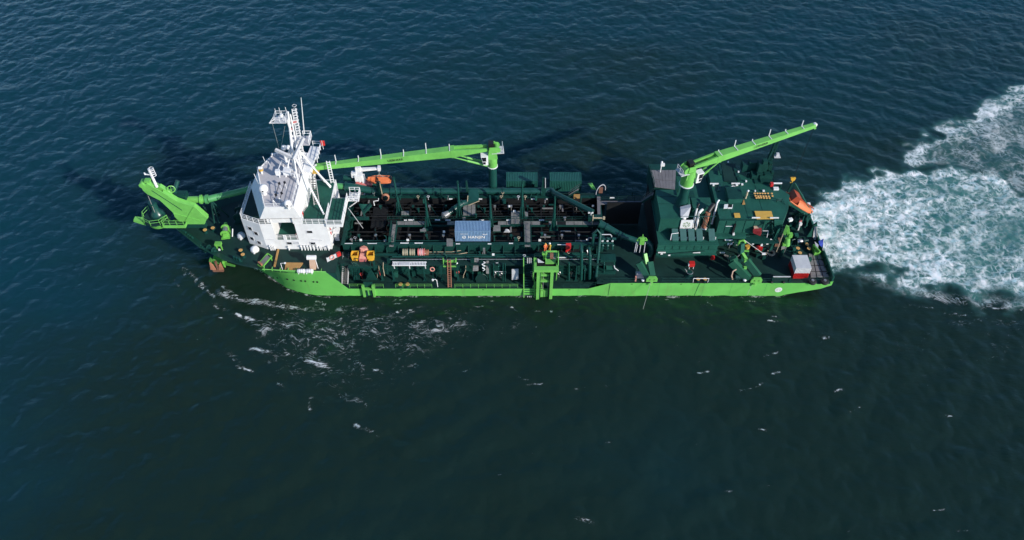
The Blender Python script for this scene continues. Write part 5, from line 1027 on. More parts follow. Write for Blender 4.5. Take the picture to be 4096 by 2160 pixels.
t = T('pipe_trestle', 'dark green pipe frame with white bars on the trunk wall', 'frame', aty(*Z8_(1100,900), -9.3))
for x in (1015, 1105, 1185, 1225): P('upright', MB().cyl(aty(*Z8_(x,600), -9.2), aty(*Z8_(x,830 if x < 1150 else 960), -9.3), .09, n=8), 'pipe_green', t)
P('bar', MB().cyl(aty(*Z8_(1030,750),-9.3), aty(*Z8_(1185,755),-9.3), .05, n=6).cyl(aty(*Z8_(1055,595),-9.2), aty(*Z8_(1100,595),-9.2), .06, n=6), 'pale_grey', t)
t = T('hose_bracket', 'dark green triangular hose bracket hanging below the yellow skips', 'bracket', aty(*Z6(840,910), -9.6))
P('gusset', MB().extr([aty(*Z6(*c), -9.6) for c in ((815,700),(945,905),(735,910))], (0,.2,0)), 'dark_green', t); P('stem', MB().beam(aty(*Z6(880,560),-9.2), aty(*Z6(900,720),-9.5), .3, .3).beam(aty(*Z6(820,560),-9.2), aty(*Z6(830,720),-9.5), .12, .12), 'dark_green', t)
for x in (545, 575, 600, 625): P('hose', MB().tube([aty(*Z6(x-70,580),-9.15), aty(*Z6(x-10,660),-9.3), aty(*Z6(x,760),-9.3), aty(*Z6(x-10,900),-9.4)], .06, 6), 'pipe_green', t)
P('platform_lip', MB().box(at(1398,1040,ZT).x, at(1512,1040,ZT).x, -9.5, -9.02, ZT-.35, ZT+.02), 'dark_green', ship)
TM('rope_tail', MB().tube([aty(*Z6(1055,590),-9.3), aty(*Z6(1050,680),-9.4), aty(*Z6(1080,830),-9.6)], .07, 6), 'rope', 'pale rope end hanging on the trunk wall aft of the skips', 'rope')
for x in (1100, 1130): pass
ladder('wall_ladder', ship, aty(*Z6(1105,800),-9.05), aty(*Z6(1105,610),-9.05), .5, (1,0,0), 'dark_green', .06, .4)
ladder('wall_ladder', ship, aty(*Z6(318,760),-9.05), aty(*Z6(315,600),-9.05), .5, (1,0,0), 'dark_green', .06, .4)
# ------------------------------------------------------------------ bright green suction pipe gantry at the side, boarding ladder
gt = T('suction_gantry', 'bright green portal gantry over the port hull side amidships', 'gantry', V3(5.6,-11.2,ZM))
xl, xr = 4.45, 6.75
for x in (xl, xr): P('guide_column', MB().box(x-.26, x+.26, -11.85, -11.03, -.6, 7.2), 'light_green', gt)
for x in (xl+.34, xr-.34): P('column_slot', MB().box(x-.06, x+.06, -11.6, -11.03, -.5, 6.5), 'dark_green', gt)
P('top_beam', MB().box(xl-.75, xr+1.1, -11.9, -11.0, 7.21, 7.75), 'light_green', gt)
for x in (xl-.7, xr+.7): P('side_beam', MB().box(x, x+.4, -10.999, -9.0, 7.21, 7.7), 'light_green', gt)
P('gantry_floor', MB().box(xl-.29, xr+.69, -10.99, -9.1, 7.3, 7.4), 'hopper_dark', gt)
P('hull_panel', MB().box(xl+.5, xr-.5, -11.3, -11.02, -.4, 1.75), 'light_green', gt); P('panel_seam', MB().box(5.55, 5.6, -11.34, -11.3, -.3, 1.75), 'dark_green', gt)
P('mid_beam', MB().box(xl+.27, xr-.27, -11.5, -10.6, 4.2, 4.7), 'light_green', gt); P('lower_beam', MB().box(xl+.27, xr-.27, -11.4, -10.9, 5.6, 6.1), 'light_green', gt)
for x, s_ in ((xl-.75,-1),(xr+.75,1)):
    P('cheek', MB().extr([V3(x,-11.8,7.2), V3(x,-9.2,7.2), V3(x,-9.4,4.6), V3(x,-10.6,3.6), V3(x,-11.3,4.8)], (.16*s_,0,0)), 'light_green', gt)
P('rear_leg', MB().beam(V3(xl,-9.3,ZM), V3(xl,-9.3,7.2), .4, .4).beam(V3(xr,-9.3,ZM), V3(xr,-9.3,7.2), .4, .4), 'dark_green', gt)
P('side_gusset', MB().extr([V3(xl+.3,-10.9,ZM), V3(xl+1.1,-10.9,ZM), V3(xl+.3,-10.9,ZM+1.8)], (0,.1,0)).extr([V3(xl-1.0,-10.9,ZM), V3(xl-.3,-10.9,ZM), V3(xl-.3,-10.9,ZM+2.0)], (0,.1,0)), 'light_green', gt)
P('grey_plate', MB().extr([at(*Z8_(1810,520),8.2), at(*Z8_(1820,595),8.0), at(*Z8_(1930,592),8.0)], (0,0,.08)), 'pale_grey', gt)
P('winch_frame', MB().beam(V3(xr-1.0,-9.6,7.4), V3(xr-1.0,-9.3,9.6), .18, .2).beam(V3(xr+.8,-9.6,7.75), V3(xr+.8,-9.3,9.6), .18, .2).beam(V3(xr-1.0,-9.3,9.6), V3(xr+.8,-9.3,9.6), .2, .25).box(xr-1.1, xr+1.0, -10.2, -9.3, 7.41, 7.7), 'light_green', gt)
P('sheave', MB().cyl(V3(xr-.35,-9.5,8.8), V3(xr+.2,-9.5,8.8), .62, n=18), 'rust', gt); P('side_frame', MB().extr([V3(xr+1.0,-10.8,7.76), V3(xr+1.0,-9.0,7.76), V3(xr+1.0,-9.2,9.6), V3(xr+1.0,-9.7,9.6)], (.12,0,0)), 'light_green', gt)
p = aty(*Z8_(1940,470), -9.0); P('hydraulic_motor', MB().cbox(p, (.5,.5,1.6)).cbox(p+V3(0,-.1,.8), (.9,.6,.4)).cyl(p+V3(0,-.2,-.9), p+V3(0,-.2,-1.4), .16, n=8), 'fresh_green', gt)
P('hoist_wire', MB().cyl(V3(5.35,-11.2,7.2), V3(5.35,-11.2,2), .04, n=5).cyl(V3(6.2,-11.2,5.6), V3(6.2,-11.2,2), .04, n=5), 'wire', gt)
rail(gt, [V3(xl-.7,-9.1,7.75), V3(xl+1.2,-9.1,7.75)], 1.0, .9, 'dark_green', .04)
bl = T('boarding_ladder', 'tall green boarding ladder from the trunk deck down to the water', 'ladder', aty(2116,1190,-11.6)); a_ = aty(*Z8_(1662,1290), -11.55); b_ = aty(*Z8_(1660,500), -9.6)
s_ = V3(.95,0,0); P('stringer', MB().beam(a_-s_, b_-s_, .14, .3), 'light_green', bl); P('stringer', MB().beam(a_+s_*.9, b_+s_*.9, .14, .3), 'light_green', bl)
n = 17; f0 = None
for i in range(n):
    p = lerp(a_, b_, (i+.4)/n)
    if f0 is None: f0 = P('rung', MB().beam(p-s_, p+s_*.9, .10, .07), 'dark_green', bl); q0 = p
    else: dup_part(f0, bl, p-q0)
mb = MB()
for x in (-.3, 0, .3): mb.beam(a_+V3(x,-.05,0), lerp(a_,b_,.13)+V3(x,-.05,0), .07, .07); mb.beam(lerp(a_,b_,.88)+V3(x,-.05,0), b_+V3(x,-.05,0), .07, .07)
P('hand_bar', mb, 'white', bl)
# catwalk, two crew members, red bin
cw = T('crew_catwalk', 'dark catwalk behind the green gantry where two workers stand', 'walkway', V3(8,-6.2,ZT)); n = 8
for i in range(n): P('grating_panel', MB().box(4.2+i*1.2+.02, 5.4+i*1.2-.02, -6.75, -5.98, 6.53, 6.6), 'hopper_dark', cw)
P('beam', MB().box(4.2, 13.8, -6.85, -6.76, ZT, 6.62), 'dark_green', cw)
rail(cw, [V3(4.4,-6.0,6.6), V3(13.6,-6.0,6.6)], 1.0, 2.0, 'dark_green', .04)
def person(label, feet, face, coat, hat, pose=0):
    o = T('person', label, 'person', feet); f = Vector((math.cos(face), math.sin(face), 0)); s = Vector((-f.y, f.x, 0)); up = V3(0,0,1)
    def S(a, b, c): return f*a+s*b+up*c
    J = {'pelvis':(S(0,0,.98),.17),'waist':(S(.01,0,1.15),.16),'chest':(S(.02,0,1.38),.19),'neck':(S(.02,0,1.56),.08),
         'hipL':(S(0,.11,.92),.13),'kneeL':(S(.05,.13,.52),.095),'ankL':(S(-.02,.14,.10),.07),'toeL':(S(.16,.15,.05),.06),
         'hipR':(S(0,-.11,.92),.13),'kneeR':(S(.02+.06*pose,-.13,.52),.095),'ankR':(S(-.04+.1*pose,-.14,.10),.07),'toeR':(S(.14+.1*pose,-.15,.05),.06),
         'shL':(S(.01,.22,1.46),.10),'elL':(S(.02,.30,1.18),.07),'wrL':(S(.16,.27,.95),.05),'haL':(S(.21,.25,.88),.05),
         'shR':(S(.01,-.22,1.46),.10),'elR':(S(.04,-.30,1.18),.07),'wrR':(S(.2,-.24,1.0),.05),'haR':(S(.26,-.22,.95),.05)}
    E = [('pelvis','waist'),('waist','chest'),('chest','neck'),('pelvis','hipL'),('hipL','kneeL'),('kneeL','ankL'),('ankL','toeL'),('pelvis','hipR'),('hipR','kneeR'),('kneeR','ankR'),('ankR','toeR'),
         ('chest','shL'),('shL','elL'),('elL','wrL'),('wrL','haL'),('chest','shR'),('shR','elR'),('elR','wrR'),('wrR','haR')]
    k = list(J); me = bpy.data.meshes.new('body'); me.from_pydata([J[n][0] for n in k], [(k.index(a), k.index(b)) for a, b in E], []); me.materials.append(M[coat])
    b = bpy.data.objects.new('body', me); col.objects.link(b); b.parent = o
    md = b.modifiers.new('skin', 'SKIN'); 
    if not me.skin_vertices: me.attributes
    for i, n in enumerate(k): r = J[n][1]; me.skin_vertices[0].data[i].radius = (r, r)
    me.skin_vertices[0].data[0].use_root = True; sb = b.modifiers.new('sub', 'SUBSURF'); sb.levels = 1; sb.render_levels = 2
    P('head', MB().ball(feet+S(.04,0,1.70), .115, 12, 1.25).cyl(feet+S(.15,0,1.69), feet+S(.18,0,1.67), .02, n=6), 'skin', o)
    P('helmet', MB().lathe(feet+S(.03,0,1.74), [(.19,0),(.15,.02),(.145,.07),(.10,.14),(.01,.16)], 14), hat, o)
    P('hand', MB().ball(feet+J['haL'][0], .055, 8), 'skin', o); P('hand', MB().ball(feet+J['haR'][0], .055, 8), 'skin', o); return o
paint('coverall_orange', (.70,.17,.06), .8, .12, 4); paint('coverall_yellow', (.74,.47,.05), .8, .12, 4)
f1, f2 = at(2180,998,6.6), at(2197,996,6.6)
person('person in an orange coverall and pale helmet standing behind the green gantry', V3(f1.x,-6.35,6.6), R(-60), 'coverall_orange', 'hatch_yellow', 0)
person('person in a yellow coat and white helmet standing behind the green gantry', V3(f2.x+.05,-6.25,6.6), R(-150), 'coverall_yellow', 'white', 1)
p = at(2272,1004,6.6); t = T('red_bin', 'bright red upright fire box on the catwalk aft of the two workers', 'fire box', p)
P('box', MB().box(p.x-.42, p.x+.42, p.y-.3, p.y+.35, 6.6, 7.9), 'red', t); P('lid', MB().extr([p+V3(-.46,-.36,1.3), p+V3(.46,-.36,1.3), p+V3(.46,.4,1.5), p+V3(-.46,.4,1.5)], (0,0,.08)), 'red', t); P('handle', MB().cyl(p+V3(-1.9,.1,1.5), p+V3(-.4,.1,1.45), .06, n=6), 'white', t)
# jet water pipes and valve rack
jp = T('jet_water_pipes', 'tall upright dark green pipes on the trunk wall aft of the gantry', 'pipes', aty(2360,1115,-9.4))
for u, v0, v1, r in ((2327,1008,1118,.24),(2360,1022,1114,.27)):
    a_, b_ = aty(u-2,v1,-9.4), aty(u,v0,-9.3); P('riser', MB().tube([a_, b_, b_+V3(-.1,.5,.35), b_+V3(-.1,1.3,.4)], r, 14), 'pipe_green', jp)
a_, b_ = aty(2384,1108,-9.4), aty(2402,934,-6.6); c = aty(2373,934,-6.6)
P('loop_pipe', MB().tube([a_, lerp(a_,b_,.5), b_, (b_+c)/2+V3(0,.1,.75), c, aty(2371,985,-6.6)], [.27,.26,.25,.25,.25,.25], 14), 'pipe_green', jp)
P('thin_riser', MB().cyl(aty(2338,1118,-9.5), aty(2340,1062,-9.3), .1, n=8).cyl(aty(2276,1120,-9.2), aty(2276,1050,-9.1), .15, n=8).cyl(aty(2416,1092,-9.2), aty(2417,1045,-9.1), .09, n=8), 'pipe_green', jp)
P('valve', MB().cbox(aty(2325,1000,-8.6), (.7,.6,.8)).cbox(aty(2345,1075,-9.1), (.5,.4,.7)), 'dark_green', jp)
vr = T('valve_rack', 'dark green valve manifold rack with white handwheels above the jet pipes', 'valve rack', aty(2432,1015,-6.8))
P('header', MB().cyl(aty(2402,955,-6.6), aty(2464,955,-6.6), .22, n=12).cyl(aty(2402,972,-6.9), aty(2448,972,-6.9), .14, n=12), 'pipe_green', vr)
for u in (2410, 2430, 2450):
    P('valve_body', MB().cyl(aty(u,950,-6.8), aty(u,996,-7.0), .16, n=10).ball(aty(u,982,-7.1), .3, 10), 'pipe_green', vr); P('hand_wheel', MB().lathe(aty(u,964,-7.2), [(.12,0),(.17,.03),(.12,.06),(.08,.03),(.12,0)], 12, (0,-1,.4)), 'white_gear', vr)
P('base_plate', MB().box(aty(2400,1015,-7).x, aty(2462,1015,-7).x, -8.4, -6.9, ZT, ZT+.5), 'dark_green', vr)
P('loop_rail', MB().tube([aty(2404,938,-6.4), aty(2442,938,-6.4), aty(2446,944,-6.4), aty(2447,950,-6.4)], .08, 6), 'pale_grey', vr)
t = T('pump_casing', 'teal pump casing on the low deck just forward of the raised aft deck', 'pump', aty(2440,1090,-8.6))
P('body', MB().loft([aty(*ZBb(*c), -8.9) for c in ((1240,650),(1390,650),(1385,720),(1250,720))], [aty(*ZBb(*c), -7.8)+V3(0,0,.4) for c in ((1230,600),(1400,600),(1400,680),(1240,680))]), 'house_green', t); P('skirt', MB().box(aty(2370,1105,-8.8).x, aty(2460,1105,-8.8).x, -9.0, -7.6, ZM, 4.2), 'dark_green', t); P('edge_pipe', MB().tube([aty(*ZBb(1385,640),-9.0), aty(*ZBb(1400,690),-9.1), aty(*ZBb(1465,738),-9.3)], .09, 6), 'pale_grey', t)
# aft hopper end: catwalk, stair, green tarp, lamps
ck = T('aft_catwalk', 'dark grey catwalk with stair between the hopper and the aft deckhouse', 'walkway', at(2480,812,8.2))
c = [at(2388,786,8.2), at(2402,786,8.2), at(2402,860,8.2), at(2390,860,8.2)]; P('cross_floor', MB().extr(c, (0,0,-.12)), 'grey_deck', ck)
c = [at(2402,804,8.2), at(2572,804,8.2), at(2572,817,8.2), at(2402,817,8.2)]; P('long_floor', MB().extr(c, (0,0,-.12)), 'grey_deck', ck)
rail(ck, [at(2404,804,8.2), at(2570,804,8.2)], 1.0, 1.6, 'dark_green', .04); rail(ck, [at(2430,755,8.2), at(2562,755,8.2)], 1.0, 1.6, 'dark_green', .04)
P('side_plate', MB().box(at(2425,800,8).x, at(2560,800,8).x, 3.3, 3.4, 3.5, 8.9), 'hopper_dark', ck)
stairs('stair', ck, at(2566,806,8.2), at(2612,776,11.0), 1.0, (.4,1,0), 'dark_green', 'grating')
stairs('stair', ck, at(2276,782,8.0), at(2314,758,9.6), .8, (.4,1,0), 'dark_green', 'grating')
TM('green_tarp', MB().loft([at(u,v,8.6) for u,v in ((2350,733),(2368,731),(2386,761),(2366,757))], [at(u,v,9.1) for u,v in ((2354,736),(2366,735),(2380,757),(2368,752))]), 'light_green', 'small bright green folded tarpaulin at the far aft end of the hopper', 'tarpaulin')
t = T('sprocket_hoop', 'grey pipe hoop with red core at the far end of the hopper', 'hoop', at(2402,775,8.4)); c = at(2403,765,9); P('hoop', MB().tube([c+V3(.9*math.cos(R(g)), .6*math.cos(R(g)), 1.5*math.sin(R(g))) for g in range(-10,191,20)], .07, 6), 'pale_grey', t); P('core', MB().cbox(c+V3(0,.1,.2), (.7,.4,1.2)), 'rust', t)
TM('ochre_hatch', MB().extr([at(*ZAa(*q_), 8.4) for q_ in ((655,445),(770,445),(765,515),(655,518))], (0,0,.1)), 'tan', 'dim ochre panel inside the aft end of the hopper', 'panel')
t = T('hopper_gate', 'dark green gate head with pale spindle at the aft end of the hopper', 'gate', at(2385,885,8)); p = at(2370,880,8.2)
P('gate_frame', MB().cbox(p+V3(.3,0,.5), (2.2,.9,.9)).cbox(p+V3(-.2,.4,-.8), (.9,.7,2.6)), 'dark_green', t); P('spindle', MB().cyl(p+V3(0,-.5,1.0), p+V3(2.0,-.5,1.0), .12, n=8).cyl(p+V3(0,-.5,-2.0), p+V3(-.05,-.5,1.7), .09, n=8).cbox(p+V3(1.9,-.5,1.0), (.35,.35,.5)), 'rope', t)
P('lamp_bar', MB().cyl(at(2364,852,9.5), at(2364,890,8), .05, n=6).cbox(at(2357,851,9.4), (.4,.2,.2)).cbox(at(2369,851,9.4), (.4,.2,.2)), 'white_gear', t)
# suction pipe to the port side
sp = T('port_suction_pipe', 'dark green suction pipe sloping from the hopper to the port davit', 'pipe', at(2480,940,8))
q = [at(2398,895,8.6), at(2420,905,8.4), at(2490,943,7.6), at(2545,962,7.2), at(2572,968,7.0)]; P('pipe_section', MB().tube(q, [.75,.62,.52,.5,.5], 16), 'pipe_green', sp)
for u, v, z in ((2425,908,8.35),(2476,938,7.7),(2490,945,7.6)): p = at(u,v,z); d = (q[3]-q[1]).normalized(); P('flange', MB().cyl(p-d*.08, p+d*.08, .72, n=16), 'pipe_green', sp)
P('elbow', MB().tube([q[4], at(2592,968,7.0), at(2604,980,6.6), at(2607,1000,5.6), at(2600,1022,4.4)], [.5,.55,.56,.55,.5], 16), 'pipe_green', sp)
P('support_leg', MB().beam(at(2530,965,6.8), at(2532,1000,ZA), .12, .2), 'dark_green', sp)
# strip lamps and white sign plates fixed to the ship
for u, v, z, L in ((1392,975,7.9,1.5),(1489,975,7.9,1.5),(1618,973,7.95,1.3),(1675,973,7.95,1.3),(1645,880,7.6,.9),(1750,880,7.6,.8),(1803,796,7.9,.5),(1922,796,7.9,.5),(2132,796,7.9,.5),(1792,881,7.6,.8),(1926,881,7.6,.8),(2034,881,7.6,.8),(2166,881,7.6,.8),(1832,976,7.95,.6),(1958,976,7.95,.5),(2044,974,7.95,.6),(2448,791,8.6,.75),(2443,1040,ZT+.2,1.4),(2247,1030,ZT+.3,1.5),(1622,881,7.6,.4)):
    p = at(u, v, z); P('strip_lamp', MB().cbox(p, (L,.16,.16)).cbox(p+V3(L*.5,0,0), (.1,.2,.2)).cbox(p-V3(L*.5,0,0), (.1,.2,.2)), 'white', ship)
for u, v, z in ((1443,960,8.2),(1631,960,8.2),(2159,961,8.2),(1973,1018,ZT+1.2),(1541,963,7.6),(1776,927,8.2),(2349,960,7.5),(2036,825,8.0),(2058,845,8.4)):
    p = at(u, v, z); P('sign_plate', MB().cbox(p, (.42,.06,.5)), 'white', ship); P('sign_post', MB().cyl(p-V3(0,-.05,1.2), p+V3(0,.05,.2), .04, n=5), 'dark_green', ship)
rg = random.Random(21)
for i in range(46):                                                   # hoses, brackets and valves that clutter the hopper rim and trunk deck
    x = rg.uniform(-28, 14); y = rg.choice([-8.4,-7.6,-6.9,5.0,4.2,-5.3,6.0]); z = ZT if y < -6 else 7.95
    if -26.6 < x < -22 and y < -6: continue
    if -10 < x < -3.5 and -6 < y < -2: continue
    k = rg.random(); p = V3(x, y, z)
    if k < .35: P('pipe_stub', MB().tube([p, p+V3(0,0,rg.uniform(.5,1.2)), p+V3(rg.uniform(-.6,.6),rg.uniform(-.3,.3),1.2)], rg.uniform(.06,.14), 8), rg.choice(['pipe_green','dark_green','pipe_green','steel']), ship)
    elif k < .7: P('junction_box', MB().cbox(p+V3(0,0,.4), (rg.uniform(.3,.8), rg.uniform(.3,.6), .8)), rg.choice(['dark_green','house_green','dark_green']), ship)
    else: P('valve_wheel', MB().lathe(p+V3(0,0,.8), [(.22,0),(.28,.04),(.22,.08),(.17,.04),(.22,0)], 12).cyl(p, p+V3(0,0,.82), .05, n=6), rg.choice(['steel','rope','pale_grey']), ship)
# ------------------------------------------------------------------ aft deckhouse
Zf, Ze, Zg, Zd, Zc = zz(2560,620,3.396), zz(2900,620,3.396), zz(2560,440,3.22), zz(2860,860,3.773), zz(2500,900,3.88)
Y1, Y2, Y3, Y4, Y5, Y6 = zz(2680,740,5.223), zz(2840,620,5.223), zz(2880,860,5.223), zz(3060,720,5.223), zz(3080,900,5.223), zz(2520,920,5.223)
E = T('aft_deckhouse', 'dark green machinery deckhouse with funnels on the aft part of the ship', 'deckhouse', V3(35,0,ZA)); ZL, ZU = 8.8, 12.0
P('base_block', MB().box(25.2, 35.3, -5.0, 8.5, ZA, 5.99), 'dark_green', E)
P('lower_block', MB().box(25.0, 35.3, -6.7, 8.6, 6.0, ZL), 'house_green', E)
P('upper_block', MB().box(25.3, 28.9, -3.9, 3.3, ZL+.002, ZU), 'house_green', E)
P('casing_block', MB().box(28.901, 35.2, -1.2, 8.4, ZL+.002, 10.6), 'house_green', E)
P('funnel_casing', MB().box(at(2772,830,ZU).x, at(2850,830,ZU).x, -1.4, 1.3, 10.61, ZU), 'house_green', E)
P('aft_block', MB().prism([(35.31,-4.1),(46.2,-4.1),(47.6,-1.5),(48.6,2.0),(46.5,4.6),(43.0,6.0),(39.5,8.3),(35.31,8.4)], 8.4, ZU), 'house_green', E)
P('aft_base', MB().box(35.31, 44.0, -2.2, 8.0, ZA, 8.39), 'dark_green', E)
P('side_wing', MB().box(35.31, 40.4, -5.0, -4.101, 8.1, 8.7), 'house_green', E)
P('roof_edge', MB().box(35.32, 46.1, -4.22, -4.102, ZU-.25, ZU+.1), 'dark_green', E)
P('wall_ledge', MB().box(24.9, 35.4, -6.95, -6.701, ZL-.35, ZL-.1).box(24.9, 35.4, -6.85, -6.701, 7.15, 7.3).box(25.0, 35.5, -6.9, -6.701, 6.0, 6.25), 'house_green', E)
P('front_shade_sheet', MB().box(24.85, 24.999, -6.4, 8.3, ZA, ZL-.1), 'hopper_dark', E)  # near-black sheet puts the shade of the bow-facing wall into the colour
for x in np.arange(26.3, 35, 1.25): P('wall_rib', MB().box(x, x+.05, -6.76, -6.701, 7.3, ZL-.36), 'dark_green', E)
for x in np.arange(36.6, 46, 1.6): P('wall_rib', MB().box(x, x+.06, -4.16, -4.101, 8.75, ZU-.3), 'dark_green', E)
for y in (-.3, 1.5): P('roof_seam', MB().box(25.4, 28.8, y, y+.06, ZU, ZU+.03), 'dark_green', E)
for x in (37.5, 40.2, 43.0): P('roof_seam', MB().box(x, x+.06, -4.0, 4.5, ZU, ZU+.025), 'dark_green', E)
# far side grey platform of planks
gp = [at(*Zf(140,205),ZU), at(*Zf(490,205),ZU), at(*Zf(475,465),ZU), at(*Zf(200,430),ZU)]
g = P('grey_platform', MB().extr([p+V3(0,0,-.12) for p in gp], (0,0,-.4)), 'dark_green', E)
n = 7
for i in range(n):
    for (h0, h1) in ((0,.56),(.57,1)):
        L_ = lambda t, h: lerp(lerp(gp[0],gp[1],t), lerp(gp[3],gp[2],t), h)
        P('deck_plate', MB().extr([L_(i/n+.004,h0), L_((i+1)/n-.004,h0), L_((i+1)/n-.004,h1), L_(i/n+.004,h1)], (0,0,-.115)), 'grey_deck', g)
P('platform_wall', MB().box(gp[0].x, gp[1].x+.5, gp[0].y+.1, gp[0].y+2.0, 8, ZU-.3).box(gp[0].x, gp[1].x, gp[3].y, gp[0].y, 8.2, ZU-.55), 'dark_green', E)
rail(E, [gp[3]+V3(-.1,0,0), gp[0]+V3(-.1,0,0)], 1.0, 1.4, 'dark_green', .04)
p = at(*Zf(275,230), ZU); TM('deck_searchlight', MB().cyl(p, p+V3(0,0,1.5), .1, n=8).cbox(p+V3(.2,0,1.7), (.7,.4,.5)).ball(p+V3(0,.1,2.2), .22, 8), 'white_gear', 'white lamp post standing on the grey platform at the far side', 'lamp')
# five louvred vent hoods, each with a sloping lid
v0 = None
for i, a in enumerate((50,220,390,560,815)):
    p = at(*Y1(a+60,1200), ZL); x0, x1 = p.x-.47, p.x+.47
    if v0 is None:
        v0 = T('vent_hood', 'x', 'vent', V3(p.x,-5.6,ZL)); vx = p.x
        P('casing', MB().extr([V3(x0,-6.3,ZL), V3(x0,-4.5,ZL), V3(x0,-4.5,ZL+1.15), V3(x0,-6.3,ZL+.35)], (x1-x0,0,0)), 'house_green', v0)
        P('lid', MB().extr([V3(x0-.06,-6.4,ZL+.36), V3(x0-.06,-4.45,ZL+1.22), V3(x0-.06,-4.45,ZL+1.30), V3(x0-.06,-6.4,ZL+.44)], (x1-x0+.12,0,0)), 'teal_lid', v0)
        P('lamp', MB().cyl(V3(x1+.22,-5.7,ZL), V3(x1+.22,-5.7,ZL+.5), .09, n=8), 'white', v0); t = v0
    else: t = dup(v0, V3(p.x,-5.6,ZL))
    t['label'] = ('first','second','third','fourth','fifth')[i]+' dark green vent hood in the row on the port side, counted from the bow'; t['group'] = 'vent hoods on the aft house'
TM('bent_guard', MB().tube([at(*Y1(10,1150),ZL+.4), at(*Y1(35,1020),ZL+1.0), at(*Y1(180,1000),ZL+1.1)], .07, 6), 'white_gear', 'white bent handrail beside the logo board', 'handrail')
# logo board
xb0, xb1 = aty(*Y1(185,970),-4.0).x, aty(*Y1(435,972),-4.0).x
lb = T('logo_board', 'white square board with a grey green swirl logo and two text lines', 'sign', V3((xb0+xb1)/2,-4.0,ZL)); zb0, zb1 = aty(*Y1(185,972),-4.0).z, aty(*Y1(240,730),-4.0).z
P('board', MB().box(xb0, xb1, -4.1, -4.0, zb0, zb1), 'white', lb); P('post', MB().box(xb0+.2, xb0+.3, -3.99, -3.9, ZL, zb1).box(xb1-.3, xb1-.2, -3.99, -3.9, ZL, zb1), 'pale_grey', lb)
c = V3((xb0+xb1)/2,-4.105,zb0+(zb1-zb0)*.63); rr = (xb1-xb0)*.34
for k in range(6):
    g0 = R(60*k); pt = lambda r, g: c+V3(r*math.cos(g), 0, r*math.sin(g)*.98)
    P('logo_blade', MB().extr([pt(rr*.28,g0-.25), pt(rr*.62,g0+.05), pt(rr*1.0,g0+.25), pt(rr*.98,g0+.95), pt(rr*.62,g0+.72), pt(rr*.32,g0+.45)], (0,-.02,0)), 'emblem', lb)
for f, mt in ((.27,'emblem'),(.15,'black')): P('text_line', MB().box(xb0+(xb1-xb0)*.15, xb1-(xb1-xb0)*.15, -4.12, -4.1, zb0+(zb1-zb0)*f-.06, zb0+(zb1-zb0)*f+.05), mt, lb)
# funnels
fu = lambda a, b, y: aty(*Y1(a,b), y)
t = T('exhaust_duct', 'pale blue white slanting exhaust duct behind the logo board', 'exhaust', fu(300,720,-3.2)); a_, b_, c_ = fu(285,760,-3.3), fu(295,640,-3.3), fu(385,470,-2.2)
P('riser', MB().cyl(V3(a_.x,-3.3,ZL), b_, .42, n=14), 'white_gear', t); P('hood', MB().loft([b_+V3(-.65,-.5,0), b_+V3(.6,-.5,0), b_+V3(.6,.45,0), b_+V3(-.65,.45,0)], [c_+V3(-1.3,-.2,-.3), c_+V3(.35,-.2,.3), c_+V3(.35,.5,.3), c_+V3(-1.3,.5,-.3)]), 'pale_grey', t)
def funnel(label, a, b, y0, y1, r, mat, tipmat='black', tipv=None):
    p0, p1 = fu(*a, y0), fu(*b, y1); p0.z = min(p0.z, ZL+.3); d = (p1-p0).normalized(); t = T('funnel_pipe', label, 'funnel', V3(p0.x,p0.y,ZL))
    P('stack', MB().cyl(p0, p1, r, n=16), mat, t); tp = p1+Vector(tipv or (.5,.4,.35)); P('stack_tip', MB().tube([p1-d*.05, lerp(p1,tp,.5)+V3(0,0,.12), tp], r*.98, 14), tipmat, t)
    P('base_flange', MB().cyl(p0-d*.05, p0+d*.12, r*1.35, n=16), 'white_gear', t); P('collar', MB().cyl(lerp(p0,p1,.5)-d*.06, lerp(p0,p1,.5)+d*.06, r*1.15, n=16), mat, t); return t
funnel('slim white funnel pipe next to the logo board', (480,840), (565,480), -3.0, -2.6, .17, 'white', 'black', (.3,.4,.6))
funnel('white funnel pipe with a bent top, second from the logo board', (535,910), (610,580), -3.2, -2.8, .24, 'white', 'white_gear', (.6,.5,.3))
funnel('thick rust brown funnel with a black elbow top', (705,895), (800,560), -3.1, -2.7, .42, 'rust_light', 'black', (1.0,1.2,.6))
funnel('long slim white funnel pipe standing aft of the rust brown funnel', (880,780), (985,370), -2.2, -1.6, .16, 'white_gear', 'white_gear', (.35,.4,.2))
t = T('funnel_lattice', 'thin dark green lattice frame around the funnels', 'frame', V3(31.3,-3,ZL)); fm = [fu(*q, -3.6) for q in ((620,900),(625,600),(840,860),(865,580))]
for k in range(0, 4, 2): P('upright', MB().cyl(V3(fm[k].x,-3.6,ZL), fm[k+1], .07, n=6), 'pipe_green', t)
P('upright', MB().cyl(V3(fm[0].x-3.2,-3.6,ZL), V3(fm[0].x-3.2,-3.6,ZL+3.2), .07, n=6), 'pipe_green', t)
P('cross_bar', MB().cyl(fu(215,655,-3.6), fu(960,655,-3.6), .06, n=6), 'pipe_green', t); P('diagonal', MB().cyl(fu(665,660,-3.6), fu(815,885,-3.6), .06, n=6).cyl(fu(690,540,-3.6), fu(625,760,-3.6), .05, n=6), 'pipe_green', t)
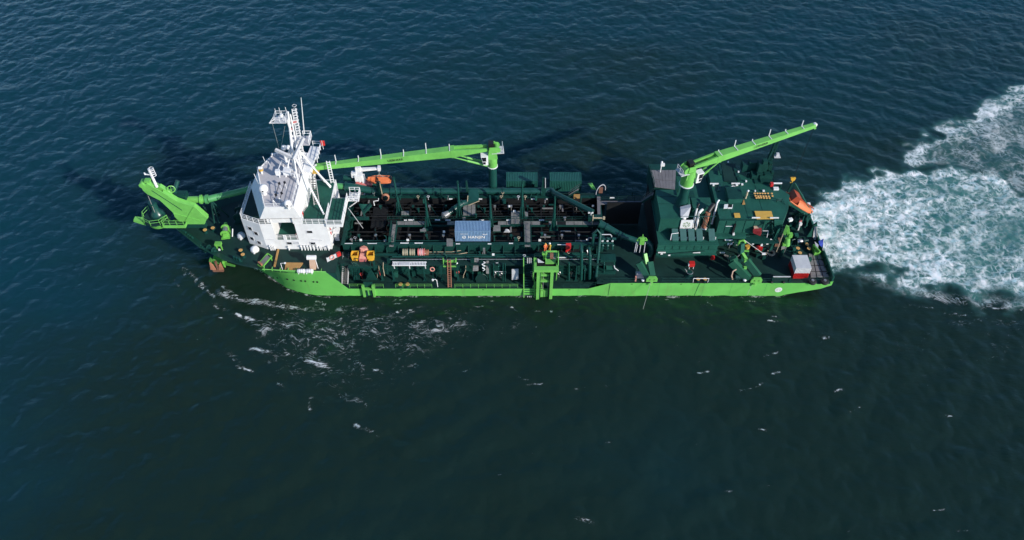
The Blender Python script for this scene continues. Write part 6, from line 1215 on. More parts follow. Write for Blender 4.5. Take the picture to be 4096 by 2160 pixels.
# roof things
for a, b, lbz, mt in ((((495,1222),(615,1222),(637,1308),(515,1310)),None,'small yellow hatch cover on the aft deckhouse roof','hatch_yellow'),(((925,1180),(1280,1180),(1325,1340),(975,1345)),None,'large yellow hatch cover at the port edge of the aft deckhouse roof','hatch_yellow')):
    c = [at(*Y2(*q), ZU+.1) for q in a]; t = T('yellow_hatch', lbz, 'hatch', sum(c, V3(0,0,0))/4); P('cover', MB().extr(c, (0,0,.12)), mt, t); P('coaming', MB().extr([lerp(q, sum(c, V3(0,0,0))/4, -.03)-V3(0,0,.09) for q in c], (0,0,.08)), 'dark_green', t)
c = [at(*Y2(*q), ZU+.03) for q in ((670,1038),(735,1035),(705,930))]; TM('triangle_marker', MB().extr(c, (0,0,.1)), 'tan', 'small tan triangular plate on the aft deckhouse roof', 'marker')
p = at(*Y2(740,900), ZU); t = T('fire_monitor', 'pale yellow fire monitor standing above the triangular plate', 'fire monitor', p)
P('stand', MB().cyl(p, p+V3(.05,0,.7), .2, .12, n=10), 'rope', t); P('barrel', MB().cyl(p+V3(.05,0,.7), at(*Y2(785,760), ZU+1.6), .2, .13, n=10), 'rope', t); P('nozzle', MB().ball(at(*Y2(798,750), ZU+1.7), .2, 8), 'white', t)
caps = [(930,803),(985,803),(1038,803),(1092,803),(1145,803),(1207,803),(1287,805),(945,852),(1000,862),(1050,858),(1110,862),(1165,862),(1222,865),(1300,857),(968,898),(1015,895),(1062,893),(1122,898),(1180,900),(1240,900)]
c0 = None; CG = 'orange round caps on the aft roof'; rg = random.Random(2)
for i, (a, b) in enumerate(caps):
    p = at(*Y2(a, b), ZU+.35)
    if c0 is None:
        c0 = T('mushroom_vent', 'x', 'vent', V3(p.x,p.y,ZU), CG); P('stem', MB().cyl(V3(p.x,p.y,ZU), p, .08, n=8), 'dark_green', c0); P('cap', MB().lathe(p, [(.2,0),(.21,.05),(.12,.1),(.01,.11)], 12), 'bollard_top', c0)
    else: dup(c0, V3(p.x,p.y,ZU))
for i, o in enumerate([q for q in col.objects if q.name.startswith('mushroom_vent')]): o['label'] = ('first','second','third','fourth','fifth','sixth','seventh')[i % 7]+' orange round vent cap from the bow in the '+('far','middle','near')[i//7]+' row on the aft roof'
x0, x1 = at(*Y2(395,920),ZU+.9).x, at(*Y2(690,920),ZU+.9).x; y0 = at(*Y2(395,920),ZU+.9).y
t = T('roof_locker', 'dark green box locker on the middle of the aft roof', 'locker', V3((x0+x1)/2,y0+1.3,ZU)); P('box', MB().box(x0, x1, y0, y0+3.0, ZU, ZU+.9), 'house_green', t); P('lid', MB().box(x0-.05, x1+.05, y0-.05, y0+3.05, ZU+.901, ZU+.97), 'dark_green', t)
p = at(*Y2(335,1080), ZU); t = T('skylight', 'white framed skylight with a dark opening beside the roof locker', 'skylight', p); P('lid', MB().extr([at(*Y2(*q), ZU+.35) for q in ((300,1040),(380,1035),(365,1118),(285,1125))], (0,0,.1)), 'white', t); P('opening', MB().extr([at(*Y2(*q), ZU+.05) for q in ((385,1040),(460,1040),(440,1095),(378,1095))], (0,0,.1)), 'black', t); P('rim', MB().beam(at(*Y2(375,1108),ZU+.1), at(*Y2(460,1108),ZU+.1), .15, .2).beam(at(*Y2(460,1108),ZU+.1), at(*Y2(472,1040),ZU+.1), .1, .2), 'white', t)
p = at(*Y2(490,675), ZU+.5); t = T('ring_vent', 'white ring shaped vent with a dark mouth on the aft roof', 'vent', V3(p.x,p.y,ZU)); P('ring', MB().lathe(p, [(.24,0),(.28,.06),(.4,.06),(.42,0),(.4,-.5)], 16), 'white', t); P('mouth', MB().cyl(p-V3(0,0,.4), p+V3(0,0,.02), .24, n=14), 'black', t)
for a, b, w_ in ((90,600,1.5),(535,595,1.5),(560,625,.4),(672,612,.35),(585,685,.3),(72,628,.3),(595,350,.25),(380,148,.2),(755,545,.25),(945,750,.2),(1120,748,.35)):
    p = at(*Y2(a,b), ZU+.25); P('roof_lamp', MB().cbox(p, (w_,.18 if w_ > 1 else .3,.22)).cyl(V3(p.x,p.y,ZU), p, .05, n=6), 'white', E)
for a, b, w_ in ((960,1310,1.4),(1345,1312,1.5)): p = at(*Y2(a,b), ZU+.4); P('roof_lamp', MB().cbox(p, (w_,.16,.18)), 'white', E)
P('roof_duct', MB().extr([at(*Y2(*q), ZU+.3) for q in ((160,200),(200,200),(250,430),(215,420))], (0,0,.3)), 'dark_green', E); P('roof_duct', MB().extr([at(*Y2(*q), ZU+.03) for q in ((230,180),(530,190),(560,580),(300,560))], (0,0,.12)), 'deck_green', E)
for a in (200, 230): P('roof_pipe', MB().cyl(at(*Y2(a,600),ZU+.2), at(*Y2(a-35,750),ZU+.2), .1, n=8), 'pipe_green', E)
for a, b in ((530,330),(560,430),(600,520)): p = at(*Y2(a,b), ZU); P('stair_step', MB().cbox(p+V3(0,0,.15), (.6,.9,.3)), 'dark_green', E)
c = [at(*Y2(*q), ZU-.2) for q in ((1330,770),(1500,790),(1560,900),(1390,930))]; TM('grey_walk_plate', MB().extr(c, (0,0,.12)), 'pale_grey', 'pale blue grey walk plate between the orange caps and the lifeboat', 'plate')
t = T('lifeboat_hatch', 'white box with lamp bar beside the lifeboat station', 'box', at(*Y2(1380,720), ZU-.3)); p = at(*Y2(1375,715), ZU); P('box', MB().cbox(p, (.9,.6,.6)), 'white', t); P('lamp_bar', MB().cbox(p+V3(.4,.9,.6), (1.5,.2,.2)), 'white', t); P('red_case', MB().cbox(p+V3(-.7,.7,.5), (.5,.5,.7)), 'red', t)
# lower wall fittings of the port side
for a, b, y, w_ in ((585,470,-6.95,1.3),(1310,470,-6.95,1.3)): p = aty(*Y6(a+80,b), y); P('strip_lamp', MB().cbox(p, (w_,.16,.16)), 'white', E)
for a, b in ((180,525),(1210,1145)): pass
for q, w_ in ((Y3(180,522),1.3),(Y3(50,785),.9),(Y3(590,525),1.0)): p = aty(*q, -5.1); P('strip_lamp', MB().cbox(p, (w_,.16,.18)), 'white', E)
for q in (Y3(172,605),Y3(238,600),Y3(690,595),Y3(990,595),Y3(870,630),Y6(660,500),Y6(820,520),Y3(1065,520)): p = aty(*q, -5.2 if q[0] > 2880 else -6.95); P('sign_plate', MB().cbox(p, (.36,.12,.4)), 'white', E)
P('wall_bar', MB().cyl(aty(*Y3(120,235),-4.15), aty(*Y3(265,235),-4.15), .05, n=6), 'white_gear', E); P('wall_duct', MB().beam(aty(*Y3(255,400),-4.3), aty(*Y3(320,190),-4.25), .3, .3), 'black', E); P('wall_vent', MB().cbox(aty(*Y3(280,400),-4.5), (.35,.4,.5)), 'white_gear', E)
P('wall_pipe', MB().cyl(aty(*Y6(640,520),-6.98), aty(*Y6(1560,440),-6.98), .09, n=6), 'dark_green', E); P('ledge_pipe', MB().cyl(aty(*Y3(20,440),-4.6), aty(*Y3(620,440),-4.6), .1, n=8), 'pipe_green', E)
# aft bay: red locker, brackets, sloping beam
p = aty(*Y3(780,370), -4.6); t = T('red_container', 'dark red steel locker in the open bay of the aft deckhouse', 'locker', p-V3(0,0,1)); P('body', MB().hexa([aty(*Y3(*q), y) for y, q in ((-4.9,(690,380)),(-4.9,(845,440)),(-3.6,(880,350)),(-3.6,(700,290)),(-4.9,(690,310)),(-4.9,(850,350)),(-3.6,(890,230)),(-3.6,(760,200)))]), 'dark_red', t); P('top_plate', MB().cbox(aty(*Y3(760,250),-4.3), (.9,.6,.1)), 'beige', t)
P('bay_floor', MB().box(40.4, 46.0, -6.0, -4.11, 8.0, 8.2), 'dark_green', E); P('bay_bracket', MB().beam(aty(*Y3(1010,330),-4.5), aty(*Y3(980,470),-5.0), .1, .1).beam(aty(*Y3(890,330),-4.5), aty(*Y3(1010,330),-4.5), .1, .1), 'pale_grey', E)
for q0, q1 in (((1020,170),(930,300)),((1080,200),(1130,480)),((990,180),(1100,140)),((1040,440),(1120,360))): P('bay_brace', MB().beam(aty(*Y3(*q0),-4.6), aty(*Y3(*q1),-5.2), .22, .25), 'dark_green', E)
c = [aty(*Y3(*q), -4.6) for q in ((1135,110),(1325,110),(1295,290),(1140,330))]; P('bay_plate', MB().extr(c, (0,.2,0)), 'house_green', E)
sb = T('sloping_beam', 'dark green flat beam sloping from the roof corner down to the aft deck', 'beam', at(3083,1000,ZA+1)); P('beam', MB().extr([aty(*Y3(*q), -5.4) for q in ((1215,300),(1265,270),(1080,740),(1015,740))], (0,.35,0)), 'house_green', sb); P('web', MB().extr([aty(*Y3(*q), -5.05) for q in ((1150,400),(1260,270),(1300,290),(1180,520))], (0,.12,0)), 'dark_green', sb)
# ------------------------------------------------------------------ aft crane
ab = at(2728, 815, ZU)
ac = crane('deck_crane', 'bright green aft deck crane with boom reaching out over the stern', ab, ZU, 16.6, 20.0, .78, 1.12, V3(ab.x+.4, ab.y+.1, 20.7), V3(51.6, 8.15, 22.4), 1.3, 1.35, .7, .7, [(.02,.3),(.18,1.3),(.36,.4),(.53,1.4),(.70,.4),(.87,1.2)], 1, 'LIEBHERR')
hk = aty(3170, 720, 8.15); P('hoist_wire', MB().cyl(V3(51.55,8.1,21.8), hk+V3(-.08,0,.5), .02, n=5).cyl(V3(51.75,8.2,21.8), hk+V3(.08,0,.5), .02, n=5), 'black', ac)
P('hook_block', MB().loft([hk+V3(-.3,-.2,0), hk+V3(.3,-.2,0), hk+V3(.3,.2,0), hk+V3(-.3,.2,0)], [hk+V3(-.45,-.2,.55), hk+V3(.45,-.2,.55), hk+V3(.45,.2,.55), hk+V3(-.45,.2,.55)]).tube([hk+V3(0,0,0), hk+V3(.1,0,-.4), hk+V3(-.15,0,-.7), hk+V3(-.3,0,-.5)], .1, 6), 'yellow', ac, 'yellow hook block')
P('service_platform', MB().box(ab.x+.8, ab.x+2.1, ab.y+.9, ab.y+2.1, 13.0, 13.15), 'dark_green', ac); P('pedestal_rib', MB().extr([V3(ab.x+.75,ab.y-.3,14.2), V3(ab.x+1.35,ab.y-.5,12.05), V3(ab.x+.9,ab.y-.6,12.05)], (.05,-.12,0)), 'house_green', ac)
# far side lattice tower and gear (starboard aft gantry)
tw = T('starboard_gantry', 'dark green lattice gantry tower rising on the far side of the aft roof', 'gantry', V3(45.8,8.8,8)); tb, tt = V3(45.6,8.6,9.5), aty(3116,545,8.9)
for dx, dy in ((-.45,-.35),(.45,-.35),(.45,.35),(-.45,.35)): P('chord', MB().beam(tb+V3(dx,dy,0), tt+V3(dx*.5,dy*.5,0), .16, .16), 'dark_green', tw)
mb = MB()
for i in range(8):
    a_, b_ = lerp(tb,tt,i/8), lerp(tb,tt,(i+1)/8); k = 1-.06*i; mb.beam(a_+V3(-.45*k,-.35*k,0), b_+V3(.45*k,-.35*k,0), .09, .09); mb.beam(a_+V3(.45*k,-.35*k,0), b_+V3(.45*k,.35*k,0), .09, .09); mb.beam(a_+V3(-.45*k,-.35*k,0), a_+V3(.45*k,-.35*k,0), .08, .08)
P('lattice', mb, 'dark_green', tw); p = aty(3108,625,8.4); P('lamp_platform', MB().cbox(p, (1.1,.9,.1)).cbox(p+V3(0,0,.4), (.5,.4,.6)), 'pale_grey', tw)
for a, b, y, sz in ((1080,260,7.4,(1.6,1.4,2.4)),(1180,330,8.0,(1.2,1.2,2.8)),(1000,430,6.8,(2.6,1.6,1.2)),(1150,430,6.5,(2.2,1.4,1.0)),(860,230,8.6,(3.4,1.5,1.6)),(1230,480,6.8,(.9,1.0,2.2)),(1100,560,5.6,(3.2,1.6,.8)),(900,470,6.8,(2.0,1.2,.9))):
    p = aty(*Y2(a,b), y); P('machinery_block', MB().cbox(p, sz).cbox(p+V3(.2,-.2,sz[2]*.6), (sz[0]*.5,sz[1]*.6,sz[2]*.4)), 'dark_green', tw)
for a, b in ((1030,310),(1100,285),(1125,238),(1258,455)): p = aty(*Y2(a,b), 7.0); P('lamp', MB().ball(p, .16, 8), 'white', tw)
for a in range(6): p = aty(*Y2(980+a*48,400-a*14), 7.2); P('hydraulic_hose', MB().tube([p, p+V3(.1,0,.9), p+V3(.5,.2,1.5)], .06, 6), 'pipe_green', tw)
# ------------------------------------------------------------------ free fall lifeboat on its ramp
bow_, stn = at(*Y4(960,520), 5.4), at(*Y4(520,300), 9.4)
t, a, b, ax, s, up, L, rows = boat('free_fall_lifeboat', 'orange enclosed lifeboat pointing down its launching ramp at the stern', V3(55.6,5.5,4.5), V3(49.9,4.9,8.8), 3.0, 'orange', 'orange', 1.0)
mb = MB(); pr_ = []
for f, hw, hh in ((.04,.25,.15),(.2,.75,.55),(.5,.95,.75),(.74,.95,.85)):
    c = a+ax*L*f; r = 1.5*hw; pr_.append([c+s*r, c+s*r*.72+up*hh*.75, c+up*hh, c-s*r*.72+up*hh*.75, c-s*r])
for r0_, r1_ in zip(pr_[:-1], pr_[1:]): mb.add(r0_+r1_, [(i, i+1, i+6, i+5) for i in range(4)], True)
mb.add(pr_[0], [(4,3,2,1,0)]); mb.add(pr_[-1], [(0,1,2,3,4)]); P('canopy', mb, 'orange', t)
c = a+ax*L*.86; P('conning_cabin', MB().hexa([c+ax*p_+s*q_+up*r_ for r_ in (0,1.35) for p_, q_ in ((-.75,-.85),(.7,-.95),(.7,.95),(-.75,.85))]), 'orange_dark', t); P('cabin_window', MB().hexa([c+ax*p_+s*q_+up*r_ for r_ in (.75,1.2) for p_, q_ in ((-.79,-.6),(-.76,-.6),(-.76,.6),(-.79,.6))]), 'glass_dark', t)
P('keel_strip', MB().beam(a+ax*.5+up*.62, a+ax*L*.7+up*.88, .5, .08), 'orange_dark', t)
for f in (.25,.55): P('side_hatch', MB().cbox(a+ax*L*f+up*.75+s*.5, (.5,.5,.1)), 'white_gear', t)
rp = T('lifeboat_ramp', 'dark green launching ramp beams of the free fall lifeboat', 'ramp', V3(52,5.5,ZA))
q0, q1 = V3(48.8,3.9,10.6), V3(55.4,4.4,4.9)
P('side_beam', MB().beam(aty(*Y4(425,430),3.6), aty(*Y4(880,720),3.6), .25, .5), 'house_green', rp); P('side_beam', MB().beam(aty(*Y4(610,70),6.6), aty(*Y4(960,690),4.6), .25, .45), 'house_green', rp)
P('ramp_post', MB().beam(V3(48.9,3.7,ZA), aty(*Y4(425,430),3.6), .3, .3).beam(V3(54.3,3.7,ZA), aty(*Y4(860,705),3.6), .3, .3).beam(V3(48.9,7.2,ZA), V3(48.9,7.2,9.5), .3, .3), 'dark_green', rp)
P('hoist_post', MB().beam(V3(50.2,7.6,ZA), aty(3172,728,8.0)+V3(0,0,-.2), .28, .28), 'dark_green', rp)
for f in (.2,.45,.7,.92): P('cross_tie', MB().beam(lerp(aty(*Y4(425,430),3.6),aty(*Y4(880,720),3.6),f)+V3(0,0,-.9), lerp(aty(*Y4(425,430),3.6),aty(*Y4(880,720),3.6),f)+V3(.3,3.6,-1.0), .18, .18), 'dark_green', rp)
for q0_, q1_ in (((900,740),(870,970)),((960,740),(830,1000)),((820,760),(780,880)),((700,740),(820,700))): P('stern_frame', MB().beam(aty(*Y4(*q0_),3.4), aty(*Y4(*q1_),1.6), .18, .22), 'house_green', rp)
rail(rp, [at(*Y4(230,480),ZU-.2), at(*Y4(330,480),ZU-.4), at(*Y4(440,700),ZU-1.5)], 1.0, 1.0, 'dark_green', .05)
p = at(*Y4(530,830), 9.5); TM('white_box', MB().cbox(p, (.7,.5,.5), .3), 'white', 'white box on the roof corner below the lifeboat', 'box')
for a, b, mt in ((740,850,'pink_red'),(740,915,'white_gear')): p = at(*Y4(a,b), ZA+1.6); TM('deck_case', MB().cbox(p, (.5,.45,.55)).cbox(p+V3(0,0,-1.0), (.2,.2,1.5)), mt, ('pinkish' if mt == 'pink_red' else 'white')+' small case on a post below the lifeboat ramp', 'case')
# ------------------------------------------------------------------ stern deck
sc_ = T('white_container', 'white topped container with red lower half near the stern rail', 'container', V3(48.9,-7.5,ZA)); xa, xb_ = at(*Y5(560,890),6.2).x, at(*Y5(870,890),6.2).x; ya = at(*Y5(700,890),6.2).y; yb = ya+3.0
def half(z0, z1, mat, name):
    mb = MB(); n = 10; m = []
    for i in range(n): x = xa+(xb_-xa)*i/n; d = (xb_-xa)/n; m += [(x,0),(x+d*.35,0),(x+d*.5,1),(x+d*.85,1)]
    m.append((xb_,0)); k = len(m); mb.add([(x, ya+f*.08, z) for z in (z0,z1) for x, f in m], [(i,i+1,k+i+1,k+i) for i in range(k-1)]); mb.add([(xa,ya,z0),(xa,yb,z0),(xa,yb,z1),(xa,ya,z1)], [(3,2,1,0)]); mb.add([(xb_,ya,z0),(xb_,yb,z0),(xb_,yb,z1),(xb_,ya,z1)], [(0,1,2,3)]); mb.add([(xa,yb,z0),(xb_,yb,z0),(xb_,yb,z1),(xa,yb,z1)], [(3,2,1,0)]); return P(name, mb, mat, sc_)
half(ZA+.12, ZA+1.32, 'red', 'lower_shell'); half(ZA+1.32, ZA+2.55, 'white', 'upper_shell')
P('roof', MB().box(xa-.04, xb_+.04, ya-.04, yb+.04, ZA+2.55, ZA+2.68), 'pale_grey', sc_, 'pale grey roof'); P('base_frame', MB().box(xa-.02, xb_+.02, ya-.02, yb+.02, ZA+.02, ZA+.119), 'red', sc_)
for x in (xa-.03, xb_-.09):
    for y in (ya-.03, yb-.09): P('corner_post', MB().box(x, x+.12, y, y+.12, ZA+.12, ZA+1.319), 'red', sc_); P('corner_post', MB().box(x, x+.12, y, y+.12, ZA+1.321, ZA+2.549), 'white', sc_)
dp = T('stern_decking', 'grid of grey wooden deck panels at the stern beside the white container', 'deck panels', at(*Y5(980,860), ZA)); G = [at(*Y5(*q), ZA) for q in ((800,600),(1040,600),(1245,1110),(840,1110))]
P('bed', MB().extr([p+V3(0,0,.005) for p in G], (0,0,.06)), 'hopper_dark', dp)
for i in range(3):
    for j in range(4):
        L_ = lambda u_, v_: lerp(lerp(G[0],G[1],u_), lerp(G[3],G[2],u_), v_)
        e = [L_((i+.08)/3,(j+.07)/4), L_((i+.93)/3,(j+.07)/4), L_((i+.93)/3,(j+.94)/4), L_((i+.08)/3,(j+.94)/4)]; P('panel', MB().extr([q+V3(0,0,.066) for q in e], (0,0,.07)), 'grating' if (i*j) % 3 != 2 else 'grey_deck', dp)
ks = [V3(55.3,-10.5,ZA), V3(55.3,-6.5,ZA), V3(55.1,-2.2,ZA), V3(54.9,4,ZA), V3(54.9,10.4,ZA)]
for a_, b_ in zip(ks[:-1], ks[1:]): P('stern_bulwark', MB().beam(a_+V3(0,0,.45), b_+V3(0,0,.45), .3, 1.1), 'house_green', ship)
for y in (-9,-7.5,-5.8,-4): P('bulwark_frame', MB().extr([V3(55.1,y,ZA+1.0), V3(55.1,y,ZA), V3(54.5,y,ZA)], (0,.1,0)), 'dark_green', ship)
t = T('stern_plate', 'dark green triangular fin plate on the stern with its sunlit face painted pale', 'stern plate', at(*Y4(960,1200), ZA)); c = [aty(*Y4(*q), -.6) for q in ((1090,900),(1095,970),(1000,1020),(980,1190),(870,1190),(960,1060),(1020,950))]; P('fin', MB().extr(c, (0,.3,0)), 'house_green', t)
c = [aty(*Y4(*q), -.7) for q in ((1035,985),(1085,975),(1110,1310),(1060,1310),(1000,1200))]; P('lit_face', MB().extr(c, (0,.12,0)), 'pale_grey', t); P('rib', MB().beam(aty(*Y4(1075,975),-.85), aty(*Y4(1105,1310),-.85), .15, .1), 'wire', t)  # sunlight on this side of the fin is painted as pale grey
t = T('stern_fairlead', 'bright green fairlead bracket at the stern corner', 'fairlead', at(*Y5(980,560), ZA)); c = [at(*Y5(*q), ZA+.9) for q in ((890,430),(930,450),(1050,575),(940,575))]; P('bracket', MB().extr(c, (0,0,-.85)), 'fresh_green', t); P('roller', MB().cyl(at(*Y5(905,420),ZA+1.2), at(*Y5(1045,565),ZA+1.2), .22, n=10), 'fresh_green', t); P('back_plate', MB().extr([at(*Y5(*q), ZA+1.2) for q in ((930,350),(1010,420),(1000,500),(950,440))], (0,0,.1)), 'pale_grey', t)
p = at(*Y5(1105,530), ZA+1.0); t = T('ensign', 'blue flag hanging on the stern flagstaff', 'flag', p); q = aty(*Y5(1125,270), p.y); P('staff', MB().cyl(p, q, .05, n=6), 'white', t)
mb = MB(); A_ = [lerp(q,p,f) for f in (.05,.3,.55,.8)]; mb.add([A_[0], A_[1], A_[2], A_[3], A_[3]+V3(-.3,.05,.2), A_[2]+V3(-.75,-.15,.1), A_[1]+V3(-.85,.15,.0), A_[0]+V3(-.25,0,-.2)], [(0,1,6,7),(1,2,5,6),(2,3,4,5)]); P('cloth', mb, 'blue_flag', t)
# knuckle boom crane on the aft deck
kc = T('knuckle_crane', 'small bright green knuckle boom crane on a dark green post near the stern', 'crane', at(*Y3(1270,850), ZA)); b0_ = at(*Y3(1260,850), ZA); kq = [aty(*Y3(*q), -6.0) for q in ((1200,760),(1330,430),(1400,260))]
P('post', MB().cyl(b0_, b0_+V3(0,0,2.0), .4, n=14), 'dark_green', kc); P('main_boom', MB().beam(b0_+V3(-.1,.1,2.0), aty(*Y3(1350,420),-5.6), .7, .8), 'dark_green', kc)
P('upper_boom', MB().beam(aty(*Y3(1345,400),-5.8), aty(*Y3(1410,230),-5.4), .5, .55), 'fresh_green', kc); P('upper_boom', MB().beam(aty(*Y3(1440,470),-5.6), aty(*Y3(1420,260),-5.4), .4, .4), 'fresh_green', kc)
P('turret', MB().cyl(aty(*Y3(1395,620),-5.8), aty(*Y3(1410,470),-5.8), .55, .45, n=14), 'light_green', kc); P('control_box', MB().cbox(aty(*Y3(1470,420),-5.6), (.6,.6,.8)).cbox(aty(*Y3(1360,610),-6.0), (.9,.5,.5)), 'fresh_green', kc); P('boom_rod', MB().cyl(aty(*Y3(1175,770),-6.2), aty(*Y3(1320,390),-5.9), .07, n=6), 'rope', kc)
ladder('step_ladder', kc, at(*Y3(1300,770),ZA), aty(*Y3(1330,650),-6.2), .8, (1,.2,0), 'dark_green', .06, .35, 'grating')
# port gantries for the trailing pipe: two slanting legs, deck plate with logo-less cheek, arm, wire
def davit(label, plate_px, legs, arm, wire, headpx, big):
    pc_ = aty(*plate_px, -11.0); t = T('pipe_davit', label, 'davit', V3(pc_.x,-10.6,ZA))
    P('cheek_plate', MB().extr([pc_+V3(dx,-.35,dz) for dx, dz in ((-.95,-.55),(.95,-.55),(.95,.15),(.6,.7),(-.6,.7),(-.95,.15))], (0,.25,0)), 'light_green', t)
    for sx in (-.35,.35): P('cheek_hole', MB().extr([pc_+V3(sx-.18,-.37,-.1), pc_+V3(sx+.18,-.37,-.1), pc_+V3(sx+.05*np.sign(sx),-.37,.15)], (0,.02,0)), 'black', t)
    P('hook_tongue', MB().extr([pc_+V3(-.25,-.45,-.5), pc_+V3(.25,-.45,-.5), pc_+V3(.1,-.55,-1.35), pc_+V3(-.1,-.55,-1.2)], (0,.15,0)), 'light_green', t)
    for k, (q0_, q1_, y0_, y1_, w_) in enumerate(legs): P('leg', MB().beam(aty(*q0_, y0_), aty(*q1_, y1_), w_, w_*.9, (0,1,0)), 'davit_green', t)
    for q0_, q1_, y0_, y1_, w_, mt in arm: P('arm', MB().beam(aty(*q0_, y0_), aty(*q1_, y1_), w_, w_), mt, t)
    P('wire', MB().cyl(aty(*wire[0], -11.6), aty(*wire[1], wire[2]), .035, n=5), 'wire', t); return t
d1 = davit('dark green pipe davit with bright green plate on the port rail, forward of two', (2607,1113), [(Y6(190,680),Y6(380,980),-8.9,-10.6,1.0),(Y6(430,660),Y6(480,950),-8.9,-10.6,.9),(Y6(150,760),Y6(160,860),-8.8,-9.2,.5)],
      [(Y6(310,490),Y6(350,700),-8.0,-9.0,.55,'light_green'),(Y6(265,600),Y6(290,500),-8.0,-8.0,.4,'dark_green')], (Zc(400,885),Zc(280,1310),-14.0), None, 0)
c = aty(*Y6(250,225), -6.6); P('winch_head', MB().cbox(c, (.8,.7,1.3)).cbox(c+V3(-.65,0,.2), (.5,.25,.25)).cbox(c+V3(.65,0,.2), (.5,.25,.25)).cyl(c+V3(0,0,.6), c+V3(0,0,1.5), .09, n=6).tube([c+V3(-.85,0,0), c+V3(-.6,0,.7), c+V3(.6,0,.7), c+V3(.85,0,0)], .1, 6), 'fresh_green', d1)
for dx in (-.9,-.65,-.1,.6): P('head_leg', MB().cyl(c+V3(dx,0,-.4), c+V3(dx*1.1,-.1,-2.8), .07, n=6), 'pale_grey', d1)
P('foot_block', MB().cbox(at(*Y6(200,950),ZA)+V3(0,0,.6), (1.3,1.3,1.2)), 'pale_grey', d1); P('fender_pad', MB().box(*[aty(*Y6(125,1000),-10.5).x-.12, aty(*Y6(125,1000),-10.5).x+.12], -10.6, -10.2, ZA, ZA+1.0), 'salmon', d1); P('float', MB().ball(V3(aty(*Y6(268,1048),-10.9).x,-10.9,ZA+.7), .33, 10, .6), 'white', d1)
d2 = davit('dark green pipe davit with bright green plate on the port rail, aft of two', (3025,1117), [(Zd(250,700),Zd(510,960),-8.6,-10.6,1.25),(Zd(480,690),Zd(660,920),-8.4,-10.5,1.0),(Zd(235,690),Zd(330,640),-8.5,-8.4,.8)],
      [(Zd(400,420),Zd(390,560),-6.4,-6.8,.8,'house_green'),(Zd(400,560),Zd(480,690),-6.8,-8.2,.5,'light_green'),(Zd(430,540),Zd(510,545),-6.6,-6.6,.25,'fresh_green')], (Zd(545,1075),Zd(485,1210),-12.5), None, 1)
P('arm_cap', MB().tube([aty(*Zd(350,450),-6.5), aty(*Zd(370,395),-6.4), aty(*Zd(430,378),-6.3), aty(*Zd(460,420),-6.4)], .2, 8), 'fresh_green', d2); P('boom_wire', MB().cyl(aty(*Zd(440,378),-6.3), aty(*Zd(740,590),-7.4), .07, n=6), 'wire', d2); P('wire_end', MB().cbox(aty(*Zd(735,585),-7.4), (.6,.3,.25)), 'white_gear', d2)
P('joint_pin', MB().cbox(aty(*Zd(470,690),-8.5), (.7,.5,.5)).cbox(aty(*Zd(455,795),-9.5), (.5,.4,.4)), 'light_green', d2)
P('fender_pad', MB().tube([aty(*Zd(265,970),-10.6), aty(*Zd(250,920),-10.5), aty(*Zd(270,850),-10.2), aty(*Zd(320,820),-9.9)], .12, 6), 'beige', d2); P('float', MB().ball(V3(aty(*Zd(440,1005),-10.9).x,-10.9,ZA+.7), .33, 10, .6), 'white', d2); P('drum', MB().cyl(at(*Zd(300,930),ZA+.6), at(*Zd(420,930),ZA+.6), .55, n=14), 'pipe_green', d2)
# red boxes, gear and covers on the aft deck
p = at(*Y6(1270,790), ZA); t = T('red_locker', 'red box on a stand on the aft deck near the port rail', 'locker', p); P('box', MB().cbox(p+V3(0,0,1.0), (.95,.7,.8)), 'red', t); P('hose_reel', MB().cyl(p+V3(-.62,-.1,1.0), p+V3(-.5,-.1,1.0), .3, n=12), 'white_gear', t)
for dx in (-.35,.35): P('leg', MB().cyl(p+V3(dx,-.25,0), p+V3(dx,-.25,.65), .06, n=6).cyl(p+V3(dx,.25,0), p+V3(dx,.25,.65), .06, n=6), 'white_gear', t)
p = at(*Y6(1230,960), ZA); t = T('capstan', 'dark green capstan with bright worn edges below the red box', 'capstan', p); P('drum', MB().lathe(p, [(.7,0),(.7,.1),(.45,.2),(.35,.6),(.55,.95),(.55,1.05),(.01,1.08)], 18), 'dark_green', t); P('brake_lever', MB().tube([p+V3(-.5,0,1.0), p+V3(-.7,.1,1.4), p+V3(-.9,.3,1.5)], .07, 6), 'steel', t); P('rim', MB().lathe(p+V3(0,0,1.0), [(.5,0),(.57,.04),(.5,.08)], 16), 'steel', t)
for a, b, lbz in ((1360,505,'red hose box in the shadow under the aft deckhouse ledge'),): p = at(*Zc(a,b), ZA+.8); TM('hose_box', MB().cbox(p, (.6,.4,.8)).cyl(p+V3(0,-.25,0), p+V3(0,-.2,0), .25, n=10), 'red', lbz, 'hose box')
p = at(*Y3(815,690), ZA+.9); TM('red_pump', MB().cbox(p, (1.2,.6,.6), -.3).cyl(p+V3(-.6,0,.3), p+V3(.2,0,.5), .25, n=10), 'red', 'red pump set in the shade behind the aft pipe davit', 'pump')
p = at(*Y3(565,690), ZA+1.4); TM('yellow_drum', MB().cyl(p, p+V3(0,0,.5), .4, n=12).cyl(p+V3(0,0,.5), p+V3(0,0,.55), .45, n=12), 'hatch_yellow', 'yellowish drum beside the aft pipe davit arm', 'drum')
for a, b, z_, lbz in ((870,630,ZA+1.2,'white gas bottle standing behind the red pump'),): p = at(*Y3(a,b), z_); TM('gas_bottle', MB().cyl(p-V3(0,0,1.0), p+V3(0,0,.3), .14, n=8).ball(p+V3(0,0,.35), .13, 8), 'white', lbz, 'gas bottle')
p = at(*Y3(160,870), ZA+.02); TM('steel_sheet', MB().extr([at(*Y3(*q), ZA+.3) for q in ((90,820),(235,870),(215,920),(80,860))], (0,0,.08)), 'grating', 'grey steel sheet lying on the aft deck beside the davit', 'sheet')
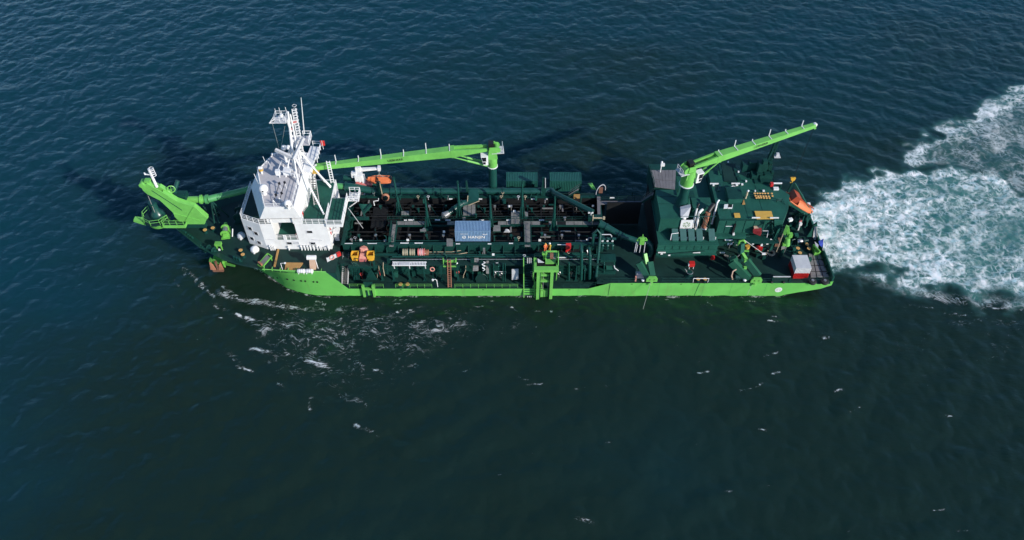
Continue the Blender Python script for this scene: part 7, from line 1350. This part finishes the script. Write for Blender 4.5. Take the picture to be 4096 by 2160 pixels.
for a, b, lbz in ((1060,800,'coiled pale rope with rusty tub on the aft deck'),(1260,610,'brown crate near the knuckle crane foot')): p = at(*Y3(a if a < 1200 else 1180,b), ZA+.02); TM('rope_coil' if a < 1200 else 'brown_crate', MB().lathe(p, [(.7,0),(.8,.15),(.7,.3),(.45,.3),(.4,.1)], 16) if a < 1200 else MB().cbox(p+V3(0,0,.5), (1.0,1.2,1.0)).cbox(p+V3(.1,0,1.15), (.7,.8,.3)), 'rope' if a < 1200 else 'rust', lbz, 'rope' if a < 1200 else 'crate')
# rail openings at the aft edge: framed gap and black fender rollers
t = T('rail_gate', 'dark framed rail gate at the aft port edge beside the davit plate', 'gate', aty(*Y5(235,1200),-10.9)); c = [aty(*Y5(*q), -10.9) for q in ((65,1080),(430,1080),(400,1190),(35,1195))]
for i in range(4): P('bar', MB().beam(c[i], c[(i+1) % 4], .14, .14), 'pale_grey' if i == 0 else 'dark_green', t)
P('panel', MB().extr([lerp(c[0],c[2],.04)+V3(0,.05,0), lerp(c[1],c[3],.04)+V3(0,.05,0), lerp(c[2],c[0],.04)+V3(0,.05,0), lerp(c[3],c[1],.04)+V3(0,.05,0)], (0,.06,0)), 'deck_green', t)
for k in (40, 285): P('roller', MB().cyl(aty(*Y5(k,1195),-11.0)+V3(-.15,0,0), aty(*Y5(k,1195),-11.0)+V3(.15,0,0), .22, n=10), 'black', t)
for a, lbz in ((890,'black round fender roller at the stern rail, forward of two'),(1145,'black round fender roller at the stern rail, aft of two')):
    p = aty(*Y5(a,1170), -10.95); t = T('fender_roller', lbz, 'fender', V3(p.x,p.y,ZA)); P('tyre', MB().lathe(V3(p.x,p.y,ZA+.15), [(.3,-.1),(.62,-.05),(.72,.2),(.62,.45),(.3,.5)], 18), 'tyre', t); P('hub', MB().cyl(V3(p.x,p.y,ZA), V3(p.x,p.y,ZA+.75), .25, n=12), 'steel', t)
t = T('rail_gap_frame', 'white topped frame over the rail gap with two bollards', 'frame', aty(2804,1128,-10.9)); P('top_bar', MB().cyl(aty(2774,1114,-10.9), aty(2836,1114,-10.9), .06, n=6).cyl(aty(2774,1114,-10.9), aty(2772,1130,-10.9), .05, n=6).cyl(aty(2836,1114,-10.9), aty(2830,1130,-10.9), .05, n=6), 'white', t); P('sill', MB().box(aty(2772,1130,-10.9).x, aty(2832,1130,-10.9).x, -11.05, -10.4, ZA, ZA+.08), 'black', t)
# winch between the house and the stern, deck ribs in the shade
drum_winch('mooring_winch', 'dark green mooring winch on the stern deck below the lifeboat ramp', at(*Y4(640,900), ZA), R(80), 'dark_green', 1.3, 'dark_green')
drum_winch('mooring_winch', 'dark green mooring winch on the stern deck beside the knuckle crane', at(3195,975,ZA), R(10), 'dark_green', .9, 'steel')
for k in range(5): p = at(*Y5(330+k*12, 320+k*60), ZA); P('deck_rib', MB().cbox(p+V3(1.2,0,.08), (2.6,.18,.16)), 'dark_green', ship)
rg = random.Random(33)
for i in range(40):
    x = rg.uniform(36, 53); y = rg.uniform(-6, 3.5) if x > 47 else rg.uniform(-6.5,-2.6); p = V3(x, y, ZA)
    k = rg.random()
    if k < .5: P('junction_box', MB().cbox(p+V3(0,0,.4), (rg.uniform(.3,.9), rg.uniform(.3,.7), .8)), rg.choice(['dark_green','house_green','pipe_green']), ship)
    else: P('pipe_stub', MB().tube([p, p+V3(0,0,rg.uniform(.6,1.3)), p+V3(rg.uniform(-.7,.7),rg.uniform(-.4,.4),1.3)], rg.uniform(.06,.14), 8), rg.choice(['pipe_green','dark_green','steel','rope']), ship)
# ------------------------------------------------------------------ pipework and small gear that fill the hopper and the trunk deck
rg = random.Random(77)
hp = T('hopper_pipework', 'dark pipes, rods and braces crossing the open hopper well', 'pipework', V3(-6, 0, 6))
for y, z, r in ((4.6,7.1,.10),(4.1,6.9,.07),(3.2,6.8,.14),(2.3,7.0,.08),(1.5,7.2,.12),(.6,7.2,.08),(-2.2,7.0,.12),(-3.0,6.8,.08),(-4.4,7.0,.14),(-5.0,7.3,.08)):
    a = XA+.4; b = XB-.4
    if y < -2.5: segs = ((a, -10.2), (-3.3, b))
    else: segs = ((a, b),)
    for s0, s1 in segs: P('long_pipe', MB().cyl(V3(s0,y,z), V3(s1,y,z), r, n=8), rg.choice(['hopper_dark','hopper_dark','dark_green']), hp)
for i in range(15):
    x = XA+1.8+i*2.95; k = i % 3
    P('cross_beam', MB().box(x-.12, x+.12, -5.54, 5.54, 6.65, 6.95), 'hopper_dark', hp)
    for y in (3.6, -3.7):
        if -10.2 < x < -3.3 and y < 0: continue
        P('door_rod', MB().cyl(V3(x+.5,y,3.2), V3(x+.5,y,7.6), .09, n=8).cbox(V3(x+.5,y,7.7), (.4,.4,.25)), rg.choice(['steel','dark_green','pipe_green']), hp)
    P('diagonal_brace', MB().beam(V3(x,5.5,6.9), V3(x+2.4,1.2,6.9), .12, .14).beam(V3(x,-1.4,6.9), V3(x+1.2,-5.5,6.9), .1, .12), 'dark_green' if k == 1 else 'hopper_dark', hp)
for i in range(34):
    x = rg.uniform(XA+1, XB-1); y = rg.uniform(-5.3, 5.3); z = rg.uniform(6.95, 7.4)
    if -10.4 < x < -3.2 and y < -2.4: continue
    if rg.random() < .5: P('valve_actuator', MB().cyl(V3(x,y,z), V3(x,y,z+.7), .16, n=8).cyl(V3(x,y,z+.7), V3(x,y,z+.78), .26, n=10), rg.choice(['dark_green','pipe_green','steel']), hp)
    else: P('cable_tray', MB().cbox(V3(x,y,z), (rg.uniform(.8,2.2), .28, .1), rg.choice([0, math.pi/2])), rg.choice(['grating','dark_green','grey_deck']), hp)
tp = T('deck_pipework', 'thin pipes on sleepers along the near trunk deck', 'pipework', V3(-6, -7.5, ZT))
for y, r, m_ in ((-6.95,.09,'pipe_green'),(-7.2,.07,'dark_green'),(-7.45,.11,'pipe_green'),(-8.05,.06,'steel')):
    s0 = -28.5
    while s0 < 15:
        s1 = min(s0+rg.uniform(5, 9), 16)
        if not (s0 < -21.5 and y < -7.3): P('pipe_run', MB().cyl(V3(s0,y,ZT+.35), V3(s1-.15,y,ZT+.35), r, n=8).cyl(V3(s1-.22,y,ZT+.35), V3(s1-.12,y,ZT+.35), r*1.6, n=8), m_, tp)
        s0 = s1
for i in range(14): x = -21+i*2.6; P('sleeper', MB().box(x, x+.14, -8.2, -6.8, ZT+.004, ZT+.24), 'dark_green', tp)
for i in range(26):                                                   # hoses, cabinets and handwheels on the low deck and under the overhang
    x = rg.uniform(-27.5, 12.5); y = rg.uniform(-8.6, -7.9)
    if -16 < x < -14: continue
    k = rg.random(); p = V3(x, y, ZM)
    if k < .4: P('cabinet', MB().cbox(p+V3(0,0,.6), (rg.uniform(.4,.9), .4, 1.2)), rg.choice(['dark_green','house_green','pipe_green']), tp)
    elif k < .8: P('hose_line', MB().tube([p, p+V3(.1,-.1,.9), p+V3(.5,.1,1.9), p+V3(.6,.3,3.4)], rg.uniform(.05,.09), 6), rg.choice(['pipe_green','dark_green','rope']), tp)
    else: P('hand_wheel', MB().lathe(p+V3(0,0,1.1), [(.24,0),(.3,.04),(.24,.08),(.19,.04),(.24,0)], 12, (0,-1,.3)).cyl(p, p+V3(0,0,1.1), .05, n=6), rg.choice(['red','steel','rope']), tp)
for x in (-24.5,-16.5,-8.3,.2,11.5,25.5,33.2,38.0,44.0): P('shell_seam', MB().box(x, x+.035, -11.012, -10.95, .05, z_top(x)-.1), 'mid_green', ship)
for x in (-19.5,-5.2,9.8,20.5,29.0,41.5): P('scupper', MB().box(x, x+.35, -11.014, -10.95, z_top(x)-.35, z_top(x)-.2), 'black', ship)
